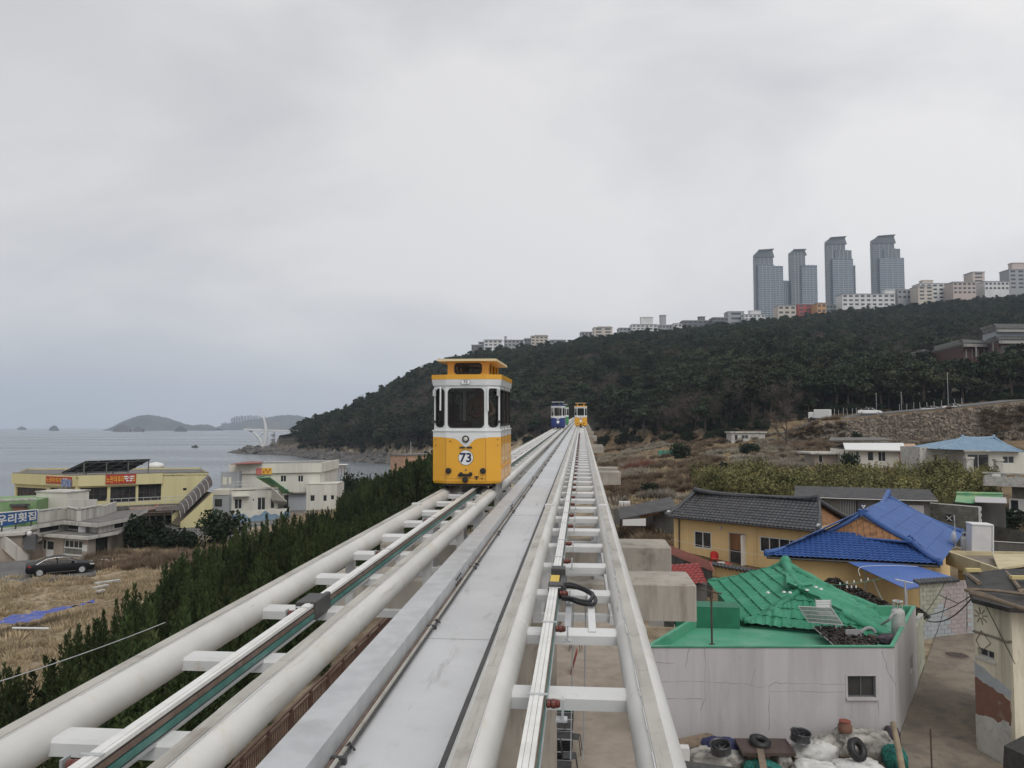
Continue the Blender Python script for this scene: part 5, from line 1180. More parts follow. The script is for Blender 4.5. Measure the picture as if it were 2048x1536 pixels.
def seaweed(pix, label, seed, z=zr+.3, n=900):
    rnd = random.Random(seed); P_ = [PZ(x,y,z) for x,y in pix]; g = thing('drying_bed', label, 'drying bed', V((P_[0].x,P_[0].y,z)))
    part('net', m_rust, lambda mb: mb.slab(P_,.03), g)
    def f(mb):
        for k in range(n):
            a,b_ = rnd.random(),rnd.random(); p = P_[0].lerp(P_[1],a).lerp(P_[3].lerp(P_[2],a),b_); s_ = rnd.uniform(.02,.06); d_ = V((rnd.uniform(-1,1),rnd.uniform(-1,1),rnd.uniform(-.3,.8)))*s_
            e_ = V((rnd.uniform(-1,1),rnd.uniform(-1,1),rnd.uniform(-.2,.6)))*s_; c_ = p+V((0,0,rnd.uniform(0,.07))); mb.poly(c_-d_-e_,c_+d_-e_,c_+d_+e_,c_-d_+e_)
    part('seaweed', m_weed, f, g, kind='stuff')
    part('rim', m_wing, lambda mb: [mb.tube([a,b_],.016,5) for a,b_ in zip(P_,P_[1:]+P_[:1])], g)
    return g
seaweed([(1668,1291),(1758,1291),(1704,1256),(1626,1254)], 'bed of dark seaweed drying beside the grey bench', 5)
q = PZ(1652,1254,zr+.42)
wc = thing('white_chair', 'white slatted folding chair in front of the drying frame', 'chair', q, .1)
for k in range(4): part('slat', m_plast, lambda mb: mb.box(-.24,.24,.18,.2,.52+.08*k,.585+.08*k), wc, world=False)
part('seat', m_plast, lambda mb: mb.bevbox(-.24,.24,-.2,.18,.40,.44,.015), wc, world=False)
for sx_ in (-.25,.25): part('leg', m_galv, lambda mb: (mb.tube([(sx_,.2,.86),(sx_,.1,.42),(sx_,-.2,0)],.014,6), mb.tube([(sx_,-.18,.42),(sx_,.24,0)],.014,6)), wc, world=False)
q = PZ(1707,1292,zr)
gb_ = thing('roof_bench', 'grey backed bench with a curved pipe armrest at the roof edge', 'bench', q, .05)
part('backrest', m_grey, lambda mb: mb.bevbox(-.22,.24,-.02,.02,.32,.52,.012), gb_, world=False)
for sx_ in (-.22,.24): part('leg', m_galv, lambda mb: mb.tube([(sx_,0,.5),(sx_,-.01,0)],.02,6), gb_, world=False)
part('armrest', m_grey, lambda mb: mb.tube(smooth_path([(.24,.0,.42),(.36,.02,.52),(.52,.05,.56),(.66,.08,.50),(.72,.08,.40)]),[.05]*21,8), gb_, world=False)
part('basket', m_rust, lambda mb: mb.lathe((.62,.1,.1),[(.1,0),(.14,.1),(.13,.22)],12), gb_, world=False)
# seaweed heaps on the tiled slope right of the ridge, over the yard
def heap(loc, s, seed, name, label, m, cat, n=500, fl=.05):
    rnd = random.Random(seed); mb = MB()
    for k in range(n):
        a = rnd.uniform(0,2*pi); r_ = sqrt(rnd.random()); x,y = r_*cos(a)*s[0], r_*sin(a)*s[1]; z = s[2]*(1-r_*r_)*rnd.uniform(.7,1.05)
        d_ = V((rnd.uniform(-1,1),rnd.uniform(-1,1),rnd.uniform(-.5,.5)))*fl; e_ = V((rnd.uniform(-1,1),rnd.uniform(-1,1),rnd.uniform(-.5,.5)))*fl; c_ = V((x,y,z)); mb.poly(c_-d_-e_,c_+d_-e_,c_+d_+e_,c_-d_+e_)
    o = mb.build(name, m, loc=loc, kind='stuff'); return tag(o, label, None, None, 'stuff')
for i,(x,y,sx_) in enumerate([(1700,1188,.8),(1726,1203,.9),(1748,1216,.9),(1772,1228,.8),(1822,1232,.7),(1668,1172,.6)]): heap(PZ(x,y,1.55),(sx_,.5,.4),20+i,'dry_vine','dry dark vine heaped along the yard edge',m_weed,'vine',600,.07)
# ------------------------------------------------------------------ heap of fishing gear by the white house
m_sack = mat('white_sack', (.60,.60,.57), (.48,.48,.46), scale=3, rough=.8, dirt=(.20,.19,.17), dscale=2.5, dlo=.52, dhi=.7, bump=.012, bscale=9)
m_sackd = mat('dirty_sack', (.42,.40,.36), (.30,.285,.26), scale=4, rough=.85, dirt=(.10,.095,.085), dscale=3, dlo=.48, dhi=.66, bump=.015, bscale=9)
m_navycl = mat('navy_tarp', (.022,.025,.085), (.035,.038,.11), scale=4, rough=.7, bump=.01, bscale=12)
m_net = mat('teal_net', (.012,.14,.115), (.02,.19,.15), scale=20, rough=.8, bump=.03, bscale=25, dirt=(.006,.05,.045), dscale=14, dlo=.5, dhi=.6)
m_brl = mat('brown_leather', (.075,.05,.042), (.055,.036,.03), scale=3, rough=.5)
m_log = mat('log', (.30,.24,.16), (.22,.175,.12), scale=3, rough=.9)
SK = 'sacks and gear heaped by the white house'
def sack(px, py, s, label, m=m_sack, seed=1, rz=0, z=0.0, name='sack', cat='sack'): q = PZ(px, py, z); return bundle(q, name, label, m, s, seed, cat, group=SK, rz=rz)
sack(1722,1512,(1.65,1.0,.85),'big dirty white bulk bag against the white house, largest of the heap',m_sackd,2)
sack(1628,1522,(1.15,.75,.62),'plump white sack in front of the steel wheel',m_sack,5,.2)
sack(1630,1560,(1.1,.7,.55),'white sack with stripes at the bottom edge under the plump one',m_sack,9,-.15)
sack(1715,1556,(1.4,.8,.5),'flat white sack in front of the leaning tyre',m_sack,12,.1)
sack(1430,1535,(1.5,.9,.55),'crumpled grey white sack under the navy tarp',m_sackd,15,.1)
sack(1562,1535,(.5,.8,.6),'narrow pale sack between the teal net and the plump sack',m_sackd,18)
sack(1655,1508,(.7,.6,.62),'dirty sack squeezed between the wheel and the bulk bag',m_sackd,21)
sack(1443,1522,(1.0,.7,.72),'navy blue tarp bunched up under a wheel',m_navycl,24,.1,name='tarp_bundle',cat='tarp')
sack(1524,1558,(.85,.6,.55),'teal fishing net bundled under the weathered plank',m_net,28,name='net_bundle',cat='fishing net')
sack(1790,1535,(.55,.9,.62),'green fishing net beside the log post',m_net,33,name='net_bundle',cat='fishing net')
sack(1786,1496,(.4,.4,.7),'dark green cloth stuffed behind the log post',m_cloth,35,name='cloth_bundle',cat='cloth')
def tyre(loc, rot, label, m=m_black, R_=.29, r_=.095, rim=False, name='tyre'):
    g = thing(name, label, name.replace('_',' '), loc, rot=rot)
    if not rim:
        mb = MB(); n1,n2 = 32,12
        vs = [((R_-r_+r_*cos(2*pi*j/n2)*1.0)*cos(2*pi*i/n1),(R_-r_+r_*cos(2*pi*j/n2))*sin(2*pi*i/n1),r_*1.1*sin(2*pi*j/n2)) for i in range(n1) for j in range(n2)]
        mb.add(vs,[(i*n2+j,((i+1)%n1)*n2+j,((i+1)%n1)*n2+(j+1)%n2,i*n2+(j+1)%n2) for i in range(n1) for j in range(n2)]); part('casing', m, lambda q: (q.v.extend(mb.v), q.f.extend(mb.f), q.m.extend(mb.m)), g, world=False, smooth=True)
        part('tread', m_dark, lambda q: [q.obox((R_*1.0*cos(a*pi/15),R_*sin(a*pi/15),0),(cos(a*pi/15)*.008,sin(a*pi/15)*.008,0),(-sin(a*pi/15)*.018,cos(a*pi/15)*.018,0),(0,0,.06)) for a in range(30)], g, world=False, kind='stuff')
    else:
        m2 = mat('wheel_steel',(.09,.09,.095),(.05,.05,.052),scale=8,rough=.45,metal=.4)
        smooth_angle(part('barrel', m2, lambda q: q.lathe((0,0,0),[(.27,-.12),(.285,-.11),(.27,-.09),(.262,.0),(.27,.1),(.29,.12),(.28,.13),(.255,.105),(.247,0),(.25,-.08)],32), g, world=False),30)
        part('spoke', m2, lambda q: [q.obox((.13*cos(a*pi/4),.13*sin(a*pi/4),-.04),(cos(a*pi/4)*.11,sin(a*pi/4)*.11,.01),(-sin(a*pi/4)*.025,cos(a*pi/4)*.025,0),(0,0,.012)) for a in range(8)], g, world=False)
        part('hub', m2, lambda q: q.lathe((0,0,-.05),[(.07,0),(.08,.03),(.05,.05)],14), g, world=False)
    return g
tyre(PZ(1520,1484,.74),(R(12),R(8),0),'black tyre lying on the brown folded mat')
tyre(PZ(1714,1499,.72),(R(62),R(-6),R(38)),'black tyre leaning on the bulk bag beside the green net',R_=.30)
tyre(PZ(1601,1472,.78),(R(6),R(4),0),'grey steel wheel rim lying on the white sacks',rim=True,name='wheel_rim')
tyre(PZ(1441,1496,.80),(R(10),R(-6),0),'grey spoked wheel rim lying on the navy tarp',rim=True,name='wheel_rim')
def obb(name, label, cat, m, c, ex, ey, ez, b=.02): 
    g = MB(); g.obox((0,0,0),ex,ey,ez); o = g.build(name, m, loc=c); return tag(o, label, cat)
for k in range(3):
    o = obb('folded_mat', 'brown leathery mat '+['lowest of three folded under the tyre','between two others folded under the tyre','topmost of three folded under the tyre'][k], 'mat', m_brl, PZ(1530-4*k,1494,.46+.09*k), V((.72-.05*k,.05,.0)), V((-.03,.42,.03)), V((0,0,.042)))
pa, pb = PZ(1519,1492,.66), PZ(1534,1575,.55)
obb('plank', 'weathered plank lying across the teal net towards the viewer', 'plank', m_plank, pa.lerp(pb,.5), V((.09,0,0)), (pb-pa)/2, V((0,0,.025)))
la, lb = PZ(1786,1446,1.15), PZ(1808,1560,.25)
mb = MB(); mb.tube([V((0,0,0)),(lb-la)*.5+V((.015,0,0)),lb-la],[.075,.085,.09],10); tag(mb.build('log_post', m_log, loc=la, smooth=True), 'pale round log leaning at the corner of the white house', 'log')
q = PZ(1690,1462,.75); g = thing('clay_pot','reddish clay pot behind the bulk bag','pot',q); part('body', m_brick, lambda mb: mb.lathe((0,0,-.1),[(.12,0),(.2,.12),(.2,.25),(.15,.34),(.16,.38),(.13,.38),(.12,.3)],16), g, world=False, smooth=True); part('rim', m_redroof, lambda mb: mb.lathe((0,0,.27),[(.165,0),(.17,.02),(.14,.02)],16), g, world=False)
ca, cb = PZ(1352,1492,.25), PZ(1428,1475,.25)
obb('wooden_board', 'orange brown board lying along the foot of the white house', 'board', m_plank, ca.lerp(cb,.5), (cb-ca)/2, V((0,.15,.1)), V((0,-.01,.03)))
obb('black_panel', 'black panel slanting at the bottom edge beside the track', 'panel', m_dark, PZ(1410,1540,.62), V((.75,-.1,-.03)), V((.0,.12,.1)), V((0,-.02,.03)))
obb('white_box', 'white box standing beside the track at the heap', 'box', m_plast, PZ(1368,1515,.35), V((.14,0,0)), V((0,.14,0)), V((0,0,.3)))
# alley furniture: manhole, drain weeds, rod
q = PZ(1914,1311,.10)
g = thing('manhole_cover','round rusty manhole cover set in the alley','manhole cover',q); part('frame', m_conc2, lambda mb: mb.lathe((0,0,.002),[(.50,0),(.52,.012),(.44,.014)],32), g, world=False); part('lid', m_rust, lambda mb: mb.lathe((0,0,.004),[(.43,0),(.43,.016),(.40,.018)],32), g, world=False)
part('rib', m_dark, lambda mb: [mb.box(-.36,.36,-.3+.1*k,-.28+.1*k,.0215,.026) for k in range(7)], g, world=False)
ra = PZ(1861,1458,1.9); mb = MB(); mb.tube([(0,0,0),(.0,-.01,-1.0),(.02,-.01,-1.85)],.022,7); tag(mb.build('steel_rod', m_rust, loc=ra), 'upright rusty rod standing in the alley at the bottom edge', 'rod')
obb('dark_cover', 'dark grey sheet leaning at the foot of the cream house', 'sheet', m_dark, PZ(2046,1530,.6), V((.3,.1,.1)), V((-.1,.3,0)), V((.05,.02,.5)))
# ------------------------------------------------------------------ yard under the track
lwA, lwB = V((-3.6,14,0)), V((-1.28,14,0))
ug = thing('grey_annex','low grey painted annex under the track beside the crates','annex',V((-2.4,20,0))); part('wall', m_grey, lambda mb: mb.box(-4.6,-1.55,14.5,31,0,1.25), ug); part('roof_slab', m_grey, lambda mb: mb.box(-4.7,-1.5,14.4,31.1,1.252,1.4), ug); part('repair_strip', m_winw, lambda mb: mb.slab([(-2.3,21.0,1.408),(-1.6,21.2,1.408),(-1.6,21.6,1.408),(-2.3,21.5,1.408)],.006), ug)
cr0 = None
def crate(loc, label, rz=0, m=m_black, rim=m_galv):
    g = thing('fish_crate', label, 'crate', loc, rz, 'black crates stacked under the track')
    part('base', m, lambda mb: mb.box(-.42,.42,-.27,.27,0,.03), g, world=False)
    for k in range(4): part('slat', m, lambda mb: (mb.box(-.42,.42,-.27,-.25,.05+.07*k,.095+.07*k), mb.box(-.42,.42,.25,.27,.05+.07*k,.095+.07*k), mb.box(-.42,-.40,-.25,.25,.05+.07*k,.095+.07*k), mb.box(.40,.42,-.25,.25,.05+.07*k,.095+.07*k)), g, world=False)
    part('lid_slats', m_dark, lambda mb: [mb.box(-.41,.41,-.25+.062*k,-.215+.062*k,.315,.33) for k in range(9)], g, world=False)
    part('rim', rim, lambda mb: (mb.box(-.43,.43,-.285,-.27,.30,.335), mb.box(-.43,.43,.27,.285,.30,.335)), g, world=False)
    return g
names = ['nearest the viewer','second from the viewer','third from the viewer','fourth from the viewer','fifth from the viewer','sixth from the viewer','seventh, by the white tag','eighth, past the white tag','ninth, with a green edge','farthest of the row']
for k in range(10):
    x_ = -.78+.02*(k%3); y_ = 17.6+.74*k+(1.2 if k > 4 else 0)
    for j in range(2): crate((x_+.02*j, y_+.01*j, .1+.34*j), f"black slatted crate in the row under the track, {names[k]}, {'upper' if j else 'lower'} one", R(random.uniform(-3,3)), m_black, m_gdark if k == 8 else m_galv)
for k in range(3):
    for j in range(2): crate((1.42,17.3+.62*k,.1+.34*j), f"black slatted crate below the right tube, {['near','middle','far'][k]} stack, {'upper' if j else 'lower'} one", R(90))
def frame_chair(loc, rz, label):
    g = thing('tube_chair', label, 'chair', loc, rz)
    for s in (-1,1):
        part('leg', m_dark, lambda mb: mb.tube([(s*.22,-.22,0),(s*.2,-.16,.45),(s*.2,.2,.45)],.014,6), g, world=False); part('leg', m_dark, lambda mb: mb.tube([(s*.22,.26,0),(s*.2,.2,.45),(s*.2,.26,.85)],.014,6), g, world=False)
    part('back_rail', m_dark, lambda mb: (mb.tube([(-.2,.26,.85),(.2,.26,.85)],.014,6), mb.tube([(-.2,.24,.65),(.2,.24,.65)],.01,6)), g, world=False); part('seat', m_dark, lambda mb: mb.bevbox(-.2,.2,-.16,.2,.45,.47,.01), g, world=False)
for px_,py_,rz_,lb_ in ((1152,1300,1.4,'bare tube chair beside the far black crates'),(1148,1505,1.5,'bare tube chair beside the near black crates, rear one'),(1140,1545,1.6,'bare tube chair beside the near black crates, cut by the bottom edge')): frame_chair(PZ(px_,py_,.08),rz_,lb_)
q = PZ(1148,1345,.08); mb = MB(); mb.obox((0,0,.4),(.02,.0,.0),(.0,.3,0),(.12,0,.42)); tag(mb.build('folded_board', m_redtile, loc=q),'narrow reddish board propped on the crates under the track','board')

# ------------------------------------------------------------------ promenade and railing below the left track
m_rail = mat('brown_railing', (.15,.085,.06), (.11,.06,.045), scale=4, rough=.6); m_deckb = mat('brown_deck', (.105,.075,.058), (.08,.055,.042), scale=3, rough=.8)
dk = thing('promenade_deck','brown boarded promenade beneath the elevated track','deck',(-6.4,30,.42)); dk['kind']='structure'; del dk['category']; del dk['label']
mb = MB(); mb.box(-1.9,1.9,-.065,.065,-.04,0); bd = mb.build('plank', m_deckb, dk, world=False); bd.location = (0,-18,0)
for k in range(1,290): c_ = bd.copy(); COL.objects.link(c_); c_.location = (0,-18+.14*k,random.uniform(-.004,.004))
mb = MB(); [mb.box(-1.9,1.9,22.68+.14*k-.065,22.68+.14*k+.065,-.04,0) for k in range(200)]; mb.build('plank_row', m_deckb, dk, world=False, kind='stuff')
part('joist', m_dark, lambda mb: mb.box(-1.9,1.9,-20,52,-.2,-.05), dk, world=False)
fn = thing('promenade_railing','long brown metal railing with upright bars along the promenade','railing',(-8.35,30,.42))
for z0_,z1_ in ((.98,1.04),(.84,.88),(.10,.14)): part('rail', m_rail, lambda mb: mb.box(-.03,.03,-18,40,z0_,z1_), fn, world=False)
mb = MB(); mb.box(-.014,.014,-.014,.014,.14,.84); b0 = mb.build('baluster', m_rail, fn, world=False); b0.location=(0,-14.5,0)
for k in range(1,250):
    c_ = b0.copy(); COL.objects.link(c_); c_.location = (0,-14.5+.135*k,0)
mb = MB(); [mb.box(-.014,.014,19.3+.135*k,19.328+.135*k,.14,.84) for k in range(150)]; mb.build('baluster_row', m_rail, fn, world=False, kind='stuff')
mb = MB(); mb.box(-.04,.04,-.04,.04,0,1.0); p0 = mb.build('post', m_rail, fn, world=False); p0.location=(0,-14.43,0)
for k in range(1,34): c_ = p0.copy(); COL.objects.link(c_); c_.location=(0,-14.43+1.62*k,0)
wire('overhead_wire','thin pale wire passing in front of the hedge at the left', PZ(-40,1375,4.5), PZ(330,1245,4.5), .05, .012, m_galv)

# ------------------------------------------------------------------ left: restaurants, car park, car
m_asph = mat('asphalt', (.14,.135,.13), (.10,.098,.095), scale=.6, rough=.95, bump=.004, bscale=20, dirt=(.2,.18,.15), dscale=.8, dlo=.55, dhi=.75)
sheet('road', [pt(PZ(x,y,-2.5)) for x,y in ((-120,1185),(0,1172),(110,1160),(190,1150),(200,1128),(60,1122),(-120,1130))], -2.42, m_asph, 'asphalt drive where the black sedan stands')
sheet('car_park', [pt(PZ(x,y,-2.45)) for x,y in ((262,1075),(420,1085),(560,1070),(585,1044),(690,1012),(600,1005),(330,1030),(240,1040))], -2.30, m_asph, 'grey asphalt car park in front of the restaurants')
for k,(a,b_) in enumerate((((478,1060),(560,1046)),((478,1052),(545,1043)))):
    p,q = PZ(*a,-2.29),PZ(*b_,-2.29); mb = MB(); d_ = (q-p).normalized(); n_ = V((-d_.y,d_.x,0))*.07; mb.poly(p-n_,q-n_,q+n_,p+n_); mb.build('road_marking', m_whitew); bpy.data.objects[-1] if False else None
for o in [o for o in COL.objects if o.name.startswith('road_marking')]: tag(o, 'white painted line on the car park', None, None, 'structure')
m_yelw = mat('pale_yellow_wall', (.60,.54,.30), (.54,.485,.265), scale=.6, rough=.85, streak=1, dirt=(.42,.37,.22), dscale=.8, dlo=.55, dhi=.78)
m_greyw = mat('stained_parapet', (.52,.50,.455), (.45,.43,.39), scale=1, rough=.9, streak=1, dirt=(.17,.155,.135), dscale=1.1, dlo=.52, dhi=.72)
m_tanw = mat('tan_wall', (.36,.305,.25), (.31,.265,.22), scale=1, rough=.9, streak=1, dirt=(.22,.19,.16), dscale=1, dlo=.55, dhi=.8)
m_signr = mat('sign_red', (.36,.028,.018), rough=.5); m_signy = mat('sign_yellow', (.70,.42,.04), rough=.5); m_signb = mat('sign_blue', (.02,.085,.26), (.025,.10,.29), scale=2, rough=.5, dirt=(.06,.12,.22), dscale=3, dlo=.6, dhi=.8)
m_flat = mat('roof_grey', (.17,.16,.15), (.12,.115,.105), scale=.8, rough=.95, dirt=(.24,.22,.19), dscale=1.2, dlo=.58, dhi=.75)
m_wwall = mat('white_wall', (.64,.62,.545), (.57,.55,.49), scale=.7, rough=.85, streak=1, dirt=(.42,.40,.35), dscale=1, dlo=.57, dhi=.8); m_bluegrey = mat('bluegrey_wall', (.34,.36,.38), rough=.85)
# yellow restaurant
zT, zB = 3.6, -2.5
YA, YB_, YC, YD = PZ(30,947,zT), PZ(152,952,zT), PZ(325,947,zT), PZ(417,945.5,zT)
yr = thing('yellow_restaurant','two storey pale yellow restaurant with red signs on its parapet','building',V((YB_.x,YB_.y,zB)))
for p in (YA,YB_,YC,YD): p.z = 0
back = V((-.52,.85,0))*14
edges = [(YA,YB_,[(32,974,92,998),(100,975,150,999)]),(YB_,YC,[(160,976,214,1002),(221,974,271,1004),(277,969,322,1000)]),(YC,YD,[(366,976,373,981)])]
HW = [[pix_rect(a,b_,*h) for h in hs] for a,b_,hs in edges]
def f(mb):
    for (a,b_,_),hs in zip(edges,HW): mb.wall(a,b_,zB,zT,hs,.25)
    mb.wall(YD,YD+back,zB,zT); mb.wall(YD+back,YA+back,zB,zT); mb.wall(YA+back,YA,zB,zT)
part('wall', m_yelw, f, yr)
for (a,b_,_),hs in zip(edges,HW):
    for h in hs: window(yr,a,b_,*h,m_rust if h[1]-h[0] > 1 else m_dark,m_pane,max(1,int((h[1]-h[0])/.8)),1 if h[1]-h[0] > 1 else 0,rec=.22,fw_=.06)
part('parapet', m_yelw, lambda mb: (mb.wbox(YA,YB_,-.1,(YB_-YA).length+.05,zT-1.25,zT+.06,.0,.35), mb.wbox(YB_,YC,.2,(YC-YB_).length,zT-1.25,zT+.055,.0,.35)), yr)
part('roof', m_flat, lambda mb: mb.prism([pt(p) for p in (YA,YB_,YC,YD,YD+back,YA+back)],zT-.35,zT-.2), yr)
part('roof_rim', m_flat, lambda mb: (mb.wbox(YA,YB_,0,(YB_-YA).length,zT+.062,zT+.14,-.1,.3), mb.wbox(YB_,YC,.3,(YC-YB_).length,zT+.062,zT+.14,-.1,.3), mb.wbox(YC,YD,0,(YD-YC).length,zT,zT+.1,-.2,.02)), yr)
bz = PP(250,1003,YB_,YC)[1]-.5
part('balcony', m_blkdk, lambda mb: (mb.wbox(YB_,YC,3,(YC-YB_).length+4.5,bz-.35,bz,.0,1.5)), yr)
def f(mb):
    L_ = (YC-YB_).length+4.3; e=(YC-YB_).normalized(); n_=V((e.y,-e.x,0))
    for z_ in (bz+1.0,bz+.55): mb.tube([YB_+e*3.2+n_*1.45+V((0,0,z_)),YB_+e*L_+n_*1.45+V((0,0,z_))],.03,5)
    for k in range(14): u=3.2+(L_-3.2)*k/13; mb.tube([YB_+e*u+n_*1.45+V((0,0,bz)),YB_+e*u+n_*1.45+V((0,0,bz+1.0))],.025,5)
part('balcony_railing', m_galv, f, yr)
def sign(par, A, B, rect, m, txt, tm, size, dz=.05, border=None):
    u0,u1,z0,z1 = rect; e=(B-A).normalized(); n_=V((e.y,-e.x,0))
    s_ = part('sign_board', m, lambda mb: mb.wbox(A,B,u0,u1,z0,z1,.36,.46), par)
    if txt:
        me = text_mesh(txt,1.0,.01,.004); xs=[v.co.x for v in me.vertices]; ys=[v.co.y for v in me.vertices]; w_=max(xs)-min(xs); h_=max(ys)-min(ys); cx_=(max(xs)+min(xs))/2; cy_=(max(ys)+min(ys))/2
        M = frame_M(A+e*((u0+u1)/2-dz)+n_*.47+V((0,0,(z0+z1)/2)), e, V((0,0,1))) @ Matrix.Diagonal((size[0]/w_,size[1]/h_,1,1)) @ Matrix.Translation((-cx_,-cy_,0))
        me.materials.clear(); me.materials.append(tm); me.transform(Matrix.Translation(-ORG[par.name])@M); me.name='lettering'; o=bpy.data.objects.new('lettering',me); COL.objects.link(o); o.parent=s_; ORG[o.name]=ORG[par.name]
    return s_
r1 = pix_rect(YA,YB_,99,952,149,968); r2 = pix_rect(YB_,YC,211,949,271,966)
s1 = sign(yr,YA,YB_,r1,m_signr,'노란마후라',m_signy,((r1[1]-r1[0])*.62,(r1[3]-r1[2])*.72),(r1[1]-r1[0])*.17)
s2 = sign(yr,YB_,YC,r2,m_signr,'노란마후라',m_signy,((r2[1]-r2[0])*.60,(r2[3]-r2[2])*.72),(r2[1]-r2[0])*.18)
def crest(par, A, B, r):                     # white winged emblem on the right third of the sign
    e=(B-A).normalized(); n_=V((e.y,-e.x,0)); c_=A+e*(r[0]+(r[1]-r[0])*.77)+n_*.475+V((0,0,(r[2]+r[3])/2)); h_=(r[3]-r[2])
    part('emblem', m_plast, lambda mb: [mb.obox(c_+e*(s*h_*.28)+V((0,0,dz*h_)),e*h_*w__,n_*.006,V((0,0,h_*.07))) for s,dz,w__ in ((-1,.24,.2),(1,.24,.2),(-1,.02,.16),(1,.02,.16),(-.6,-.2,.12),(.6,-.2,.12),(0,.1,.05))], par)
    part('mark', m_signy, lambda mb: [mb.obox(A+e*(r[0]+(r[1]-r[0])*.93)+n_*.475+V((0,0,(r[2]+r[3])/2+dz*h_)),e*h_*.1,n_*.006,V((0,0,h_*.05))) for dz in (-.2,0,.2)], par)
crest(s1,YA,YB_,r1); crest(s2,YB_,YC,r2)
rr_ = pix_rect(YA,YB_,131,958,150,974)
part('blue_banner', mat('banner_blue',(.10,.14,.30),(.3,.33,.42),scale=3,rough=.7), lambda mb: mb.wbox(YA,YB_,rr_[0],rr_[1],rr_[2],rr_[3],.5,.55), yr)
def f(mb):
    u=(rr_[0]+rr_[1])/2; e=(YB_-YA).normalized(); n_=V((e.y,-e.x,0))
    for du in (-.55,.55):
        for t_ in (.5,1.2): mb.tube([YA+e*(u+du)+n_*t_+V((0,0,zB+2.6)),YA+e*(u+du)+n_*t_+V((0,0,rr_[2]))],.03,5)
    for k in range(6): z_=rr_[2]-.4*k; mb.tube([YA+e*(u-.55)+n_*.85+V((0,0,z_)),YA+e*(u+.55)+n_*.85+V((0,0,z_-.35))],.025,5)
part('lattice_mast', m_dark, f, yr)
# solar array on the roof
sp_ = [PZ(121,945,3.85),PZ(171,921.5,5.4),PZ(302,917.5,5.4),PZ(256,941,3.85)]
sa = thing('solar_array','dark solar panel array tilted on posts over the yellow restaurant','solar array',V((sp_[0].x,sp_[0].y,zT-.2)))
m_panel = mat('solar_panel',(.03,.032,.036),(.045,.047,.05),scale=2,rough=.4); m_under = mat('panel_frame',(.13,.13,.125),rough=.5)
for i in range(5):
    for j in range(2):
        a,b_ = i/5+.006,(i+1)/5-.006; c_,d_ = j/2+.008,(j+1)/2-.008; L0=lambda u,v: sp_[0].lerp(sp_[3],u).lerp(sp_[1].lerp(sp_[2],u),v)
        part('panel', m_panel, lambda mb: mb.slab([L0(a,c_),L0(b_,c_),L0(b_,d_),L0(a,d_)],.06), sa)
part('beam', m_under, lambda mb: ([mb.tube([L0(u,0)-V((0,0,.14)),L0(u,1)-V((0,0,.14))],.06,5) for u in (.02,.2,.4,.6,.8,.98)],[mb.tube([L0(0,v)-V((0,0,.2)),L0(1,v)-V((0,0,.2))],.05,5) for v in (.05,.35,.65,.95)]), sa)
for u,v in ((.0,.95),(.33,.95),(.66,.95),(.98,.95),(.3,.2),(.7,.2)): part('post', m_under, lambda mb: mb.tube([L0(u,v)-V((0,0,.2)),V((L0(u,v).x,L0(u,v).y,zT-.2))],.07,6), sa)
q = PZ(312,936,zT-.2); mb = MB(); mb.lathe((0,0,0),[(1.1,0),(1.15,.4),(.9,.7),(.3,.85),(.05,.9)],16); tag(mb.build('roof_tank', m_plast, loc=q, smooth=True),'white domed tank on the yellow restaurant roof','tank')
# covered outside stair
st0, st1 = PD(416,984,93), PD(352,1048,91.5)
st = thing('covered_stair','outside stair under a ribbed arched plastic roof beside the yellow wall','stair',V((st1.x,st1.y,zB)))
sdv = st1-st0; sw = V((.9,-.75,0))*1.1
m_poly = mat('tinted_plastic',(.075,.062,.055),(.11,.09,.08),scale=1,rough=.25)
def arch(t_, r_=.0): c_=st0+sdv*t_; return [c_+sw*(-cos(a*pi/8))*1.0+V((0,0,1.1*sin(a*pi/8)+.9)) for a in range(9)]
def f(mb):
    n_=14; R_=[arch(k/n_) for k in range(n_+1)]
    mb.add([p for r_ in R_ for p in r_],[(k*9+i,k*9+i+1,(k+1)*9+i+1,(k+1)*9+i) for k in range(n_) for i in range(8)])
part('arched_roof', m_poly, f, st)
for k in range(9): part('rib', m_galv, lambda mb: mb.tube(arch(k/8),.035,5), st)
part('flight', m_yelw, lambda mb: mb.slab([st0-sw,st0+sw,st1+sw,st1-sw],.35), st)
for k in range(16): part('step', m_conc2, lambda mb: mb.obox(st0+sdv*((k+.5)/16)+V((0,0,.05)), sw*.9, V((sdv.x,sdv.y,0))/34, V((0,0,.12))), st)
part('side_wall', m_yelw, lambda mb: (mb.slab([st0+sw,V((st0.x+sw.x,st0.y+sw.y,zB)),V((st1.x+sw.x,st1.y+sw.y,zB)),st1+sw+V((0,0,.3))],.15,V((.6,-.8,0))), mb.slab([st0-sw+V((0,0,.9)),st0-sw,st1-sw,st1-sw+V((0,0,.9))],.06,V((.6,-.8,0)))), st)
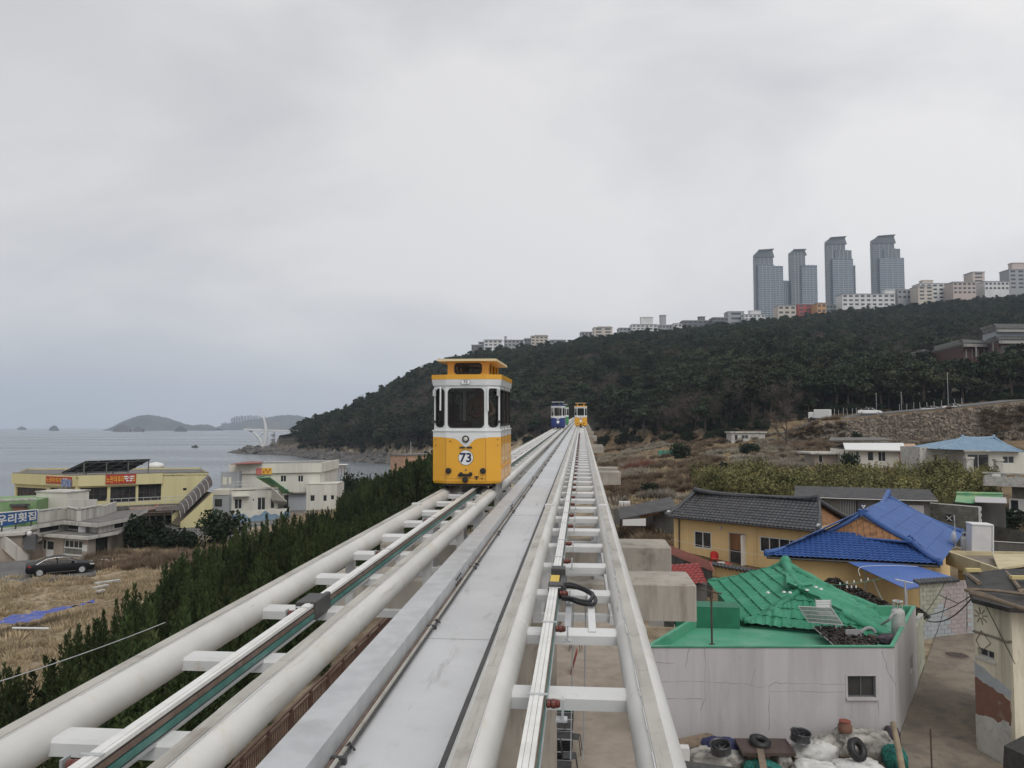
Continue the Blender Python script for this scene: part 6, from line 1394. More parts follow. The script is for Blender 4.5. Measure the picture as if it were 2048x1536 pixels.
# brown lean-to canopy in front
cq = [PZ(258,1014,0),PZ(355,1010,.2),PZ(362,1022,-.6),PZ(265,1026,-.6)]
lc = thing('brown_canopy','brown roofed terrace canopy in front of the yellow restaurant','canopy',V((cq[3].x,cq[3].y,zB)))
part('roof', mat('canopy_brown',(.22,.16,.125),(.16,.12,.095),scale=1.5,rough=.7), lambda mb: mb.slab(cq,.12), lc); part('fascia', m_rust, lambda mb: mb.slab([cq[3],cq[2],cq[2]-V((0,0,.4)),cq[3]-V((0,0,.4))],.06,V((0,-1,0))), lc)
for t_ in (.03,.35,.65,.97): part('post', m_rust, lambda mb: mb.tube([cq[3].lerp(cq[2],t_),V((cq[3].lerp(cq[2],t_).x,cq[3].lerp(cq[2],t_).y,zB))],.07,6), lc)
part('arched_awning', m_poly, lambda mb: mb.slab([PZ(310,1014,.4),PZ(356,1012,.5),PZ(360,1020,.1),PZ(312,1022,0)],.05), lc)
part('dark_shopfront', m_dark, lambda mb: mb.slab([PZ(262,1028,-.7),PZ(362,1024,-.7),PZ(362,1042,-2.3),PZ(262,1046,-2.3)],.1,V((0,-1,0))), lc)
# stall umbrella and sacks at the terrace
q = PZ(312,1050,-2.4); pu = thing('parasol','small blue and red parasol over the terrace clutter','parasol',q); part('pole', m_galv, lambda mb: mb.tube([(0,0,0),(0,0,2.3)],.04,6), pu, world=False); part('canopy', m_signb, lambda mb: mb.lathe((0,0,1.7),[(1.0,0),(.6,.3),(.1,.5),(.0,.55)],10), pu, world=False); part('finial', m_signr, lambda mb: mb.lathe((0,0,2.2),[(.3,0),(.15,.15),(.02,.3)],8), pu, world=False)
for k in range(4): q = PZ(308+9*k,1046+2*(k%2),-2.4); mb=MB(); mb.tube([(-.7,0,.2),(.1,.1,.75),(.8,-.1,.35)],.05,5); o = mb.build('pale_branch', m_whitew, loc=q); tag(o,'pale cut branch lying on the terrace clutter','branch','pale branches on the terrace')
q = PZ(359,1048,-2.4); g=thing('stone_lantern','small white and blue keg standing at the stair foot','keg',q); part('body', m_plast, lambda mb: mb.lathe((0,0,0),[(.22,0),(.28,.1),(.28,.7),(.2,.8)],12), g, world=False); part('band', m_signb, lambda mb: mb.lathe((0,0,.5),[(.285,0),(.29,.05),(.285,.2)],12), g, world=False); g.name='keg'

# white house with blue mural wall
zT=4.2; WAa, WBb = PZ(459,930,zT), PZ(640,927,zT); WAa.z=WBb.z=0
wb = thing('white_restaurant','white two storey building with an orange and pink sign and green stair awning','building',V((WAa.x,WAa.y,zB)))
bk = V((-sin(YAW),cos(YAW),0))*11
h3=[pix_rect(WAa,WBb,561,951,573,964),pix_rect(WAa,WBb,596,951,607,964)]
part('wall', m_wwall, lambda mb: (mb.wall(WAa,WBb,zB,zT,h3,.15), mb.wall(WBb,WBb+bk,zB,zT), mb.wall(WBb+bk,WAa+bk,zB,zT), mb.wall(WAa+bk,WAa,zB,zT)), wb)
for h in h3: window(wb,WAa,WBb,*h,m_winw,m_pane,1,rec=.1,fw_=.07)
part('parapet', m_wwall, lambda mb: (mb.wbox(WAa,WBb,-.05,(WBb-WAa).length+.2,zT-1.25,zT+.12,.0,.3), mb.wbox(WBb,WBb+bk,0,11,zT-1.25,zT+.11,.0,.3)), wb)
part('roof', m_flat, lambda mb: mb.prism([pt(p) for p in (WAa,WBb,WBb+bk,WAa+bk)],zT-.3,zT-.1), wb)
part('roof_ridge', m_bluegrey, lambda mb: mb.wbox(WAa,WBb,0,(WBb-WAa).length,zT+.12,zT+.2,-.2,.32), wb)
part('red_roof_strip', m_redroof, lambda mb: mb.slab([PZ(461,928,zT+.25),PZ(524,926,zT+.25),PZ(527,923,zT+.3),PZ(500,922,zT+.3)],.08), wb)
u=pix_rect(WAa,WBb,512,936,543,948); part('sign_board', m_signy, lambda mb: mb.wbox(WAa,WBb,u[0]+(u[1]-u[0])*.38,u[1],u[2],u[3],.31,.38), wb); part('sign_board', mat('sign_pink',(.55,.16,.14),rough=.6), lambda mb: mb.wbox(WAa,WBb,u[0],u[0]+(u[1]-u[0])*.37,u[2],u[3],.31,.38), wb)
part('sign_marks', m_signr, lambda mb: [mb.wbox(WAa,WBb,u[0]+(u[1]-u[0])*(.45+.13*k),u[0]+(u[1]-u[0])*(.53+.13*k),u[2]+.15+.3*(k%2),u[2]+.5+.3*(k%2),.38,.39) for k in range(4)], wb)
# left wing, its shade painted as blue-grey walls, with balcony; front lower storey
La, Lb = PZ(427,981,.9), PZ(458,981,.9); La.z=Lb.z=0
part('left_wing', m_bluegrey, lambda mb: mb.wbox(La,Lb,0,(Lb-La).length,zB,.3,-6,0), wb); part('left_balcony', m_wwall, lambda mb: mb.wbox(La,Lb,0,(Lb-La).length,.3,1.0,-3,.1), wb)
hl=pix_rect(La,Lb,430,998,444,1013); part('window', m_pane, lambda mb: mb.wbox(La,Lb,hl[0],hl[1],hl[2],hl[3],0,.03), wb)
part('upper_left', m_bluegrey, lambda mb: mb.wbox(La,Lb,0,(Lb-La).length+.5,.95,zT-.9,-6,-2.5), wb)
for u_ in ((432,958,440,975),(444,958,449,974)): rl=pix_rect(La,Lb,*u_); part('upper_door', m_wwall, lambda mb: mb.wbox(La,Lb,rl[0],rl[1],rl[2]+.2,rl[3]+.1,-2.5,-2.45), wb)
Fa, Fb, Fc = PZ(458,977,1.1), PZ(556,974,1.1), PZ(572,1000,-.3)
for p in (Fa,Fb): p.z=0
h4=[pix_rect(Fa,Fb,469,998,484,1018),pix_rect(Fa,Fb,515,995,531,1020),pix_rect(Fa,Fb,541,997,549,1017),pix_rect(Fa,Fb,505,998,509,1003)]
part('front_wall', m_wwall, lambda mb: (mb.wall(Fa,Fb,zB,1.1,h4,.15), mb.wall(Fb,Fb+bk*.3,zB,1.1), mb.wall(Fa+bk*.3,Fa,zB,1.1)), wb)
for h in h4: window(wb,Fa,Fb,*h,m_winw,m_pane,1 if h[1]-h[0]>.7 else 0,rec=.1,fw_=.07)
part('terrace', m_flat, lambda mb: mb.prism([pt(p) for p in (Fa,Fb,Fb+bk*.35,Fa+bk*.35)],.7,.85), wb)
part('door_hood', m_wwall, lambda mb: mb.wbox(Fa,Fb,pix_rect(Fa,Fb,466,993,498,996)[0],pix_rect(Fa,Fb,466,993,498,996)[1],.0,.14,0,.8), wb)
def f(mb):
    e=(Fb-Fa).normalized(); n_=V((e.y,-e.x,0)); L_=(Fb-Fa).length
    for z_ in (1.95,1.55): mb.tube([Fa+V((0,0,z_)),Fa+e*L_*.65+V((0,0,z_))],.03,5)
    for k in range(9): mb.tube([Fa+e*L_*.65*k/8+V((0,0,1.1)),Fa+e*L_*.65*k/8+V((0,0,1.95))],.025,5)
part('terrace_railing', m_galv, f, wb)
sa0, sa1 = PZ(515,955,2.6), PZ(573,986,.1)
part('stair_awning', m_gfad, lambda mb: mb.slab([sa0,sa0+V((1.6,.3,.1)),sa1+V((.5,.2,.1)),sa1-V((.5,.1,0))],.12), wb)
for k in range(7): part('awning_rib', m_gdark, lambda mb: mb.tube([sa0.lerp(sa1,k/6)+V((-.1,-.05,.03)),sa0.lerp(sa1,k/6)+V((.9,.2,.12))],.05,5), wb)
part('stair_wall', m_wwall, lambda mb: mb.slab([PZ(543,975,1.2),PZ(573,1003,-.8),PZ(573,1015,-2.3),PZ(558,1019,-2.3),PZ(543,1000,-.6)],.2,V((0,-1,0))), wb)
part('painted_stair_shade', m_dark, lambda mb: mb.wbox(WAa,WBb,(WBb-WAa).length*.60,(WBb-WAa).length*.68,zB,-.2,0,.1), wb)  # dark slab painted in for the shadow by the stair
ga_,gb_2 = PZ(577,985,.2),PZ(613,985,.2); ga_.z=gb_2.z=0
part('garage', m_bluegrey, lambda mb: (mb.wbox(ga_,gb_2,0,(gb_2-ga_).length,zB,.0,-3,0), mb.wbox(ga_,gb_2,.4,(gb_2-ga_).length-.3,zB,-.35,0,.02)), wb); part('garage_roof', m_poly, lambda mb: mb.wbox(ga_,gb_2,-.2,(gb_2-ga_).length,.02,.16,-3,.6), wb)
xa,xb = PZ(613,968,1.4),PZ(675,967,1.4); xa.z=xb.z=0
h5=[pix_rect(xa,xb,620,990,630,1003),pix_rect(xa,xb,646,990,654,1003),pix_rect(xa,xb,661,990,669,1000)]
part('annex_wall', m_wwall, lambda mb: (mb.wall(xa,xb,zB,1.4,h5,.12), mb.wall(xb,xb+bk*.4,zB,1.4), mb.prism([pt(p) for p in (xa,xb,xb+bk*.4,xa+bk*.4)],1.25,1.4)), wb)
for h in h5: window(wb,xa,xb,*h,m_winw,m_pane,0,rec=.08,fw_=.07)
q0_,q1_ = PZ(640,951,1),PZ(686,951,1); gs = thing('sea_deck_hut','grey deck with a little white roofed hut over the water','hut',V((q0_.x,q0_.y+4,zB)))
for p in (q0_,q1_): p.z=0; p.y+=4
part('wall', m_bluegrey, lambda mb: mb.wbox(q0_,q1_,0,(q1_-q0_).length,zB-2,1.0,-3,0), gs)
part('hut', m_wing, lambda mb: mb.wbox(q0_,q1_,.9,2.9,1.0,2.6,-2,-.3), gs); part('hut_roof', m_plast, lambda mb: mb.wbox(q0_,q1_,.5,3.4,2.6,2.72,-2.3,.1), gs)
part('railing', m_dark, lambda mb: [mb.tube([q0_+(q1_-q0_)*k/8+V((0,0,1)),q0_+(q1_-q0_)*k/8+V((0,0,2))],.03,4) for k in range(9)]+[mb.tube([q0_+V((0,0,2)),q1_+V((0,0,2))],.03,4)], gs)
ma,mb_ = PZ(464,1034,-1.6),PZ(580,1026,-1.6); ma.z=mb_.z=0; ma2 = PZ(520,1046,-2.0); ma2.z=0
mu = thing('sea_mural_wall','low white wall painted with blue waves in front of the white building','wall',ma)
m_wave = mat('wave_blue',(.22,.31,.40),(.16,.25,.34),scale=1.5,rough=.8); wl_=(mb_-ma).length
part('body', m_wwall, lambda mb: mb.wbox(ma,mb_,0,wl_,zB-.2,-1.0,-.2,0), mu)
def f(mb):
    e=(mb_-ma).normalized(); n_=V((e.y,-e.x,0)); N_=60; top=[]; 
    vs=[]
    for k in range(N_+1):
        u_=wl_*k/N_; h_=zB+1.0+.25*sin(u_*1.9)+.14*sin(u_*4.7+1); vs+=[ma+e*u_+V((0,0,zB-.2))+n_*.008,ma+e*u_+V((0,0,h_))+n_*.008]
    mb.add(vs,[(2*k,2*k+2,2*k+3,2*k+1) for k in range(N_)])
part('painted_wave', m_wave, f, mu)
# scrap, little truck by the annex
q = PZ(628,1006,-2.4); vt = thing('small_truck','little white truck parked before the annex of the white building','truck',q,R(20))
part('cab', m_plast, lambda mb: mb.bevbox(-.7,.7,-.8,.8,.45,1.9,.12), vt, world=False); part('windscreen', m_pane, lambda mb: mb.box(-.6,.6,-.815,-.8,1.15,1.7), vt, world=False); part('cargo_bed', m_wing, lambda mb: (mb.box(-.75,.75,.82,3.0,.7,.8), mb.box(-.75,-.70,.82,3,.8,1.15), mb.box(.70,.75,.82,3,.8,1.15)), vt, world=False)
for sx_ in (-.7,.7):
    for sy_ in (-.2,2.3): part('wheel', m_black, lambda mb: mb.lathe((sx_-.1,sy_,.3),[(.2,0),(.3,.02),(.3,.18),(.2,.2)],14,'x'), vt, world=False)
for k in range(7): 
    q = PZ(661+5*(k%5),1003+3*(k//5),-2.35); bundle(q,'sack',f'pale sack in the scrap pile right of the white annex',m_sack if k%2 else m_sackd,(1.0,.8,.7+.2*(k%3)),40+k,'sack',group='sacks piled by the white annex',rz=k)

# grey stained restaurant with the blue sign
zb=-2.75
def P3(px,py,z): p=PZ(px,py,z); return p
l1=[P3(64,1066,-.45),P3(175,1074,-.45),P3(236,1063,-.45)]
gr = thing('stained_restaurant','stained grey stepped flat roof restaurant behind the black sedan','building',V((l1[1].x,l1[1].y,zb)))
bkv=V((-sin(YAW)-.25,cos(YAW),0))*7
def inset_line(pts, k): return pts
w1=[V((p.x,p.y,0)) for p in l1]; e1=(w1[1]-w1[0]).normalized(); e2=(w1[2]-w1[1]).normalized()
wi=[w1[0]+V((-e1.y,e1.x,0))*.6+e1*.6, w1[1]+V((-e1.y,e1.x,0))*.6+V((-e2.y,e2.x,0))*.35-e1*.2, w1[2]+V((-e2.y,e2.x,0))*.6-e2*.6]
hA=[pix_rect(wi[0],wi[1],84,1079,92,1100),pix_rect(wi[0],wi[1],92,1080,107,1113),pix_rect(wi[0],wi[1],128,1079,164,1111)]; hB=[pix_rect(wi[1],wi[2],192,1077,216,1106)]
part('wall', m_tanw, lambda mb: (mb.wall(wi[0],wi[1],zb,-.5,hA,.15), mb.wall(wi[1],wi[2],zb,-.5,hB,.15), mb.wall(wi[2],wi[2]+bkv,zb,-.5), mb.wall(wi[0]+bkv,wi[0],zb,-.5)), gr)
window(gr,wi[0],wi[1],*hA[0],m_winw,m_pane,0,rec=.12); window(gr,wi[0],wi[1],*hA[2],m_winw,m_pane,3,0,rec=.1,fw_=.07,sill=m_winw); window(gr,wi[1],wi[2],*hB[0],m_dark,m_pane,0,rec=.1)
h=hA[2]; part('lower_pane', m_block, lambda mb: mb.wbox(wi[0],wi[1],h[0]+.05,h[1]-.05,h[2]+.05,h[2]+(h[3]-h[2])*.42,-.09,-.06), gr); part('transom', m_winw, lambda mb: mb.wbox(wi[0],wi[1],h[0],h[1],h[2]+(h[3]-h[2])*.42,h[2]+(h[3]-h[2])*.5,-.1,-.03), gr)
h=hA[1]; part('door', m_winw, lambda mb: (mb.wbox(wi[0],wi[1],h[0],h[0]+.1,h[2],h[3],-.12,-.06), mb.wbox(wi[0],wi[1],h[1]-.1,h[1],h[2],h[3],-.12,-.06), mb.wbox(wi[0],wi[1],h[0]+.1,h[1]-.1,h[3]-.1,h[3],-.12,-.06), mb.wbox(wi[0],wi[1],h[0]+.1,h[1]-.1,h[2],h[2]+.6,-.12,-.06)), gr); part('door_pane', m_pane, lambda mb: mb.wbox(wi[0],wi[1],h[0]+.1,h[1]-.1,h[2]+.6,h[3]-.1,-.11,-.09), gr)
nb=pix_rect(wi[0],wi[1],165,1089,174,1103); part('notice', m_plast, lambda mb: mb.wbox(wi[0],wi[1],nb[0],nb[1],nb[2],nb[3],.0,.03), gr)
part('lower_slab', m_greyw, lambda mb: mb.prism([pt(w1[0]),pt(w1[1]),pt(w1[2]),pt(w1[2]+bkv),pt(w1[0]+bkv)],-.72,-.44), gr); part('lower_roof', m_flat, lambda mb: mb.prism([pt(w1[0].lerp(w1[1],.02)+bkv*.03),pt(w1[1]+bkv*.05),pt(w1[2].lerp(w1[1],.02)+bkv*.03),pt(w1[2]+bkv),pt(w1[0]+bkv)],-.44,-.425), gr)
z2=.55
l2=[P3(62,1052,z2),P3(126,1042,z2),P3(194,1048,z2),P3(257,1036,z2)]; l2=[V((p.x,p.y,0)) for p in l2]
part('upper_slab', m_greyw, lambda mb: mb.prism([pt(p) for p in l2]+[pt(l2[3]+bkv*1.2),pt(l2[0]+bkv*1.2)],z2-.32,z2), gr); part('upper_roof', m_flat, lambda mb: mb.prism([pt(p+bkv*.04) for p in l2]+[pt(l2[3]+bkv*1.2),pt(l2[0]+bkv*1.2)],z2+.004,z2+.02), gr)
u2=[p+bkv*.14 for p in l2]
part('upper_wall', m_greyw, lambda mb: (mb.wbox(u2[0],u2[1],.5,(u2[1]-u2[0]).length,-.42,z2-.32,-.2,0), mb.wbox(u2[1],u2[2],0,(u2[2]-u2[1]).length,-.42,z2-.32,-.2,0), mb.wbox(u2[2],u2[3],0,(u2[3]-u2[2]).length-.5,-.42,z2-.32,-.2,0)), gr)
for i,(x0_,x1_) in enumerate(((80,116),(138,160),(229,245))):
    A_,B_=(u2[0],u2[1]) if i==0 else (u2[1],u2[2]) if i==1 else (u2[2],u2[3]); r_=pix_rect(A_,B_,x0_,1050,x1_,1060); part('window', m_pane, lambda mb: mb.wbox(A_,B_,r_[0],r_[1],-.25,z2-.36,0,.03), gr)
zc_=1.75
l3=[P3(79,1020,zc_),P3(133,1013,zc_),P3(158,1017,zc_),P3(208,1008,zc_)]; l3=[V((p.x,p.y,0)) for p in l3]
def f(mb):
    for a,b_ in zip(l3,l3[1:]): mb.wbox(a,b_,0,(b_-a).length+.02,z2+.02,zc_-.22,-.2,0)
    mb.wbox(l3[3],l3[3]+bkv,0,5,z2,zc_-.22,-.2,0)
part('roof_parapet', m_greyw, f, gr)
def f(mb):
    for a,b_ in zip(l3,l3[1:]):
        mb.wbox(a,b_,0,(b_-a).length,zc_-.1,zc_,-.25,.08); n_=int((b_-a).length/.75)
        for k in range(n_): mb.wbox(a,b_,.1+.75*k,.45+.75*k,zc_-.22,zc_-.1,-.2,.0)
part('parapet_rail', m_whitew, f, gr)
ph=[V((p.x,p.y,0)) for p in (P3(72,1012,2.9),P3(92,1013,2.9),P3(133,1012,2.9))]
pz0,pz1=.6,2.75
pa_,pb_=PZ(72,1013,1.0),PZ(133,1015,1.0); pa_.z=pb_.z=0; pzt=PP(100,985,pa_,pb_)[1]
part('penthouse', m_wwall, lambda mb: (mb.wbox(pa_,pb_,0,(pb_-pa_).length,.5,pzt,-3,0)), gr); pr_=pix_rect(pa_,pb_,82,996,93,1017); part('penthouse_door', m_dark, lambda mb: mb.wbox(pa_,pb_,pr_[0],pr_[1],pr_[2],pr_[3],.002,.03), gr); part('penthouse_roof', m_greyw, lambda mb: mb.wbox(pa_,pb_,-.1,(pb_-pa_).length+.1,pzt+.002,pzt+.12,-3.1,.1), gr)
pw0,pw1=PZ(133,1012,1.6),PZ(192,1012,1.6); pw0.z=pw1.z=0; part('roof_wall', m_greyw, lambda mb: mb.wbox(pw0,pw1,0,(pw1-pw0).length,.5,PP(160,999,pw0,pw1)[1],-.25,0), gr)
part('air_unit', m_wing, lambda mb: mb.obox(u2[1].lerp(u2[2],.55)+V((.2,-.5,-.1)),(.35,0,0),(0,.2,0),(0,0,.3)), gr)
q=P3(59,1067,-.3); mb=MB(); mb.lathe((0,0,0),[(.0,-.25),(.17,-.18),(.25,0),(.17,.18),(0,.25)],14); tag(mb.build('globe_lamp', m_plast, loc=q, smooth=True),'white globe lamp at the corner of the stained restaurant','lamp')
part('entrance', m_dark, lambda mb: mb.slab([PZ(44,1068,-.5),PZ(72,1068,-.5),PZ(70,1100,-1.6),PZ(48,1100,-1.6)],.3,V((0,-1,0))), gr); part('entrance_wall', m_tanw, lambda mb: mb.prism([pt(PZ(44,1122,zb)),pt(wi[0]),pt(wi[0]+bkv*.5),pt(PZ(40,1100,zb))],zb,-1.5), gr)
# blue sign board with its name
B0_,B1_=PD(-14,1042,71),PD(76,1030,77)
e=(B1_-B0_); e.z=0; L_=e.length; e=e.normalized(); n_=V((e.y,-e.x,0)); hz0=(1056-1026)/F*71; hz1=(1041-1019.5)/F*77
bs_=thing('blue_sign','blue sign board with white lettering over the restaurant entrance','sign',B0_)
def f(mb):
    a0,a1=B0_+V((0,0,hz0/2)),B1_+V((0,0,hz1/2)); b0_,b1_=B0_-V((0,0,hz0/2)),B1_-V((0,0,hz1/2)); mb.add([b0_,b1_,a1,a0]+[p-n_*.25 for p in (b0_,b1_,a1,a0)],[(0,1,2,3),(7,6,5,4),(0,4,5,1),(1,5,6,2),(2,6,7,3),(3,7,4,0)])
part('board', m_signb, f, bs_)
me=text_mesh('우리횟집',1.0,.025,.006); xs=[v.co.x for v in me.vertices]; ys=[v.co.y for v in me.vertices]
for v in me.vertices:
    u_=(v.co.x-min(xs))/(max(xs)-min(xs)); t_=(v.co.y-(max(ys)+min(ys))/2)/(max(ys)-min(ys)); u2_=.07+.88*u_; c_=B0_.lerp(B1_,u2_)+V((0,0,t_*.74*(hz0+(hz1-hz0)*u2_)))+n_*(.02+v.co.z); v.co=c_-ORG[bs_.name]
me.materials.clear(); me.materials.append(m_plast); o=bpy.data.objects.new('lettering',me); COL.objects.link(o); o.parent=bs_
part('frame', m_winw, lambda mb: (mb.tube([B0_+V((0,0,hz0/2)),B1_+V((0,0,hz1/2))],.06,5), mb.tube([B1_+V((0,0,hz1/2)),B1_-V((0,0,hz1/2))],.06,5)), bs_)
for t_ in (.2,.5,.85): part('support', m_dark, lambda mb: mb.tube([B0_.lerp(B1_,t_)-V((0,0,.5)),B0_.lerp(B1_,t_)-V((0,0,3.0))+n_*-.3],.07,5), bs_)
# tan building with outside stair at the left edge
Ta,Tb=PZ(-70,1075,-.35),PZ(46,1066,-.35); Ta.z=Tb.z=0
tb_=thing('tan_building','tan building with a slanting outside stair at the left edge','building',V((Tb.x,Tb.y,zb)))
part('wall', m_tanw, lambda mb: mb.prism([pt(Ta),pt(Tb),pt(Tb+bkv*.7),pt(Ta+bkv*.7)],zb,-.5), tb_); part('roof_slab', m_greyw, lambda mb: mb.prism([pt(Ta),pt(Tb+V((.35,-.2,0))),pt(Tb+bkv*.7),pt(Ta+bkv*.7)],-.5,-.25), tb_)
sq=[PZ(-10,1066,-.4),PZ(6,1070,-.45),PZ(56,1111,-1.6),PZ(54,1132,-2.6),PZ(44,1134,-2.7),PZ(0,1092,-1.2)]
dpt=(Tb-CAM).dot(fw)-1.2
sq=[PD(x,y,dpt) for x,y in ((-30,1050),(6,1071),(56,1111),(54,1134),(46,1134),(-30,1068))]
part('stair_parapet', m_greyw, lambda mb: mb.slab(sq,.25,V((0,-1,0))), tb_)
part('stair_base', m_tanw, lambda mb: mb.slab([PD(-60,1050,dpt+.3),PD(-30,1066,dpt+.3),PD(48,1134,dpt+.3),PD(-60,1150,dpt+.3)],.4,V((0,-1,0))), tb_)
# green building behind
Ga,Gb=PZ(-60,1002,2.2),PZ(73,997,2.2); Ga.z=Gb.z=0
gb3=thing('green_building','green walled flat building with a toothed white parapet at the left edge','building',V((Gb.x,Gb.y,zb)))
part('wall', mat('green_wall',(.16,.27,.12),(.20,.31,.15),scale=1,rough=.85,dirt=(.30,.33,.22),dscale=1,dlo=.55,dhi=.75), lambda mb: mb.prism([pt(Ga),pt(Gb),pt(Gb+bkv),pt(Ga+bkv)],zb,2.0), gb3); part('parapet', m_whitew, lambda mb: (mb.wbox(Ga,Gb,0,(Gb-Ga).length,2.12,2.25,-.2,.1),[mb.wbox(Ga,Gb,.1+.8*k,.55+.8*k,2.0,2.12,-.15,.02) for k in range(int((Gb-Ga).length/.8))]), gb3)
cp_=PZ(44,1022,1.0); part('chimney', m_brick, lambda mb: mb.box(cp_.x-.55,cp_.x+.55,cp_.y-.6,cp_.y,.2,1.55), gb3); part('chimney_cap', m_btile, lambda mb: mb.box(cp_.x-.75,cp_.x+.75,cp_.y-.8,cp_.y+.1,1.55,1.75), gb3)
# black sedan
m_car=mat('car_black',(.006,.006,.007),rough=.38,spec=.18); m_tail=mat('tail_red',(.40,.02,.015),rough=.2); m_chrome=mat('chrome',(.6,.6,.6),rough=.2,metal=.8)
def sedan(loc, rz, label, paint=m_car, group=None, detail=True):
    g=thing('parked_car',label,'car',loc,rz,group)
    # x forward, length 4.9
    secs=[(-2.42,.70,.42,.80),(-2.30,.84,.30,.98),(-1.7,.90,.22,1.02),(-.6,.925,.20,.98),(.6,.925,.20,.96),(1.3,.91,.22,.92),(2.0,.87,.24,.82),(2.35,.76,.30,.70),(2.47,.58,.40,.60)]
    vs=[]
    for x,hw_,zb_,zt_ in secs:
        vs+=[(x,-hw_*.9,zb_),(x,-hw_,zb_+.12),(x,-hw_,zt_-.16),(x,-hw_*.92,zt_-.03),(x,-hw_*.6,zt_+.02),(x,hw_*.6,zt_+.02),(x,hw_*.92,zt_-.03),(x,hw_,zt_-.16),(x,hw_,zb_+.12),(x,hw_*.9,zb_)]
    n_=len(secs); fs=[(i*10+j,(i+1)*10+j,(i+1)*10+(j+1)%10,i*10+(j+1)%10) for i in range(n_-1) for j in range(10)]+[tuple(range(9,-1,-1))[::-1],tuple(range((n_-1)*10,n_*10))[::-1]]
    body=part('body',paint,lambda mb: mb.add(vs,fs),g,world=False); smooth_angle(body,35)
    cab=[(-1.75,.80,.98,1.0),(-.95,.70,.98,1.38),(-.3,.68,.98,1.44),(.25,.69,.98,1.42),(1.15,.80,.93,.97)]; vs2=[]
    for x,hw_,zb_,zt_ in cab: vs2+=[(x,-.86,zb_-.03),(x,-hw_,zt_-.03),(x,-hw_*.8,zt_),(x,hw_*.8,zt_),(x,hw_,zt_-.03),(x,.86,zb_-.03)]
    fs2=[(i*6+j,(i+1)*6+j,(i+1)*6+j+1,i*6+j+1) for i in range(4) for j in range(5)]
    smooth_angle(part('cabin_glass',m_glass,lambda mb: mb.add(vs2,fs2),g,world=False),50)
    part('roof',paint,lambda mb: mb.add([(-1.0,-.60,1.372),(-.3,-.6,1.455),(.3,-.58,1.43),(.3,.58,1.43),(-.3,.6,1.455),(-1.0,.60,1.372)],[(0,1,4,5),(1,2,3,4)]),g,world=False)
    for s in (-1,1):
        part('window_trim',m_chrome,lambda mb: mb.tube([(-1.7,s*.865,.985),(-.95,s*.72,1.36),(-.3,s*.70,1.42),(.3,s*.71,1.40),(1.1,s*.83,.98)],.014,5),g,world=False)
        part('pillar',paint,lambda mb: mb.obox((-.25,s*.79,1.2),(.035,0,.0),(0,.02,0),(0,-s*.075,.21)),g,world=False)
        for x in (-1.45,1.5):
            wo=part('wheel',m_black,lambda mb: mb.lathe((x,s*.80-.11,.33),[(.22,0),(.32,.01),(.335,.04),(.335,.18),(.32,.21),(.22,.22)],24,'y'),g,world=False)
            part('rim',m_galv,lambda mb: (mb.lathe((x,s*.92-.02,.33),[(.22,0),(.225,.02),(.2,.03)],20,'y'),[mb.obox((x+.1*cos(a*2*pi/5),s*.925,.33+.1*sin(a*2*pi/5)),(cos(a*2*pi/5)*.1,0,sin(a*2*pi/5)*.1),(-sin(a*2*pi/5)*.025,0,cos(a*2*pi/5)*.025),(0,.012,0)) for a in range(5)]),wo,world=False)
        part('tail_light',m_tail,lambda mb: mb.add([(-2.40,s*.40,.76),(-2.30,s*.82,.74),(-2.05,s*.895,.80),(-2.05,s*.89,.90),(-2.30,s*.80,.92),(-2.42,s*.42,.84)],[(0,1,4,5) ,(1,2,3,4)]),g,world=False)
        part('headlight',m_lens,lambda mb: mb.obox((2.2,s*.72,.70),(.16,-s*.06,-.02),(.03,s*.1,0),(0,0,.05)),g,world=False)
        part('mirror',paint,lambda mb: mb.bevbox(.75,.95,s*.98-.08,s*.98+.08,.98,1.12,.03),g,world=False)
        part('sill',m_chrome,lambda mb: mb.box(-1.0,1.05,s*.93-.008,s*.93+.008,.27,.30),g,world=False)
    part('number_plate',m_plast,lambda mb: mb.obox((-2.43,0,.66),(.008,0,0),(0,.26,0),(0,0,.06)),g,world=False)
    part('trunk_trim',m_chrome,lambda mb: mb.box(-2.44,-2.41,-.4,.4,.80,.825),g,world=False)
    return g
q=PZ(120,1147,-2.42); sedan(q,R(38),'glossy black sedan parked in front of the stained restaurant')
# blue tarp on the field, litter
def tarp(pix, z, m, name, label, cat, seed):
    P_=[PZ(x,y,z) for x,y in pix]; mb=MB(); n1,n2=26,8; vs=[]
    for i in range(n1+1):
        for j in range(n2+1):
            p=P_[0].lerp(P_[1],i/n1).lerp(P_[3].lerp(P_[2],i/n1),j/n2); vs.append(p+V((.35*NZ.noise((p.x*1.1,p.y*1.1,seed)),.35*NZ.noise((p.x*1.1,p.y,seed+9)),.28+.28*abs(NZ.noise((p.x*1.7,p.y*1.7,seed+4))))))
    mb.add(vs,[(i*(n2+1)+j,(i+1)*(n2+1)+j,(i+1)*(n2+1)+j+1,i*(n2+1)+j+1) for i in range(n1) for j in range(n2)]); o=mb.build(name,m); return tag(o,label,cat)
m_tarpb=mat('blue_tarp',(.05,.08,.30),(.09,.12,.38),scale=2,rough=.5,dirt=(.25,.22,.2),dscale=2.5,dlo=.56,dhi=.72)
tarp([(-20,1262),(75,1252),(95,1238),(30,1240)],-1.75,m_tarpb,'blue_tarp','crumpled blue tarp lying in the dry grass field','tarp',3)
tarp([(60,1244),(188,1216),(190,1211),(70,1236)],-1.8,m_tarpb,'blue_tarp','long torn strip of blue tarp trailing through the dry grass','tarp',7)
mb=MB(); a_,b_=PZ(25,1256,-1.2),PZ(98,1257,-1.2); mb.tube([a_,b_],.06,6); tag(mb.build('white_pipe',m_plast),'white pipe lying on the blue tarp','pipe')
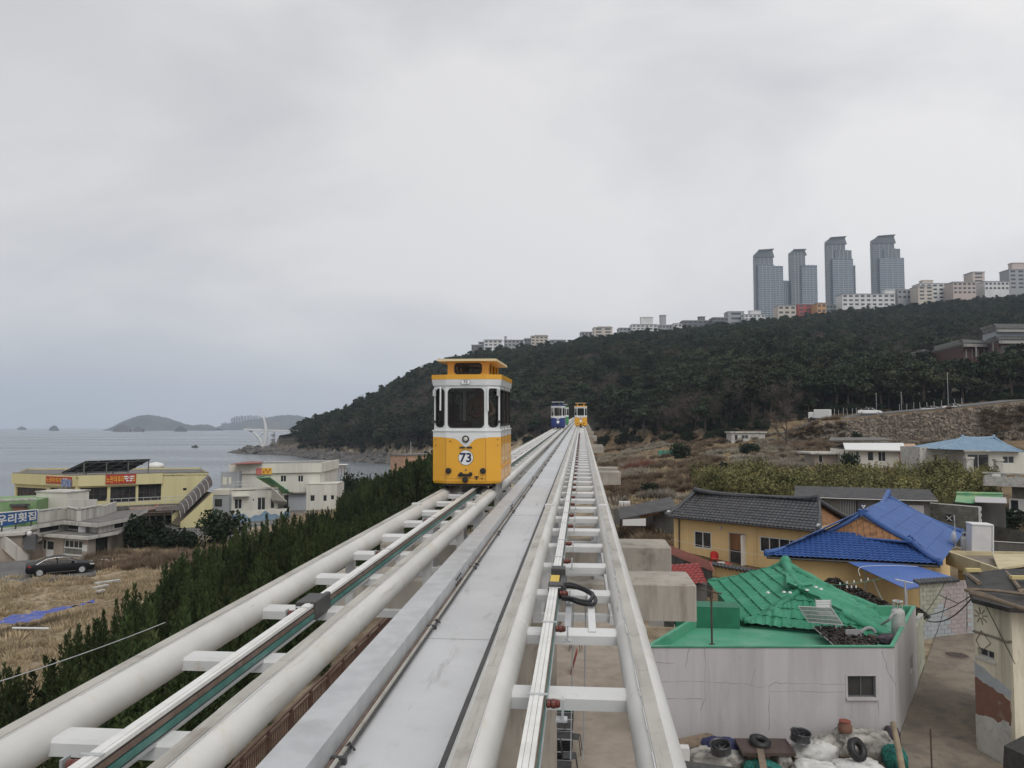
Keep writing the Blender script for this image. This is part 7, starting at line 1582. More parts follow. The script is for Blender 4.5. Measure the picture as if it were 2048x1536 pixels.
for k,(a,b_) in enumerate((((190,1167),(240,1160)),((188,1176),(215,1170)),((195,1183),(208,1180)))):
    p,q=PZ(*a,-2.15),PZ(*b_,-2.15); mb=MB(); d_=(q-p); mb.obox(p.lerp(q,.5),d_/2,V((-d_.y,d_.x,0)).normalized()*.18,V((0,0,.06))); tag(mb.build('board',m_whitew),['long pale board lying in the field','shorter pale board lying in the field','smallest pale board lying in the field'][k],'board')
q=PZ(205,1126,-2.4); bundle(q,'litter_bag','white plastic bag lying in the grass beyond the sedan',m_sack,(1.2,.6,.35),60,'bag')
# orange hut behind the hedge
Oa,Ob=PZ(808,910,3.2),PZ(868,908,3.2); Oa.z=Ob.z=0
oh=thing('brick_hut','orange brick hut with a flat roof behind the hedge','hut',V((Oa.x,Oa.y,-2)))
m_ob=mat('orange_brick',(.45,.29,.20),(.38,.24,.165),scale=2,rough=.9,dirt=(.2,.13,.1),dscale=2)
part('wall',m_ob,lambda mb: mb.wbox(Oa,Ob,0,(Ob-Oa).length,-2,3.0,-5,0),oh); part('roof_slab',m_flat,lambda mb: mb.wbox(Oa,Ob,-.2,(Ob-Oa).length+.2,3.0,3.3,-5.2,.25),oh)
part('pole',m_galv,lambda mb: mb.tube([PP_ for PP_ in (Oa+(Ob-Oa)*.22+V((0,0,3.3)),Oa+(Ob-Oa)*.22+V((0,0,6.2)))],.06,6),oh)
# ------------------------------------------------------------------ houses, stone wall and road on the middle slope
def gz(p): return ground_z(p.x, p.y, False)
def hit(px, py):                             # first point where the ray meets the ground
    dd = 20.0
    while dd < 900:
        q = PD(px, py, dd)
        if q.z < gz(q): return q
        dd += 1.0
    return q
def fb(px0, px1, dep, py=854):               # two base points at a depth, below the pixels at height py
    a, b_ = PD(px0, py, dep), PD(px1, py, dep); a.z = b_.z = 0; return a, b_
def zat(py, dep): return CZ + (854-py)/F*dep
def box_house(name, label, px0, px1, ytop, ybase, dep, m, roofm, deep, wins, over=.3, th=.25, cat='house', dy=0, skew=0.0, fm=None):
    a, b_ = fb(px0, px1, dep); b_ = b_+V((0,skew,0)); z0, z1 = zat(ybase, dep)-1, zat(ytop, dep); bk_ = V((-sin(YAW),cos(YAW),0))*deep
    g = thing(name, label, cat, V((a.x,a.y,z0+1))); HS = [pix_rect(a,b_,*w_) for w_ in wins]
    part('wall', m, lambda mb: (mb.wall(a,b_,z0,z1,HS,.15), mb.wall(b_,b_+bk_,z0,z1), mb.wall(b_+bk_,a+bk_,z0,z1), mb.wall(a+bk_,a,z0,z1)), g)
    for h in HS: window(g,a,b_,*h,fm or m_winw,m_pane,1 if h[1]-h[0]>1 else 0,rec=.08,fw_=.07)
    if roofm: part('roof', roofm, lambda mb: mb.wbox(a,b_,-over,(b_-a).length+over,z1+.002,z1+th,-deep-over,over), g)
    return g, a, b_, z0, z1
g,a,b_,z0,z1 = box_house('small_hut','small tan hut with a flat grey roof left of the white roofed house',1628,1676,908,936,112,m_tanw,m_greyw,4,[(1637,909,1646,925)],.8)
# white roofed house with brick gable end
g,a,b_,z0,z1 = box_house('white_roof_house','bungalow with a bright white sloping sheet roof',1698,1796,899,927,108,m_wwall,None,6.5,[(1711,902,1719,920),(1735,903,1748,922),(1756,903,1772,923),(1788,904,1806,925)][:3])
bk_ = V((-sin(YAW),cos(YAW),0)); rz_ = z1
part('roof', m_plast, lambda mb: mb.slab([a+V((-.9,-.9,rz_+.05)),b_+V((.6,-.9,rz_-.1)),b_+bk_*4+V((2.6,0,rz_+.85)),a+bk_*4+V((.8,0,rz_+.85))],.14), g)
part('back_roof', m_flat, lambda mb: mb.slab([a+bk_*4+V((.8,0,rz_+.84)),b_+bk_*4+V((2.6,0,rz_+.84)),b_+bk_*8+V((2.4,0,rz_+.2)),a+bk_*8+V((.8,0,rz_+.2))],.12), g)
e1_ = b_+V((3.2,1.0,0)); rw = pix_rect(b_,e1_,1798,905,1812,923)
part('brick_end', m_ob, lambda mb: (mb.wbox(b_,e1_,0,(e1_-b_).length,z0,rz_-.05,-6,0), mb.slab([b_+V((.1,.1,rz_-.05)),e1_+V((.2,.1,rz_-.05)),e1_+V((.6,3,rz_+.75)),b_+V((.9,3,rz_+.7))],.1)), g)
part('low_terrace_roof', m_flat, lambda mb: mb.slab([a+bk_*12+V((2,0,rz_+1.1)),b_+bk_*12+V((5,0,rz_+1.2)),b_+bk_*15+V((5,0,rz_+1.5)),a+bk_*15+V((3.5,0,rz_+1.5))],.2), g)
# white house with the pale blue tiled roof
g,a,b_,z0,z1 = box_house('pale_blue_roof_house','white house with a pale blue hipped tile roof and upturned ridge',1928,2048,903,938,98,m_wwall,None,7,[(1935,908,1979,938),(2005,912,2029,927)],dy=0)
m_pbt = mat('pale_blue_tile', (.20,.30,.40), (.25,.35,.44), scale=1.5, rough=.6, dirt=(.14,.20,.27), dscale=3, dlo=.55, dhi=.75)
zr0 = zat(900,97); Rl, Rr = PD(1925,876,101), PD(1988,876,101); El, Er = PD(1878,899,97), PD(2046,905,97)
part('roof_tiles', m_pbt, lambda mb: (tile_face(mb,El,Er,Rl,Rr,.33,.35,.06,.04), tile_face(mb,El+bk_*8,El,Rl,Rl+V((0,.1,0)),.33,.5,.06,.04), tile_face(mb,Er,Er+bk_*8,Rr,Rr+V((0,.1,0)),.33,.5,.06,.04)), g, kind='stuff')
def f(mb):
    for p,q,r_,sg in ((Rl,Rr,.17,.12),(Rl,El,.14,.15),(Rr,Er,.14,.15)): mb.tube([p.lerp(q,k/8)+V((0,0,.1-sg*sin(pi*k/8))) for k in range(9)],r_,7)
    for p in (Rl,Rr): mb.lathe(p,[(.15,0),(.2,.25),(.1,.45)],7)
part('ridge', m_pbt, f, g)
g2,a2,b2,_,_ = box_house('white_wing','low white walled outbuilding left of the pale blue roof',1838,1926,894,930,100,m_whitew,None,5,[(1844,897,1850,901),(1866,908,1871,914)],cat='outbuilding')
part('dark_door', m_glass, lambda mb: mb.wbox(a,b_,pix_rect(a,b_,1936,908,1979,938)[0],pix_rect(a,b_,1936,908,1979,938)[1],zat(938,98),zat(908,98),-.14,-.1), g)
for x in (1931,1990): p,q = fb(x,x+14,96); t_ = thing('gate_pillar','white gate pillar '+('left' if x<1950 else 'right')+' of the dark glazed door','pillar',p); part('shaft', m_whitew, lambda mb: mb.wbox(p,q,0,.85,zat(940,96)-.5,zat(918 if x<1950 else 922,96),-.6,0), t_); part('cap', m_whitew, lambda mb: mb.wbox(p,q,-.1,.95,zat(918 if x<1950 else 922,96)+.002,zat(918 if x<1950 else 922,96)+.25,-.7,.1), t_)
# ruined hut among the scrub
g,a,b_,z0,z1 = box_house('ruined_hut','ruined grey white hut with a broken flat roof in the scrub',1463,1530,866,884,164,m_whitew,m_greyw,4,[(1469,869,1476,880),(1483,870,1497,878)],.3,.3)
# green fabric fence and netting patches in the scrub
p,q = fb(1316,1346,150); t_ = thing('green_screen','small green fabric screen standing in the scrub','screen',p); part('sheet', m_teal2, lambda mb: mb.wbox(p,q,0,(q-p).length,zat(914,150),zat(901,150),-.1,0), t_)
for k in range(4): part('post', m_rust, lambda mb: mb.wbox(p,q,(q-p).length*k/3-.04,(q-p).length*k/3+.04,zat(916,150),zat(900,150),.0,.08), t_)
tarp([(1318,977),(1368,975),(1372,958),(1330,960)],1.3,mat('faded_net',(.10,.16,.12),(.14,.20,.15),scale=3,rough=.9,dirt=(.2,.16,.1),dscale=2),'debris_net','faded green debris net spread over the scrub slope','net',13)
tarp([(1228,1040),(1262,1038),(1275,1020),(1232,1022)],.6,m_teal2,'debris_net','dark green net lying beside the track and lean-to','net',17)
q = PZ(1249,1018,1.2); mb = MB(); mb.box(-.55,.55,-.5,.5,0,.75); tag(mb.build('white_crate_stack',m_plast,loc=q),'white crate with dark lines standing in the scrub by the track','crate')
# stone retaining wall: rows of rough stones, and the road it carries
m_stone = mat('wall_stone',(.31,.26,.20),(.20,.165,.13),scale=.9,rough=.95,rnd=.0,dirt=(.12,.105,.09),dscale=2,dlo=.45,dhi=.65,bump=.05,bscale=3)
swt = thing('stone_retaining_wall','long rough stone retaining wall below the parked cars','wall',PD(1750,860,160))
def wall_line(px): return 161.8-max(0,px-1750)/298*10
def f(mb):
    rnd = random.Random(4)
    for i in range(150):
        px = 1560+3.9*i
        if px > 2130: break
        dW = wall_line(px)-1.0; r_ = (px-CX)/F*dW
        x = cos(YAW)*r_-sin(YAW)*dW; y = sin(YAW)*r_+cos(YAW)*dW
        zb_ = col_z(px, dW-1.5)-.3; zt_ = col_z(px, wall_line(px)+1.5)-.1
        if zt_-zb_ < .8: continue
        n_ = int((zt_-zb_)/.42)
        for k in range(n_):
            sx_,sz_ = rnd.uniform(.17,.25),rnd.uniform(.16,.24); c_ = V((x+rnd.uniform(-.1,.1)+.2*(k%2), y-.7*(1-k/n_)+rnd.uniform(-.12,.1), zb_+.42*(k+.5)+rnd.uniform(-.05,.05)))
            mb.obox(c_, V((sx_,rnd.uniform(-.05,.05),rnd.uniform(-.06,.06))), V((rnd.uniform(-.05,.05),.22,rnd.uniform(-.08,.08))), V((rnd.uniform(-.06,.06),rnd.uniform(-.1,.1),sz_)))
part('stones', m_stone, f, swt, kind='stuff')
def f(mb):
    pts=[]
    for px in range(1610,2130,20): d_=wall_line(px)+1.3; p=PD(px,854,d_); pts.append(V((p.x,p.y,col_z(px,d_+1)+.05)))
    for p,q in zip(pts,pts[1:]): mb.slab([p,q,q+V((0,.6,0)),p+V((0,.6,0))],.4)
part('coping', m_conc2, f, swt)
rp_ = []
for px in range(1560,2130,30): p = PD(px,854,wall_line(px)+2.2); rp_.append(V((p.x,p.y,col_z(px,wall_line(px)+2.5)+.25)))
mb = MB()
for p,q in zip(rp_,rp_[1:]): mb.slab([p,q,q+V((0,6.5,.25)),p+V((0,6.5,.25))],.3)
tag(mb.build('road', m_asph), 'grey hillside road along the top of the stone wall', None, None, 'structure')
def on_road(px, off): p = PD(px,854,wall_line(px)+off); return V((p.x,p.y,col_z(px,wall_line(px)+2.5)+.30))
m_wcar = mat('car_white',(.72,.72,.72),rough=.25,coat=.4); m_gcar = mat('car_silver',(.42,.42,.42),rough=.3,metal=.4)
for px,m_,lb_,off in ((1740,m_wcar,'white car parked on the road above the stone wall',3.4),(1865,m_gcar,'low silver car mostly hidden above the stone wall',4.6),(1910,m_wcar,'pale car above the highest part of the stone wall',4.6)): q = on_road(px,off); q.z -= 0 if px < 1800 else .75; sedan(q,R(-14),lb_,m_)
q = on_road(1640,4.5); vt = thing('white_van','small white box truck parked at the lower end of the road','van',q,R(60))
part('box', m_plast, lambda mb: mb.bevbox(-1,1,-2.2,1,.5,2.3,.08), vt, world=False); part('cab', m_plast, lambda mb: mb.bevbox(-.95,.95,1.02,2.2,.45,1.75,.15), vt, world=False); part('windscreen', m_pane, lambda mb: mb.box(-.8,.8,2.2,2.215,1.05,1.6), vt, world=False)
for sx_ in (-.95,.95):
    for sy_ in (-1.4,1.5): part('wheel', m_black, lambda mb: mb.lathe((sx_-.1,sy_,.35),[(.25,0),(.35,.03),(.35,.17),(.25,.2)],14,'x'), vt, world=False)
mb = MB(); mb.tube([(0,0,-.3),(.05,0,1.9)],.05,6); fp = None
for k,px in enumerate(list(range(1606,1735,9))+list(range(1800,1940,14))):
    p = on_road(px, 8.3)
    if fp is None: fp = o = mb.build('fence_post', m_wing, loc=p)
    else: o = fp.copy(); COL.objects.link(o); o.location = p
    o.rotation_euler = (0,R(random.uniform(-7,7)),0); o.scale = (1,1,random.uniform(.85,1.2)); tag(o,'pale leaning post in the row along the far side of the road','post','pale posts along the hillside road')
for px,h_,lb_ in ((1754,4.5,'thin street lamp behind the white parked car'),(1804,4.2,'thin street lamp left of the tall mast on the road'),(1898,7.5,'tall thin lamp mast rising from the hillside road')):
    g = thing('street_lamp',lb_,'street lamp',on_road(px,7.6)); part('pole', m_galv, lambda mb: mb.tube([(0,0,0),(0,0,h_)],.045,6), g, world=False); part('lamp_head', m_wing, lambda mb: mb.lathe((0,0,h_),[(.04,-.05),(.1,.05),(.1,.12),(.04,.18)],8), g, world=False)

# traditional roofed mansion on the hill
m_mred = mat('mansion_red',(.105,.048,.04),(.085,.04,.034),scale=1,rough=.8); m_mtile = mat('mansion_tile',(.085,.085,.08),(.13,.13,.12),scale=1.2,rough=.8); m_eave = mat('pale_eave',(.46,.44,.41),rough=.8)
ZE2 = 35.8
mp_ = [PZ(1828,713,ZE2),PZ(1929,687.5,ZE2),PZ(1976,688.5,ZE2),PZ(2000,681,ZE2),PZ(2110,681.5,ZE2)]
ms = thing('hillside_mansion','dark red mansion with layered traditional tiled eaves on the wooded hill','mansion',V((mp_[3].x,mp_[3].y,26)))
inw = V((.25,1,0)).normalized()
for i,(p,q) in enumerate(zip(mp_,mp_[1:])):
    up_ = V((0,0,1.9)); part('eave', m_eave, lambda mb: mb.slab([p,q,q+inw*1.2+V((0,0,.3)),p+inw*1.2+V((0,0,.3))],.9), ms)
    part('roof_tiles', m_mtile, lambda mb: tile_face(mb,p+V((0,0,.12)),q+V((0,0,.12)),p+inw*6.5+up_,q+inw*6.5+up_,.9,1.4,.22,.1,2), ms, kind='stuff')
    iw = 2.0 if i else 3.0; A_,B_ = p+inw*iw,q+inw*iw; A_.z=B_.z=0; L_=(B_-A_).length
    hs = [(L_*k/4+.8,L_*(k+1)/4-.6,ZE2-4.4,ZE2-1.4) for k in range(4)] if i in (1,2,3) else []
    part('wall', m_mred, lambda mb: mb.wall(A_,B_,18,ZE2-.2,hs,.3), ms)
    for h in hs: window(ms,A_,B_,*h,m_eave,m_pane,2,rec=.2,fw_=.12)
    if i: part('balcony', m_mred, lambda mb: mb.wbox(p,q,0,(q-p).length,ZE2-6.2,ZE2-4.9,-2,.4), ms); part('balcony_rail', m_rust, lambda mb: [mb.wbox(p,q,(q-p).length*k/9,(q-p).length*k/9+.12,ZE2-4.9,ZE2-3.9,.1,.2) for k in range(10)], ms)
    if i: part('pillar', m_eave, lambda mb: mb.tube([p.lerp(q,.5)+inw*.6+V((0,0,-5)),p.lerp(q,.5)+inw*.6],.22,6), ms)
Z3 = 39.6
tp_ = [PZ(1968,667,Z3),PZ(1995,659,Z3),PZ(2110,659.5,Z3)]
for p,q in zip(tp_,tp_[1:]):
    part('upper_eave', m_eave, lambda mb: mb.slab([p,q,q+inw*1.2+V((0,0,.3)),p+inw*1.2+V((0,0,.3))],.7), ms)
    part('upper_tiles', m_mtile, lambda mb: tile_face(mb,p+V((0,0,.12)),q+V((0,0,.12)),p+inw*5+V((0,0,2.3)),q+inw*5+V((0,0,2.3)),.9,1.4,.22,.1,2), ms, kind='stuff')
    part('upper_wall', m_bluegrey, lambda mb: mb.wbox(p+inw*2,q+inw*2,0,(q-p).length,ZE2,Z3-.3,-1,0), ms)
part('lower_floor', m_dark, lambda mb: mb.wbox(mp_[1]+inw*3,mp_[4]+inw*3,0,(mp_[4]-mp_[1]).length,18,ZE2-6.4,-1,0), ms)

# ------------------------------------------------------------------ buildings along the ridge and the four towers
def sky_block(name, label, px0, px1, ytop, ybase, dep, m, deep, floors, wm=None, cols=0, cat='building', gable=None, extra=(), group=None):
    a, b_ = fb(px0, px1, dep, ytop); z0, z1 = zat(ybase,dep)-14, zat(ytop,dep); bk2 = V((-sin(YAW),cos(YAW),0))*deep; L_=(b_-a).length
    g = thing(name, label, cat, V((a.x,a.y,zat(ybase,dep))), group=group); zb_ = zat(ybase,dep)
    part('wall', m, lambda mb: mb.prism([pt(a),pt(b_),pt(b_+bk2),pt(a+bk2)],z0,z1), g)
    fh = (z1-zb_)/max(1,floors)
    for k in range(floors):
        za,zc2 = zb_+fh*(k+.35), zb_+fh*(k+.80)
        if cols:
            for c_ in range(cols): u0_,u1_ = L_*(c_+.2)/cols, L_*(c_+.8)/cols; part('window', wm or m_farwin, lambda mb: mb.wbox(a,b_,u0_,u1_,za,zc2,.0,.08), g)
    part('roof', m_farroof, lambda mb: mb.wbox(a,b_,-.3,L_+.3,z1+.002,z1+.6,-deep-.3,.3), g)
    for (x0,x1,y0,mm_) in extra:
        c0,c1 = fb(x0,x1,dep+deep*.3,y0); part('roof_house', mm_ or m, lambda mb: (mb.wbox(c0,c1,0,(c1-c0).length,z1-.5,zat(y0,dep),-deep*.4,0), mb.wbox(c0,c1,-.4,(c1-c0).length+.4,zat(y0,dep)+.002,zat(y0,dep)+.5,-deep*.45,.4)), g)
    return g
m_farwin = mat('far_window',(.07,.08,.09),rough=.2); m_farroof = mat('far_roof',(.30,.30,.30),rough=.8)
fw1 = mat('far_white',(.68,.68,.66),(.58,.58,.57),scale=.15,rough=.8); fw2 = mat('far_grey',(.33,.34,.35),rough=.8); fw3 = mat('far_cream',(.55,.49,.42),rough=.8); fw4 = mat('far_pink',(.50,.42,.38),rough=.8); fdk = mat('far_dark',(.14,.15,.16),rough=.7); for_ = mat('far_orange',(.52,.28,.13),rough=.8); frd = mat('far_red',(.36,.075,.06),rough=.8)
RB = [ # px0 px1 top base material floors cols label extra
 (943,957,691,699,fdk,2,2,'low dark building at the left end of the ridge row',()),
 (957,967,685,700,fw2,3,1,'narrow grey building second on the ridge row',()),
 (968,1004,681,700,fw1,3,4,'white stepped building on the ridge above the near capsule',((972,1000,679,None),)),
 (1008,1047,681,694,fw2,2,5,'grey building with a thin roof frame on the ridge',((1009,1013,673,None),)),
 (1049,1062,678,693,fdk,2,2,'small dark building beside the brown one on the ridge',()),
 (1062,1096,673,690,fw3,3,4,'brownish block with a white lower front on the ridge',((1070,1094,670,None),)),
 (1100,1132,681,688,fw2,1,3,'very low grey roof half hidden in ridge trees',()),
 (1162,1184,665,680,fw2,2,3,'small grey building with roof clutter, ridge middle',()),
 (1188,1225,656,674,fw3,3,2,'pale blank sided building with a gable on the ridge',((1196,1222,653,None),)),
 (1238,1262,657,668,fw2,2,3,'grey sloping roofed building left of the tall white block',()),
 (1264,1315,650,672,fw1,4,6,'tall white apartment block with a roof house, ridge middle',((1282,1306,634,None),)),
 (1318,1345,651,665,fw2,2,4,'grey building under the water tower',((1321,1332,630,None),)),
 (1348,1364,648,656,fw1,1,2,'low white building right of the water tower',()),
 (1366,1425,642,655,fdk,2,6,'long dark low building on the ridge',((1398,1410,633,None),)),
 (1426,1456,636,650,fdk,2,4,'dark building left of the grey gabled slab',()),
 (1456,1488,624,652,fw2,3,1,'tall grey slab with a pitched top on the ridge',()),
 (1489,1530,630,654,fw1,4,5,'white curved hotel with balconies below the towers',((1500,1522,621,None),)),
 (1530,1575,636,648,fw1,2,5,'low white long building below the first tower',()),
 (1556,1592,612,640,fw3,3,3,'pinkish building between the first two towers',()),
 (1596,1636,609,632,frd,3,3,'building with a red front under the towers',()),
 (1634,1652,607,628,for_,2,2,'small orange building under the towers',()),
 (1652,1680,611,626,mat('far_teal',(.25,.32,.30),rough=.7),2,4,'glassy greenish building under the third tower',()),
 (1684,1790,589,614,fw1,3,9,'long white slab with three rows of windows on the ridge',((1770,1790,579,None),)),
 (1795,1832,580,600,fw2,2,4,'grey building right of the long white slab',()),
 (1836,1866,573,602,fw3,4,2,'cream block left of the domed villa on the ridge',()),
 (1840,1900,568,600,fw1,4,5,'cream villa block with a round topped roof house',((1845,1866,560,fw3),)),
 (1906,1952,565,590,fw4,3,5,'pink school like building left of its clock tower',()),
 (1945,1969,545,588,fw4,6,1,'pink tower with an overhanging top on the ridge',((1945,1969,543,None),)),
 (1969,2018,564,582,fw1,2,6,'long pale wing right of the pink tower',()),
 (2018,2080,540,580,fw2,5,4,'grey block at the right end of the ridge',((2024,2070,525,fw4),)),
]
for i,(x0,x1,yt_,yb_,m_,fl_,cl_,lb_,ex_) in enumerate(RB):
    rd = ridge((x0+x1)/2)[0]; sky_block('ridge_building',lb_,x0,x1,yt_,yb_,rd+10+14*(i%2),m_,14,fl_,None,cl_,'building',extra=ex_,group='buildings along the wooded ridge')
# pitched top of the grey slab
m_tg = mat('tower_glass',(.075,.105,.145),(.11,.14,.18),scale=.05,rough=.25,spec=.6); m_tg2 = mat('tower_glass_grey',(.085,.098,.105),(.115,.13,.135),scale=.05,rough=.3); m_tband = mat('tower_band',(.38,.41,.43),rough=.6)
def tower(label, segs, crown, ybase=640, dep=1500):
    """segs: (px0, px1, ytop, material, setback); crown: pixel outline of the flared cap"""
    x0 = min(s[0] for s in segs); p0 = PD(x0, ybase, dep); g = thing('apartment_tower', label, 'tower', p0, group='glass apartment towers beyond the ridge')
    bk2 = V((-sin(YAW),cos(YAW),0))
    crown = [(x+4*(i in (0,4,5)),y) for i,(x,y) in enumerate(crown)]
    for px0,px1,yt_,m_,sb in segs:
        px0 += 5
        a,b_ = fb(px0,px1,dep+sb,yt_); z0,z1 = zat(ybase+50,dep),zat(yt_,dep)
        w_=(b_-a).length; sg = part('shaft', m_, lambda mb: mb.prism([pt(a),pt(b_),pt(b_+bk2*13),pt(a+bk2*13)],z0,z1), g)
        def f(mb):
            z = z0
            while z < z1-3:
                for q0,q1 in ((a,b_),(a+bk2*13,a)): mb.wbox(q0,q1,.1,(q1-q0).length-.1,z,z+(1.0 if sb < 5 else .6),.0,.5)
                z += 3.6
        part('floor_band', m_tband if sb < 5 else m_bluegrey, f, sg, kind='stuff')
        part('fin', m_bluegrey, lambda mb: [mb.wbox(a,b_,w_*t_-.5,w_*t_+.5,z0,z1+1,-6,.9) for t_ in (.27,.5,.73)], sg)
    c0 = [PD(x,y,dep+6) for x,y in crown]
    part('crown', m_tg2, lambda mb: mb.slab([p_-V((0,0,0)) for p_ in c0],10,V((sin(YAW),-cos(YAW),0))), g)
    rr2 = [PD(x,y,dep+2) for x,y in (crown[1],crown[2])]; part('roof_flare', fdk, lambda mb: mb.slab([rr2[0]+V((0,0,1)),rr2[1]+V((1,0,1)),rr2[1]+V((1,12,1)),rr2[0]+V((0,12,1))],1.2), g)
    return g
tower('first tower from the left, shorter, joined to a low link block',[(1511,1548,530,m_tg,0),(1530,1566,532,m_tg,3),(1505,1546,512,m_tg2,8)],[(1505,509),(1518,500),(1547,498),(1545,502),(1545,514),(1505,514)])
tower('second tower from the left with its narrow top at the left side',[(1598,1634,531,m_tg,0),(1576,1610,505,m_tg2,6),(1557,1578,560,m_tg,12)],[(1576,505),(1588,499),(1612,498.5),(1610,502),(1610,510),(1576,510)])
tower('third tower from the left with three stepped shoulders',[(1660,1706,518,m_tg,0),(1665,1703,500,m_tg2,5),(1649,1690,485,m_tg2,8),(1704,1710,530,m_tg2,10)],[(1649,482),(1662,475),(1692,473),(1690,477),(1690,488),(1649,488)])
tower('rightmost tower, the tallest, above the long white slab',[(1754,1808,516,m_tg,0),(1762,1800,497,m_tg2,5),(1741,1788,482,m_tg2,8)],[(1741,480),(1757,472),(1790,469.5),(1788,474),(1788,486),(1741,486)])

# ------------------------------------------------------------------ lookout bridge on the headland, boat, far city
m_brw = mat('bridge_white',(.62,.63,.63),rough=.6)
bd_ = 474; base = PD(528,894,bd_)
br = thing('lookout_bridge','white cable-stayed sea lookout with one curved horn tower','bridge',base)
def hp(x,y,d=bd_): return PD(x,y,d)
part('tower', m_brw, lambda mb: mb.tube(smooth_path([hp(528,897),hp(531,880),hp(532,862),hp(530.5,848),hp(527,836),hp(522,827)],6),[max(.12,1.35*(1-(k/30)**1.6)+.1) for k in range(31)],8), br, smooth=True)
part('strut', m_brw, lambda mb: mb.tube(smooth_path([hp(524,893),hp(521,882),hp(513,870),hp(503,863),hp(494,859)],5),[1.0-.03*k for k in range(21)],7), br, smooth=True)
part('brace', m_brw, lambda mb: mb.tube([hp(517,873),hp(530,863)],.45,6), br)
part('deck', m_brw, lambda mb: mb.slab([hp(487,858,bd_-3),hp(600,862.5,bd_+10),hp(600,861,bd_+20),hp(487,857,bd_+3)],.8), br)
part('deck_rail', m_wing, lambda mb: (mb.tube([hp(487,856,bd_-3),hp(600,859.5,bd_+10)],.12,4), mb.tube([hp(487,857,bd_-3),hp(600,861,bd_+10)],.1,4)), br)
for k in range(6): part('cable', m_wing, lambda mb: mb.tube([hp(530-k*.9,846-k*3.2),hp(545+9*k,860.4+.3*k)],.09,4), br)
part('footing', m_conc, lambda mb: mb.lathe(hp(528,899),[(4,-3),(4,0),(2.5,1.2)],12), br)
q = PZ(390,895,SEA); bt = thing('small_boat','small dark boat alone on the grey sea','boat',q,R(80)); 
part('hull', m_dark, lambda mb: mb.add([(-.8,-2.4,0),(.8,-2.4,0),(1,0,0),(0,3,0),(-1,0,0),(-.9,-2.5,.8),(.9,-2.5,.8),(1.2,0,.9),(0,3.5,1.2),(-1.2,0,.9)],[(4,3,2,1,0),(0,1,6,5),(1,2,7,6),(2,3,8,7),(3,4,9,8),(4,0,5,9),(5,6,7,8,9)]), bt, world=False); part('cabin', m_dark, lambda mb: mb.bevbox(-.6,.6,-1.2,.3,.8,1.9,.1), bt, world=False)
fc = mat('far_city',(.42,.43,.45),rough=.8)
for k,(x,y) in enumerate(((462,836),(466,834),(471,832),(476,833),(481,831),(487,832),(493,831),(499,830),(505,832),(511,831),(517,833),(443,846),(449,845))):
    a,b_ = fb(x-1.2,x+1.2,4350); mb = MB(); mb.wbox(a,b_,0,(b_-a).length,0,zat(y,4350),-30,0); tag(mb.build('far_apartment_block',fc),'tiny hazy apartment block on the far headland','building','hazy apartment blocks on the far headland')
for x,y in ((563,827),(592,829)): mb = MB(); p = PD(x,836,4300); mb.tube([(0,0,0),(0,0,24)],1.6,5); tag(mb.build('mast',fc,loc=p),'hazy mast on the far headland '+('left' if x<570 else 'right')+' of its top','mast')
# ------------------------------------------------------------------ vegetation
def leafmat(name, c1, c2, s=.35, rnd=.3, c3=None):
    return mat(name, c1, c2, scale=s, rough=.75, spec=.2, lo=.38, hi=.64, rnd=rnd, dirt=c3, dscale=s*2.7, dlo=.56, dhi=.72, detail=3)
L_pine = leafmat('pine_needles',(.024,.038,.020),(.046,.058,.030),.03,.5,(.070,.060,.036)); L_jun = leafmat('juniper_needles',(.026,.043,.014),(.050,.070,.022),.5,.4,(.060,.060,.022))
L_dark = leafmat('evergreen_leaves',(.012,.022,.010),(.022,.034,.015),.8,.25); L_brush = leafmat('dry_brush',(.15,.11,.075),(.23,.17,.115),.25,.35,(.10,.08,.055)); L_twig = leafmat('bare_twigs',(.075,.062,.052),(.105,.085,.07),.12,.25)
L_bam = leafmat('bamboo_leaves',(.125,.125,.045),(.19,.17,.07),.4,.45,(.06,.065,.03)); L_grass = leafmat('dry_grass',(.36,.285,.18),(.48,.39,.26),.25,.25,(.25,.18,.12)); L_red = leafmat('red_twigs',(.19,.085,.06),(.24,.12,.085),.5,.2); L_pale = leafmat('pale_reeds',(.26,.23,.18),(.36,.33,.27),.3,.25,(.16,.12,.08))
m_bark = mat('bark',(.085,.065,.05),(.055,.042,.033),scale=3,rough=.95); m_barkp = mat('pale_bark',(.17,.145,.125),(.12,.10,.085),scale=3,rough=.95)
RV = random.Random(11)
def rv(): 
    while 1:
        v = V((RV.uniform(-1,1),RV.uniform(-1,1),RV.uniform(-1,1))); l = v.length
        if .05 < l < 1: return v/l
def leaf(mb, c, s, asp=1.6, d=None, bend=.0):
    d = d or rv(); e = d.cross(rv()).normalized(); a = d*s*asp*.5; b_ = e*s*.5
    mb.add([c-a-b_*.6, c-a*.1-b_, c+a, c-a*.1+b_], [(0,1,2,3)])
def blob(mb, c, r, n, s, asp=1.4, flat=1.0):
    for _ in range(n):
        v = rv(); q = RV.random()**.4; leaf(mb, V(c)+V((v.x*r[0],v.y*r[1],v.z*r[2]))*q, s*RV.uniform(.6,1.3), asp)
def mesh_of(name, mb, m): o = mb.build(name, m); me = o.data; bpy.data.objects.remove(o); return me
def limb(mb, p, d, l, r, depth, spread=.7, n=2, k=5):
    q = p + d*l; mid = p.lerp(q,.5)+rv()*l*.07; mb.tube([p,mid,q],[r,r*.8,r*.6],k,False)
    out_ = [q]
    if depth:
        for _ in range(n): out_ += limb(mb, p.lerp(q,RV.uniform(.55,1)), (d+rv()*spread).normalized(), l*RV.uniform(.6,.82), r*.55, depth-1, spread, n, max(3,k-1))
    return out_
pine = []
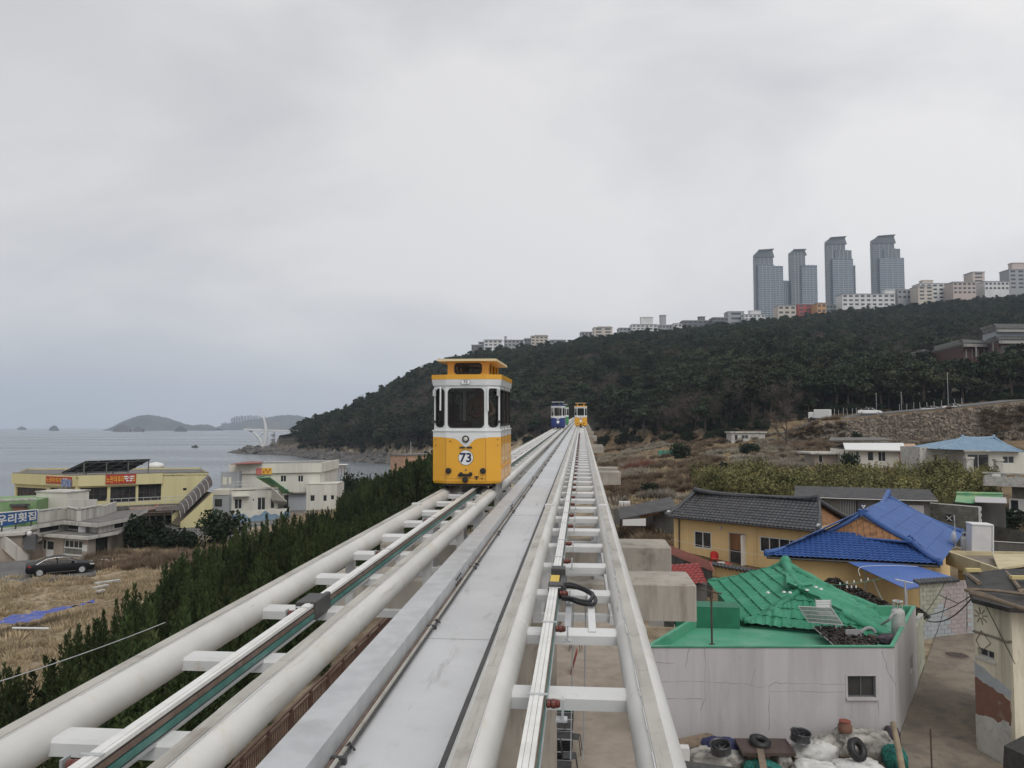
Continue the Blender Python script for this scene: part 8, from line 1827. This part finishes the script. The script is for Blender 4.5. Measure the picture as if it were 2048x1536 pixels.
for v in range(5):
    tr, cr = MB(), MB(); h = RV.uniform(3.4,4.6); lean = V((RV.uniform(-.5,.5),RV.uniform(-.5,.5),0))
    tr.tube([V((0,0,-1)),lean*.4+V((0,0,h*.5)),lean+V((0,0,h)),lean*1.2+V((0,0,h+2.4))],[.24,.19,.13,.04],6,False)
    for k in range(11):
        a = RV.uniform(0,6.28); rr = RV.uniform(.2,2.5)*(1 if k > 2 else .3); z = h+RV.uniform(-.4,2.6)*(1-.12*rr)+(.8 if k < 3 else 0)
        c_ = lean*1.1+V((rr*cos(a),rr*sin(a),z)); tr.tube([lean+V((0,0,min(z,h+1)-.6)),c_-V((0,0,.2))],[.07,.025],4,False)
        blob(cr, c_, (RV.uniform(.9,1.7),RV.uniform(.9,1.7),RV.uniform(.38,.7)), 115, .42, 1.5)
    pine.append((mesh_of('trunk',tr,m_bark), mesh_of('crown',cr,L_pine)))
bare = []
for v in range(3):
    tr = MB(); h = 2.2; tips = limb(tr, V((0,0,-.8)), V((RV.uniform(-.1,.1),0,1)).normalized(), 3.0, .17, 4, .75, 3, 6); cr = MB()
    for t_ in tips:
        if t_.z > 2:
            for _ in range(5): d_ = (rv()+V((0,0,.7))).normalized(); cr.add([t_,t_+d_*RV.uniform(.5,1.1)+rv()*.05,t_+d_*.5+d_.cross(rv()).normalized()*.035],[(0,1,2)])
    bare.append((mesh_of('trunk',tr,m_bark), mesh_of('crown',cr,L_twig)))
def juniper(h, w_, n):
    cr = MB()
    for k in range(n):
        a = RV.uniform(0,6.28); rr = w_*sqrt(RV.random()); b0 = V((rr*cos(a)*.75,rr*sin(a)*.75,RV.uniform(.0,.25)*h)); tip = V((rr*cos(a)*1.15+RV.uniform(-.12,.12),rr*sin(a)*1.15+RV.uniform(-.12,.12),h*(1-.45*(rr/w_)**2)*RV.uniform(.5,1.28)))
        ax_ = (tip-b0); L0_ = ax_.length; m_ = int(230*L0_/h)
        for j in range(m_):
            t_ = RV.random()**.8; r0_ = .235*(1-t_)**.6*(1 if t_>.12 else .7)+.015; a2 = RV.uniform(0,6.28); u = ax_.cross(V((0,1,.2))).normalized(); q = ax_.cross(u).normalized(); o_ = u*cos(a2)+q*sin(a2)
            leaf(cr, b0+ax_*t_+o_*r0_*RV.uniform(.6,1), RV.uniform(.032,.06), 3.6, (ax_.normalized()+o_*.75+rv()*.3).normalized())
    return mesh_of('juniper_shrub',cr,L_jun)
jun = [juniper(RV.uniform(1.9,2.5),RV.uniform(.8,1.0),RV.randint(19,26)) for _ in range(5)]
st_ = MB(); st_.tube([V((0,0,-.5)),V((.03,0,.8)),V((0,.03,1.5))],[.09,.06,.02],6,False); stem_me = mesh_of('stem',st_,m_bark)
def bush(n, s, r, m, name, lob=7):
    cr = MB()
    for k in range(lob): a=RV.uniform(0,6.28); q=RV.uniform(0,.65); blob(cr,(r[0]*q*cos(a),r[1]*q*sin(a),r[2]*RV.uniform(.35,.8)),(r[0]*.5,r[1]*.5,r[2]*.42),n//lob,s)
    return mesh_of(name,cr,m)
ever = [bush(1500,.17,(1.5,1.5,1.9),L_dark,'foliage',9) for _ in range(3)]
def brushy(m, name, h=1.2, n=260, w_=.9, tk=.03, up_=1.0):
    cr = MB()
    for _ in range(n):
        a=RV.uniform(0,6.28); rr=w_*sqrt(RV.random()); b0=V((rr*cos(a)*.4,rr*sin(a)*.4,-.1)); d_=V((rr*cos(a)*.6,rr*sin(a)*.6,h*up_*RV.uniform(.4,1)*(1-.3*rr/w_)))+rv()*.15; e_=d_.cross(rv()).normalized()*tk
        cr.add([b0-e_,b0+e_,b0+d_*.6+e_*.7+rv()*.05,b0+d_],[(0,1,2,3)])
    return mesh_of(name,cr,m)
brush = [brushy(L_brush,'brush',1.3,300,1.2,.028) for _ in range(3)]; tuft = [brushy(L_grass,'tuft',.55,46,.42,.012) for _ in range(3)]; redb = brushy(L_red,'twigs',1.7,420,1.3,.02); pale = [brushy(L_pale,'reeds',1.2,240,1.2,.03) for _ in range(2)]
def bamboo():
    cr = MB()
    for _ in range(26):
        a=RV.uniform(0,6.28); rr=1.2*sqrt(RV.random()); b0=V((rr*cos(a),rr*sin(a),-.1)); tip=b0+V((RV.uniform(-.35,.35),RV.uniform(-.35,.35),RV.uniform(1.6,3.0))); cr.tube([b0,tip],[.018,.006],3,False)
        for j in range(20): p=b0.lerp(tip,RV.uniform(.35,1)); leaf(cr,p+rv()*.16,RV.uniform(.10,.17),2.4)
    return mesh_of('bamboo',cr,L_bam)
bam = [bamboo() for _ in range(3)]

# scattering: a mass nobody could count is one object of kind stuff, its plants placed as instances
def mass(name, label, pts, meshes, parent=None):
    """pts: (x, y, z, scale, turn, which)"""
    me = bpy.data.meshes.new(name); me.from_pydata([p[:3] for p in pts],[],[])
    for nm, i in (('sc',3),('turn',4)): at_=me.attributes.new(nm,'FLOAT','POINT'); at_.data.foreach_set('value',[p[i] for p in pts])
    at_=me.attributes.new('which','INT','POINT'); at_.data.foreach_set('value',[p[5]%len(meshes) for p in pts])
    o = bpy.data.objects.new(name, me); COL.objects.link(o); tag(o,label,None,None,'stuff')
    G = bpy.data.node_groups.new(name,'GeometryNodeTree'); G.interface.new_socket('Geometry',in_out='INPUT',socket_type='NodeSocketGeometry'); G.interface.new_socket('Geometry',in_out='OUTPUT',socket_type='NodeSocketGeometry')
    N_=G.nodes; gi=N_.new('NodeGroupInput'); go=N_.new('NodeGroupOutput'); jn=N_.new('GeometryNodeJoinGeometry')
    for k,mh in enumerate(reversed(meshes)):           # join lists the last link first
        io=bpy.data.objects.new(name+'_plant',mh); oi=N_.new('GeometryNodeObjectInfo'); oi.inputs['Object'].default_value=io; g2_=N_.new('GeometryNodeGeometryToInstance'); G.links.new(oi.outputs['Geometry'],g2_.inputs[0]); G.links.new(g2_.outputs[0],jn.inputs[0])
    ip=N_.new('GeometryNodeInstanceOnPoints'); ip.inputs['Pick Instance'].default_value=True
    def att(nm,ty): n_=N_.new('GeometryNodeInputNamedAttribute'); n_.data_type=ty; n_.inputs['Name'].default_value=nm; return n_.outputs['Attribute']
    cx=N_.new('ShaderNodeCombineXYZ'); G.links.new(att('turn','FLOAT'),cx.inputs[2]); er=N_.new('FunctionNodeEulerToRotation'); G.links.new(cx.outputs[0],er.inputs[0])
    G.links.new(gi.outputs[0],ip.inputs['Points']); G.links.new(jn.outputs[0],ip.inputs['Instance']); G.links.new(att('which','INT'),ip.inputs['Instance Index']); G.links.new(er.outputs[0],ip.inputs['Rotation']); G.links.new(att('sc','FLOAT'),ip.inputs['Scale']); G.links.new(ip.outputs[0],go.inputs[0])
    md=o.modifiers.new('plants','NODES'); md.node_group=G; return o
def at_col(px, d): r=(px-CX)/F*d; return cos(YAW)*r-sin(YAW)*d, sin(YAW)*r+cos(YAW)*d
# hill forest
cand = []
for d_ in [175+3.6*i for i in range(155)]:
    wpx = 4.6/d_*F; px = 470+RV.uniform(0,wpx)
    while px < 2330:
        rg = ridge(px); f_ = lerp(FOOT,px)
        if rg and px > 583 and f_+4 < d_ < rg[0]+14:
            dd = d_+RV.uniform(-1.8,1.8); x,y = at_col(px+RV.uniform(-.3,.3)*wpx,dd); z = ground_z(x,y); ok = z > -2.2
            if abs(x+1.2) < 6.5 and y < 280: ok = False
            if px > 1560 and dd < 181: ok = False
            if px > 1780 and 205 < dd < 268 and (1815 < px): ok = ok and (dd > 264 or dd < 216)
            if ok: cand.append((x,y,z,dd,px))
        px += wpx*RV.uniform(.75,1.25)
cand.sort(key=lambda c: c[3]-f_*0); 
near, far = [], []
for c in cand:
    n_ = NZ.noise((c[0]*.018,c[1]*.018,5))+.5*NZ.noise((c[0]*.06,c[1]*.06,2)); isb = n_ > .22 and RV.random() < .65
    (near if len(near) < 290 and c[4] < 2075 and c[4] > 560 else far).append((*c,isb))
def plant(name, label, cat, crown_name, tm, cm, p, s, turn, group):
    g = thing(name,label,cat,p,turn,group); g.scale=(s,s,s*RV.uniform(.92,1.12))
    for nm,mh in (('trunk',tm),(crown_name,cm)): o=bpy.data.objects.new(nm,mh); COL.objects.link(o); o.parent=g
    return g
for c in near:
    v = RV.randrange(5); s = RV.uniform(.8,1.45)
    if c[5]: plant('bare_tree','leafless grey brown tree among the pines at the foot of the hill','tree','crown',*bare[v%3],V(c[:3]),s*.95,RV.uniform(0,6.28),'bare trees at the foot of the hill')
    else: plant('pine_tree','dark green pine among the trees at the foot of the hill','tree','crown',*pine[v],V(c[:3]),s,RV.uniform(0,6.28),'pines at the foot of the hill')
def joined(a): 
    mb=MB(); 
    for k,mh in enumerate(a): mb.mi=k; mb.add([v.co for v in mh.vertices],[tuple(p.vertices) for p in mh.polygons])
    o=mb.build('tree',[a[0].materials[0],a[1].materials[0]]); me=o.data; bpy.data.objects.remove(o); return me
kinds = [joined(p) for p in pine]+[joined(b_) for b_ in bare]
mass('forest','dark pine wood covering the whole hillside',[(c[0],c[1],c[2],(RV.uniform(.6,1.4) if c[3] < ridge(c[4])[0]-60 else RV.uniform(.45,.75)),RV.uniform(0,6.28),(5+RV.randrange(3)) if c[5] else RV.randrange(5)) for c in far],kinds)
# undergrowth along the forest edge hides the bare floor
und = []
for _ in range(1500):
    px = RV.uniform(600,2100); f_=lerp(FOOT,px); dd=f_+RV.uniform(-6,30) if px<1540 else RV.uniform(178,200); x,y=at_col(px,dd); z=ground_z(x,y)
    if z > -3 and not (abs(x+1.2)<5 and y<280) and not (px>1540 and dd<178): und.append((x,y,z,RV.uniform(.5,1.2),RV.uniform(0,6.28),RV.randrange(6)))
mass('undergrowth','dark and brown undergrowth along the edge of the wood',und,ever+brush)
# scrub slope and bamboo on the right
sc = []
for _ in range(2600):
    px = RV.uniform(1185,1700); dd = RV.uniform(58,215); f_=lerp(FOOT,px)
    if dd > f_+3 or (px>1420 and dd<93) or (px>1340 and dd<76) or (px > 1290 and dd < 70): continue
    x,y=at_col(px,dd)
    if x < 3 or (px>1612 and 105<dd<124): continue
    if NZ.noise((x*.10,y*.07,3)) < -.12: continue
    z=ground_z(x,y); k = NZ.noise((x*.05,y*.05,7)); sc.append((x,y,z,RV.uniform(.45,1.15),RV.uniform(0,6.28),(0 if k < 0.05 else 3)+RV.randrange(3 if k<.05 else 2)))
for _ in range(500):
    px = RV.uniform(1500,1900); dd = RV.uniform(120,158); x,y=at_col(px,dd); sc.append((x,y,ground_z(x,y),RV.uniform(.5,1.0),RV.uniform(0,6.28),RV.choice((0,1,3,4))))
for _ in range(170):
    px = RV.choice((RV.uniform(1570,1690),RV.uniform(1960,2090))); dd = wall_line(px)-RV.uniform(1.2,2.2); x,y=at_col(px,dd); zb_=col_z(px,dd-1); sc.append((x,y,zb_+RV.uniform(0,.85)*(lerp(WT_,px)-zb_),RV.uniform(.35,.8),RV.uniform(0,6.28),RV.choice((0,1,2,3))))
mass('scrub','brown winter scrub and pale reeds on the slope below the wood',sc,brush+pale)
bm = []
for _ in range(430):
    px = RV.uniform(1400,1975); dd = RV.uniform(71.5,92) if px > 1560 else RV.uniform(76,98)
    if px < 1470 and dd < 80: continue
    x,y=at_col(px,dd); bm.append((x,y,ground_z(x,y)-.2,RV.uniform(.55,1.0)*(1.1+.7*NZ.noise((x*.22,y*.22,4))),RV.uniform(0,6.28),RV.randrange(3) if RV.random()<.8 else 3+RV.randrange(2)))
mass('bamboo_thicket','yellow green bamboo thicket behind the tiled houses',bm,bam+[brush[0],pale[0]])
# dry grass of the field and tufts elsewhere
gs_ = []
def on_paving(px,py): return False
for _ in range(15000):
    dd = 22+68*RV.random()**.8; px = RV.uniform(-160,760); x,y=at_col(px,dd)
    z=ground_z(x,y)
    if x > -13 or z > .3: continue
    if 62.5 < dd < 73 and px < 205: continue
    if dd > 84 and px > 255 : continue
    if dd > 68 and px < 240: continue
    gs_.append((x,y,z-.03,RV.uniform(.5,1.35)*(1.0 if NZ.noise((x*.25,y*.25,1))>-.1 else .5),RV.uniform(0,6.28),RV.randrange(3)))
for _ in range(2500):
    px=RV.uniform(560,900); dd=RV.uniform(88,200); x,y=at_col(px,dd); z=ground_z(x,y)
    if z > -4.3 and x < -12: gs_.append((x,y,z,RV.uniform(.8,1.6),RV.uniform(0,6.28),RV.randrange(3)))
for _ in range(1500):
    px=RV.uniform(1180,1700); dd=RV.uniform(60,190); x,y=at_col(px,dd)
    if x>3 and dd < lerp(FOOT,px): gs_.append((x,y,ground_z(x,y),RV.uniform(.7,1.5),RV.uniform(0,6.28),RV.randrange(3)))
mass('dry_grass','pale dry winter grass covering the field',gs_,tuft)
rb_ = []
for _ in range(150):
    px=RV.uniform(190,470); dd=RV.uniform(66,74); x,y=at_col(px,dd); rb_.append((x,y,ground_z(x,y),RV.uniform(.5,.95),RV.uniform(0,6.28),RV.randrange(3)))
mass('reddish_weeds','reddish brown dead weeds in front of the dark bushes',rb_,[brush[0],brush[1],tuft[0]])
# juniper hedge
def hedge_left(y):                            # field edge of the hedge
    return lerp([(8,-16.5),(25,-19.6),(36,-22.3),(52,-28.5),(75,-31.5),(86,-29),(104,-25)],y)
hj = []; y = 9.5
while y < 104:
    sp_j = 1.75 if y < 60 else 2.3; xl_ = hedge_left(y); x = -10.6
    while x > xl_:
        xx,yy = x+RV.uniform(-.5,.5), y+RV.uniform(-.5,.5); front = x-sp_j < xl_
        if not (front and RV.random() < .25): hj.append((xx,yy,RV.uniform(.85,1.3)*(.85 if y>62 else 1)*(.85 if front else 1.05)))
        x -= sp_j
    y += sp_j*.95
hj.sort(key=lambda q: (q[0] > -12.5, hypot(q[0],q[1])))
for k,(x,y,s) in enumerate(hj):
    z = ground_z(x,y)-.05
    if k < 300:
        o = bpy.data.objects.new('juniper_shrub',jun[RV.randrange(5)]); COL.objects.link(o); o.location=(x,y,z); o.rotation_euler=(RV.uniform(-.08,.08),RV.uniform(-.08,.08),RV.uniform(0,6.28)); o.scale=(s,s,s*RV.uniform(.75,1.45)*(1 if y<55 else .78)); tag(o,'dark green spiky juniper in the hedge along the left track','shrub','junipers of the hedge along the track')
        c_ = bpy.data.objects.new('stem',stem_me); COL.objects.link(c_); c_.parent=o
rest = [(x,y,ground_z(x,y)-.05,s*1.05,RV.uniform(0,6.28),RV.randrange(5)) for x,y,s in hj[300:]]
for _ in range(190):
    px=RV.uniform(692,885); dd=RV.uniform(84,112); x,y=at_col(px,dd); tall=1.15+1.0*max(0,min(1,(px-680)/160))
    if x < -8: rest.append((x,y,ground_z(x,y)-.1,tall*RV.uniform(.8,1.15),RV.uniform(0,6.28),RV.randrange(5)))
if rest: mass('juniper_hedge','farther part of the juniper hedge merging into one dark mass',rest,jun)
# single bushes one can point at
def ebush(px,py,dep,s,label,kind=0,nm='evergreen_bush'):
    p = PD(px,py,dep); z = ground_z(p.x,p.y); o = bpy.data.objects.new(nm,ever[kind]); COL.objects.link(o); o.location=(p.x,p.y,z-.2); o.scale=s; tag(o,label,'bush'); c_=bpy.data.objects.new('stem',stem_me); COL.objects.link(c_); c_.parent=o
ebush(292,1090,77,(1.5,1.5,1.75),'large dark evergreen bush right of the stained restaurant')
ebush(262,1085,80,(1.0,1.0,1.5),'tall dark bush against the corner of the stained restaurant',1)
ebush(335,1090,76,(1.4,1.4,1.05),'low spreading dark bush between the two large ones',2)
ebush(380,1092,75.5,(1.2,1.2,.9),'low dark bush left of the big round bush by the car park',1)
ebush(436,1085,77,(1.75,1.7,1.75),'big round dark bush in front of the blue mural wall',2)
ebush(707,985,126,(1.7,1.7,2.4),'tall dark bush right of the white annex',0)
ebush(1700,938,101,(.95,.95,1.5),'dark bush in front of the white roofed house',1); ebush(1500,915,135,(1.4,1.2,1.1),'dark evergreen bush below the bare reddish tree',2); ebush(1362,925,140,(1.7,1.6,1.5),'dark bush beside the green screen',0)
ebush(1455,945,105,(1.1,1.1,.9),'small dark bush at the top of the bamboo',1); ebush(1300,962,88,(.8,.8,.75),'small dark bush beside the debris net',2); ebush(1713,850,158,(1.1,.9,1.2),'dark bush hanging on the face of the stone wall',0)
ebush(2010,1058,66,(1.9,1.0,.95),'dark leafy bush over the block wall beside the roof tank',1); ebush(1455,865,175,(1.3,1.3,1.2),'clipped bush left of the ruined hut',2)
p = hit(1572,896); g = plant('bare_tree','broad leafless reddish tree standing in the scrub below the road','tree','crown',*bare[1],V((p.x,p.y,p.z)),1.25,1.0,None)
for k,(px,dd,s) in enumerate(((1268,122,1.6),(1290,128,1.5),(1235,118,1.2))): x,y=at_col(px,dd); o=bpy.data.objects.new('bare_shrub',redb); COL.objects.link(o); o.location=(x,y,ground_z(x,y)-.1); o.scale=(s,s,s*.9); tag(o,['large leafless brown shrub before the dark wood','leafless brown shrub behind the large one by the screen','smaller leafless shrub next to the track piers'][k],'shrub')
p = PD(675,1000,118); o=bpy.data.objects.new('bare_shrub',redb); COL.objects.link(o); o.location=(p.x,p.y,ground_z(p.x,p.y)); o.scale=(1.8,1.8,1.5); tag(o,'rust red leafless shrub beside the white annex','shrub')
# shore rocks
rk = MB(); rr_=random.Random(3)
for v in range(1):
    pass
rms=[]
for v in range(3):
    mb=MB(); n1,n2=9,6; vs=[]
    for j in range(n2+1):
        ph_=-pi/2+pi*j/n2
        for i in range(n1):
            th=2*pi*i/n1; d_=V((cos(ph_)*cos(th),cos(ph_)*sin(th),sin(ph_)*.7)); k=1+.45*NZ.noise(d_*1.7+V((v*7,0,0)))+.2*NZ.noise(d_*4+V((v*3,1,0))); vs.append(d_*k)
    mb.add(vs,[(j*n1+i,j*n1+(i+1)%n1,(j+1)*n1+(i+1)%n1,(j+1)*n1+i) for j in range(n2) for i in range(n1)]); rms.append(mesh_of('rock',mb,mat('shore_rock',(.085,.08,.075),(.15,.14,.13),scale=.4,rough=.95,dirt=(.045,.043,.04),dscale=.8,dlo=.5,dhi=.65,rnd=.25)))
sr=[]
for _ in range(900):
    px=RV.uniform(492,900); f_=lerp(FOOT,px); dd=f_-14+RV.uniform(-6,15) if px>560 else RV.uniform(455,484); x,y=at_col(px,dd); z=ground_z(x,y)
    if z > -8.6: sr.append((x,y,max(z,SEA-.3),RV.uniform(.5,2.3)*(1.0 if RV.random()<.8 else 1.6),RV.uniform(0,6.28),RV.randrange(3)))
for _ in range(160):
    px=RV.uniform(640,880); dd=RV.uniform(196,226); x,y=at_col(px,dd); sr.append((x,y,max(ground_z(x,y),SEA-.2),RV.uniform(.4,1.1),RV.uniform(0,6.28),RV.randrange(3)))
mass('shore_rocks','jumbled dark rocks along the foot of the headland',sr,rms)
# sea haze
hz=bpy.data.materials.new('haze'); hz.use_nodes=True; t=hz.node_tree; t.nodes.clear(); o_=t.nodes.new('ShaderNodeOutputMaterial'); pv=t.nodes.new('ShaderNodeVolumePrincipled'); pv.inputs['Color'].default_value=(.74,.85,1.0,1); pv.inputs['Density'].default_value=.00014; pv.inputs['Anisotropy'].default_value=.1; t.links.new(pv.outputs[0],o_.inputs['Volume'])
mb=MB(); mb.box(-8200,8200,-500,8200,-30,420); o=mb.build('haze',hz); tag(o,'thin sea haze',None,None,'stuff')
# ------------------------------------------------------------------ passenger in the near capsule
def skin_body(name, joints, bones, m, parent, root):
    me=bpy.data.meshes.new(name); ks=list(joints); ix={k:i for i,k in enumerate(ks)}
    me.from_pydata([joints[k][0] for k in ks],[(ix[a],ix[b_]) for a,b_ in bones],[]); o=bpy.data.objects.new(name,me); COL.objects.link(o)
    md=o.modifiers.new('skin','SKIN'); md.use_smooth_shade=True; sv=me.skin_vertices[0].data
    for k in ks: r_=joints[k][1]; sv[ix[k]].radius=(r_,r_) if not isinstance(r_,tuple) else r_
    sv[ix[root]].use_root=True; ss=o.modifiers.new('sub','SUBSURF'); ss.levels=ss.render_levels=2; me.materials.append(m); o.parent=parent; return o
pp = on_track(XL+.12, 15.25+1.35, 1.40)+V((0,0,1.05))
pg = thing('person','passenger in a beige coat seated inside the near yellow capsule','person',pp,R(8))
m_coat=mat('beige_coat',(.30,.215,.15),(.24,.17,.12),scale=6,rough=.9); m_skin=mat('skin',(.42,.25,.18),rough=.6); m_hair=mat('hair',(.012,.010,.009),rough=.5)
J={'pel':((0,0,.16),.15),'sp':((0,.02,.38),.15),'ch':((0,.02,.55),(.17,.12)),'nk':((0,0,.70),.06),'hd':((0,-.02,.80),.085),'tp':((0,-.01,.90),.075)}
Bn=[('pel','sp'),('sp','ch'),('ch','nk'),('nk','hd'),('hd','tp')]
for s_,n_ in ((-1,'l'),(1,'r')):
    J.update({n_+'s':((s_*.19,.02,.60),.065),n_+'e':((s_*.27,-.06,.36),.052),n_+'w':((s_*.16,-.26,.30),.036),n_+'h':((s_*.13,-.33,.30),.03),n_+'k':((s_*.13,-.42,.17),.075),n_+'a':((s_*.14,-.44,-.02),.05)})
    Bn+=[('ch',n_+'s'),(n_+'s',n_+'e'),(n_+'e',n_+'w'),(n_+'w',n_+'h'),('pel',n_+'k'),(n_+'k',n_+'a')]
skin_body('body',J,Bn,m_coat,pg,'pel')
part('face',m_skin,lambda mb: mb.add([(.078*cos(a)*cos(b_),-.045-.072*sin(a)*cos(b_),.81+.105*sin(b_)) for b_ in [-1.4+.35*j for j in range(9)] for a in [pi*i/12 for i in range(13)]],[(j*13+i,j*13+i+1,(j+1)*13+i+1,(j+1)*13+i) for j in range(8) for i in range(12)]),pg,world=False,smooth=True)
part('nose',m_skin,lambda mb: mb.obox((0,-.122,.80),(.012,0,0),(0,.016,0),(0,.008,.022)),pg,world=False)
for s_ in (-1,1): part('eye',m_hair,lambda mb: mb.obox((s_*.032,-.108,.826),(.012,0,0),(0,.006,0),(0,0,.005)),pg,world=False)
part('mouth',m_redroof,lambda mb: mb.obox((0,-.110,.762),(.022,0,0),(0,.006,0),(0,0,.005)),pg,world=False)
part('hair',m_hair,lambda mb: mb.add([(.098*cos(a)*cos(b_),.0+.105*sin(a)*cos(b_)-.02,.83+.11*sin(b_)) for b_ in [-.9+.3*j for j in range(9)] for a in [-.45+(pi+.9)*i/14 for i in range(15)]],[(j*15+i,j*15+i+1,(j+1)*15+i+1,(j+1)*15+i) for j in range(8) for i in range(14)]),pg,world=False,smooth=True)
for s_,n_ in ((-1,'l'),(1,'r')):
    hp_=V(J[n_+'h'][0])
    for k in range(4): part('finger',m_skin,lambda mb: mb.tube([hp_+V((-.03+.02*k,-.02,0)),hp_+V((-.03+.02*k,-.065-.008*(k in(1,2)),-.005)),hp_+V((-.03+.02*k,-.085-.01*(k in(1,2)),-.035))],[.010,.009,.007],6),pg,world=False,smooth=True)
    part('thumb',m_skin,lambda mb: mb.tube([hp_+V((-s_*.03,.0,.01)),hp_+V((-s_*.055,-.03,.005)),hp_+V((-s_*.055,-.06,-.01))],[.012,.010,.008],6),pg,world=False,smooth=True)
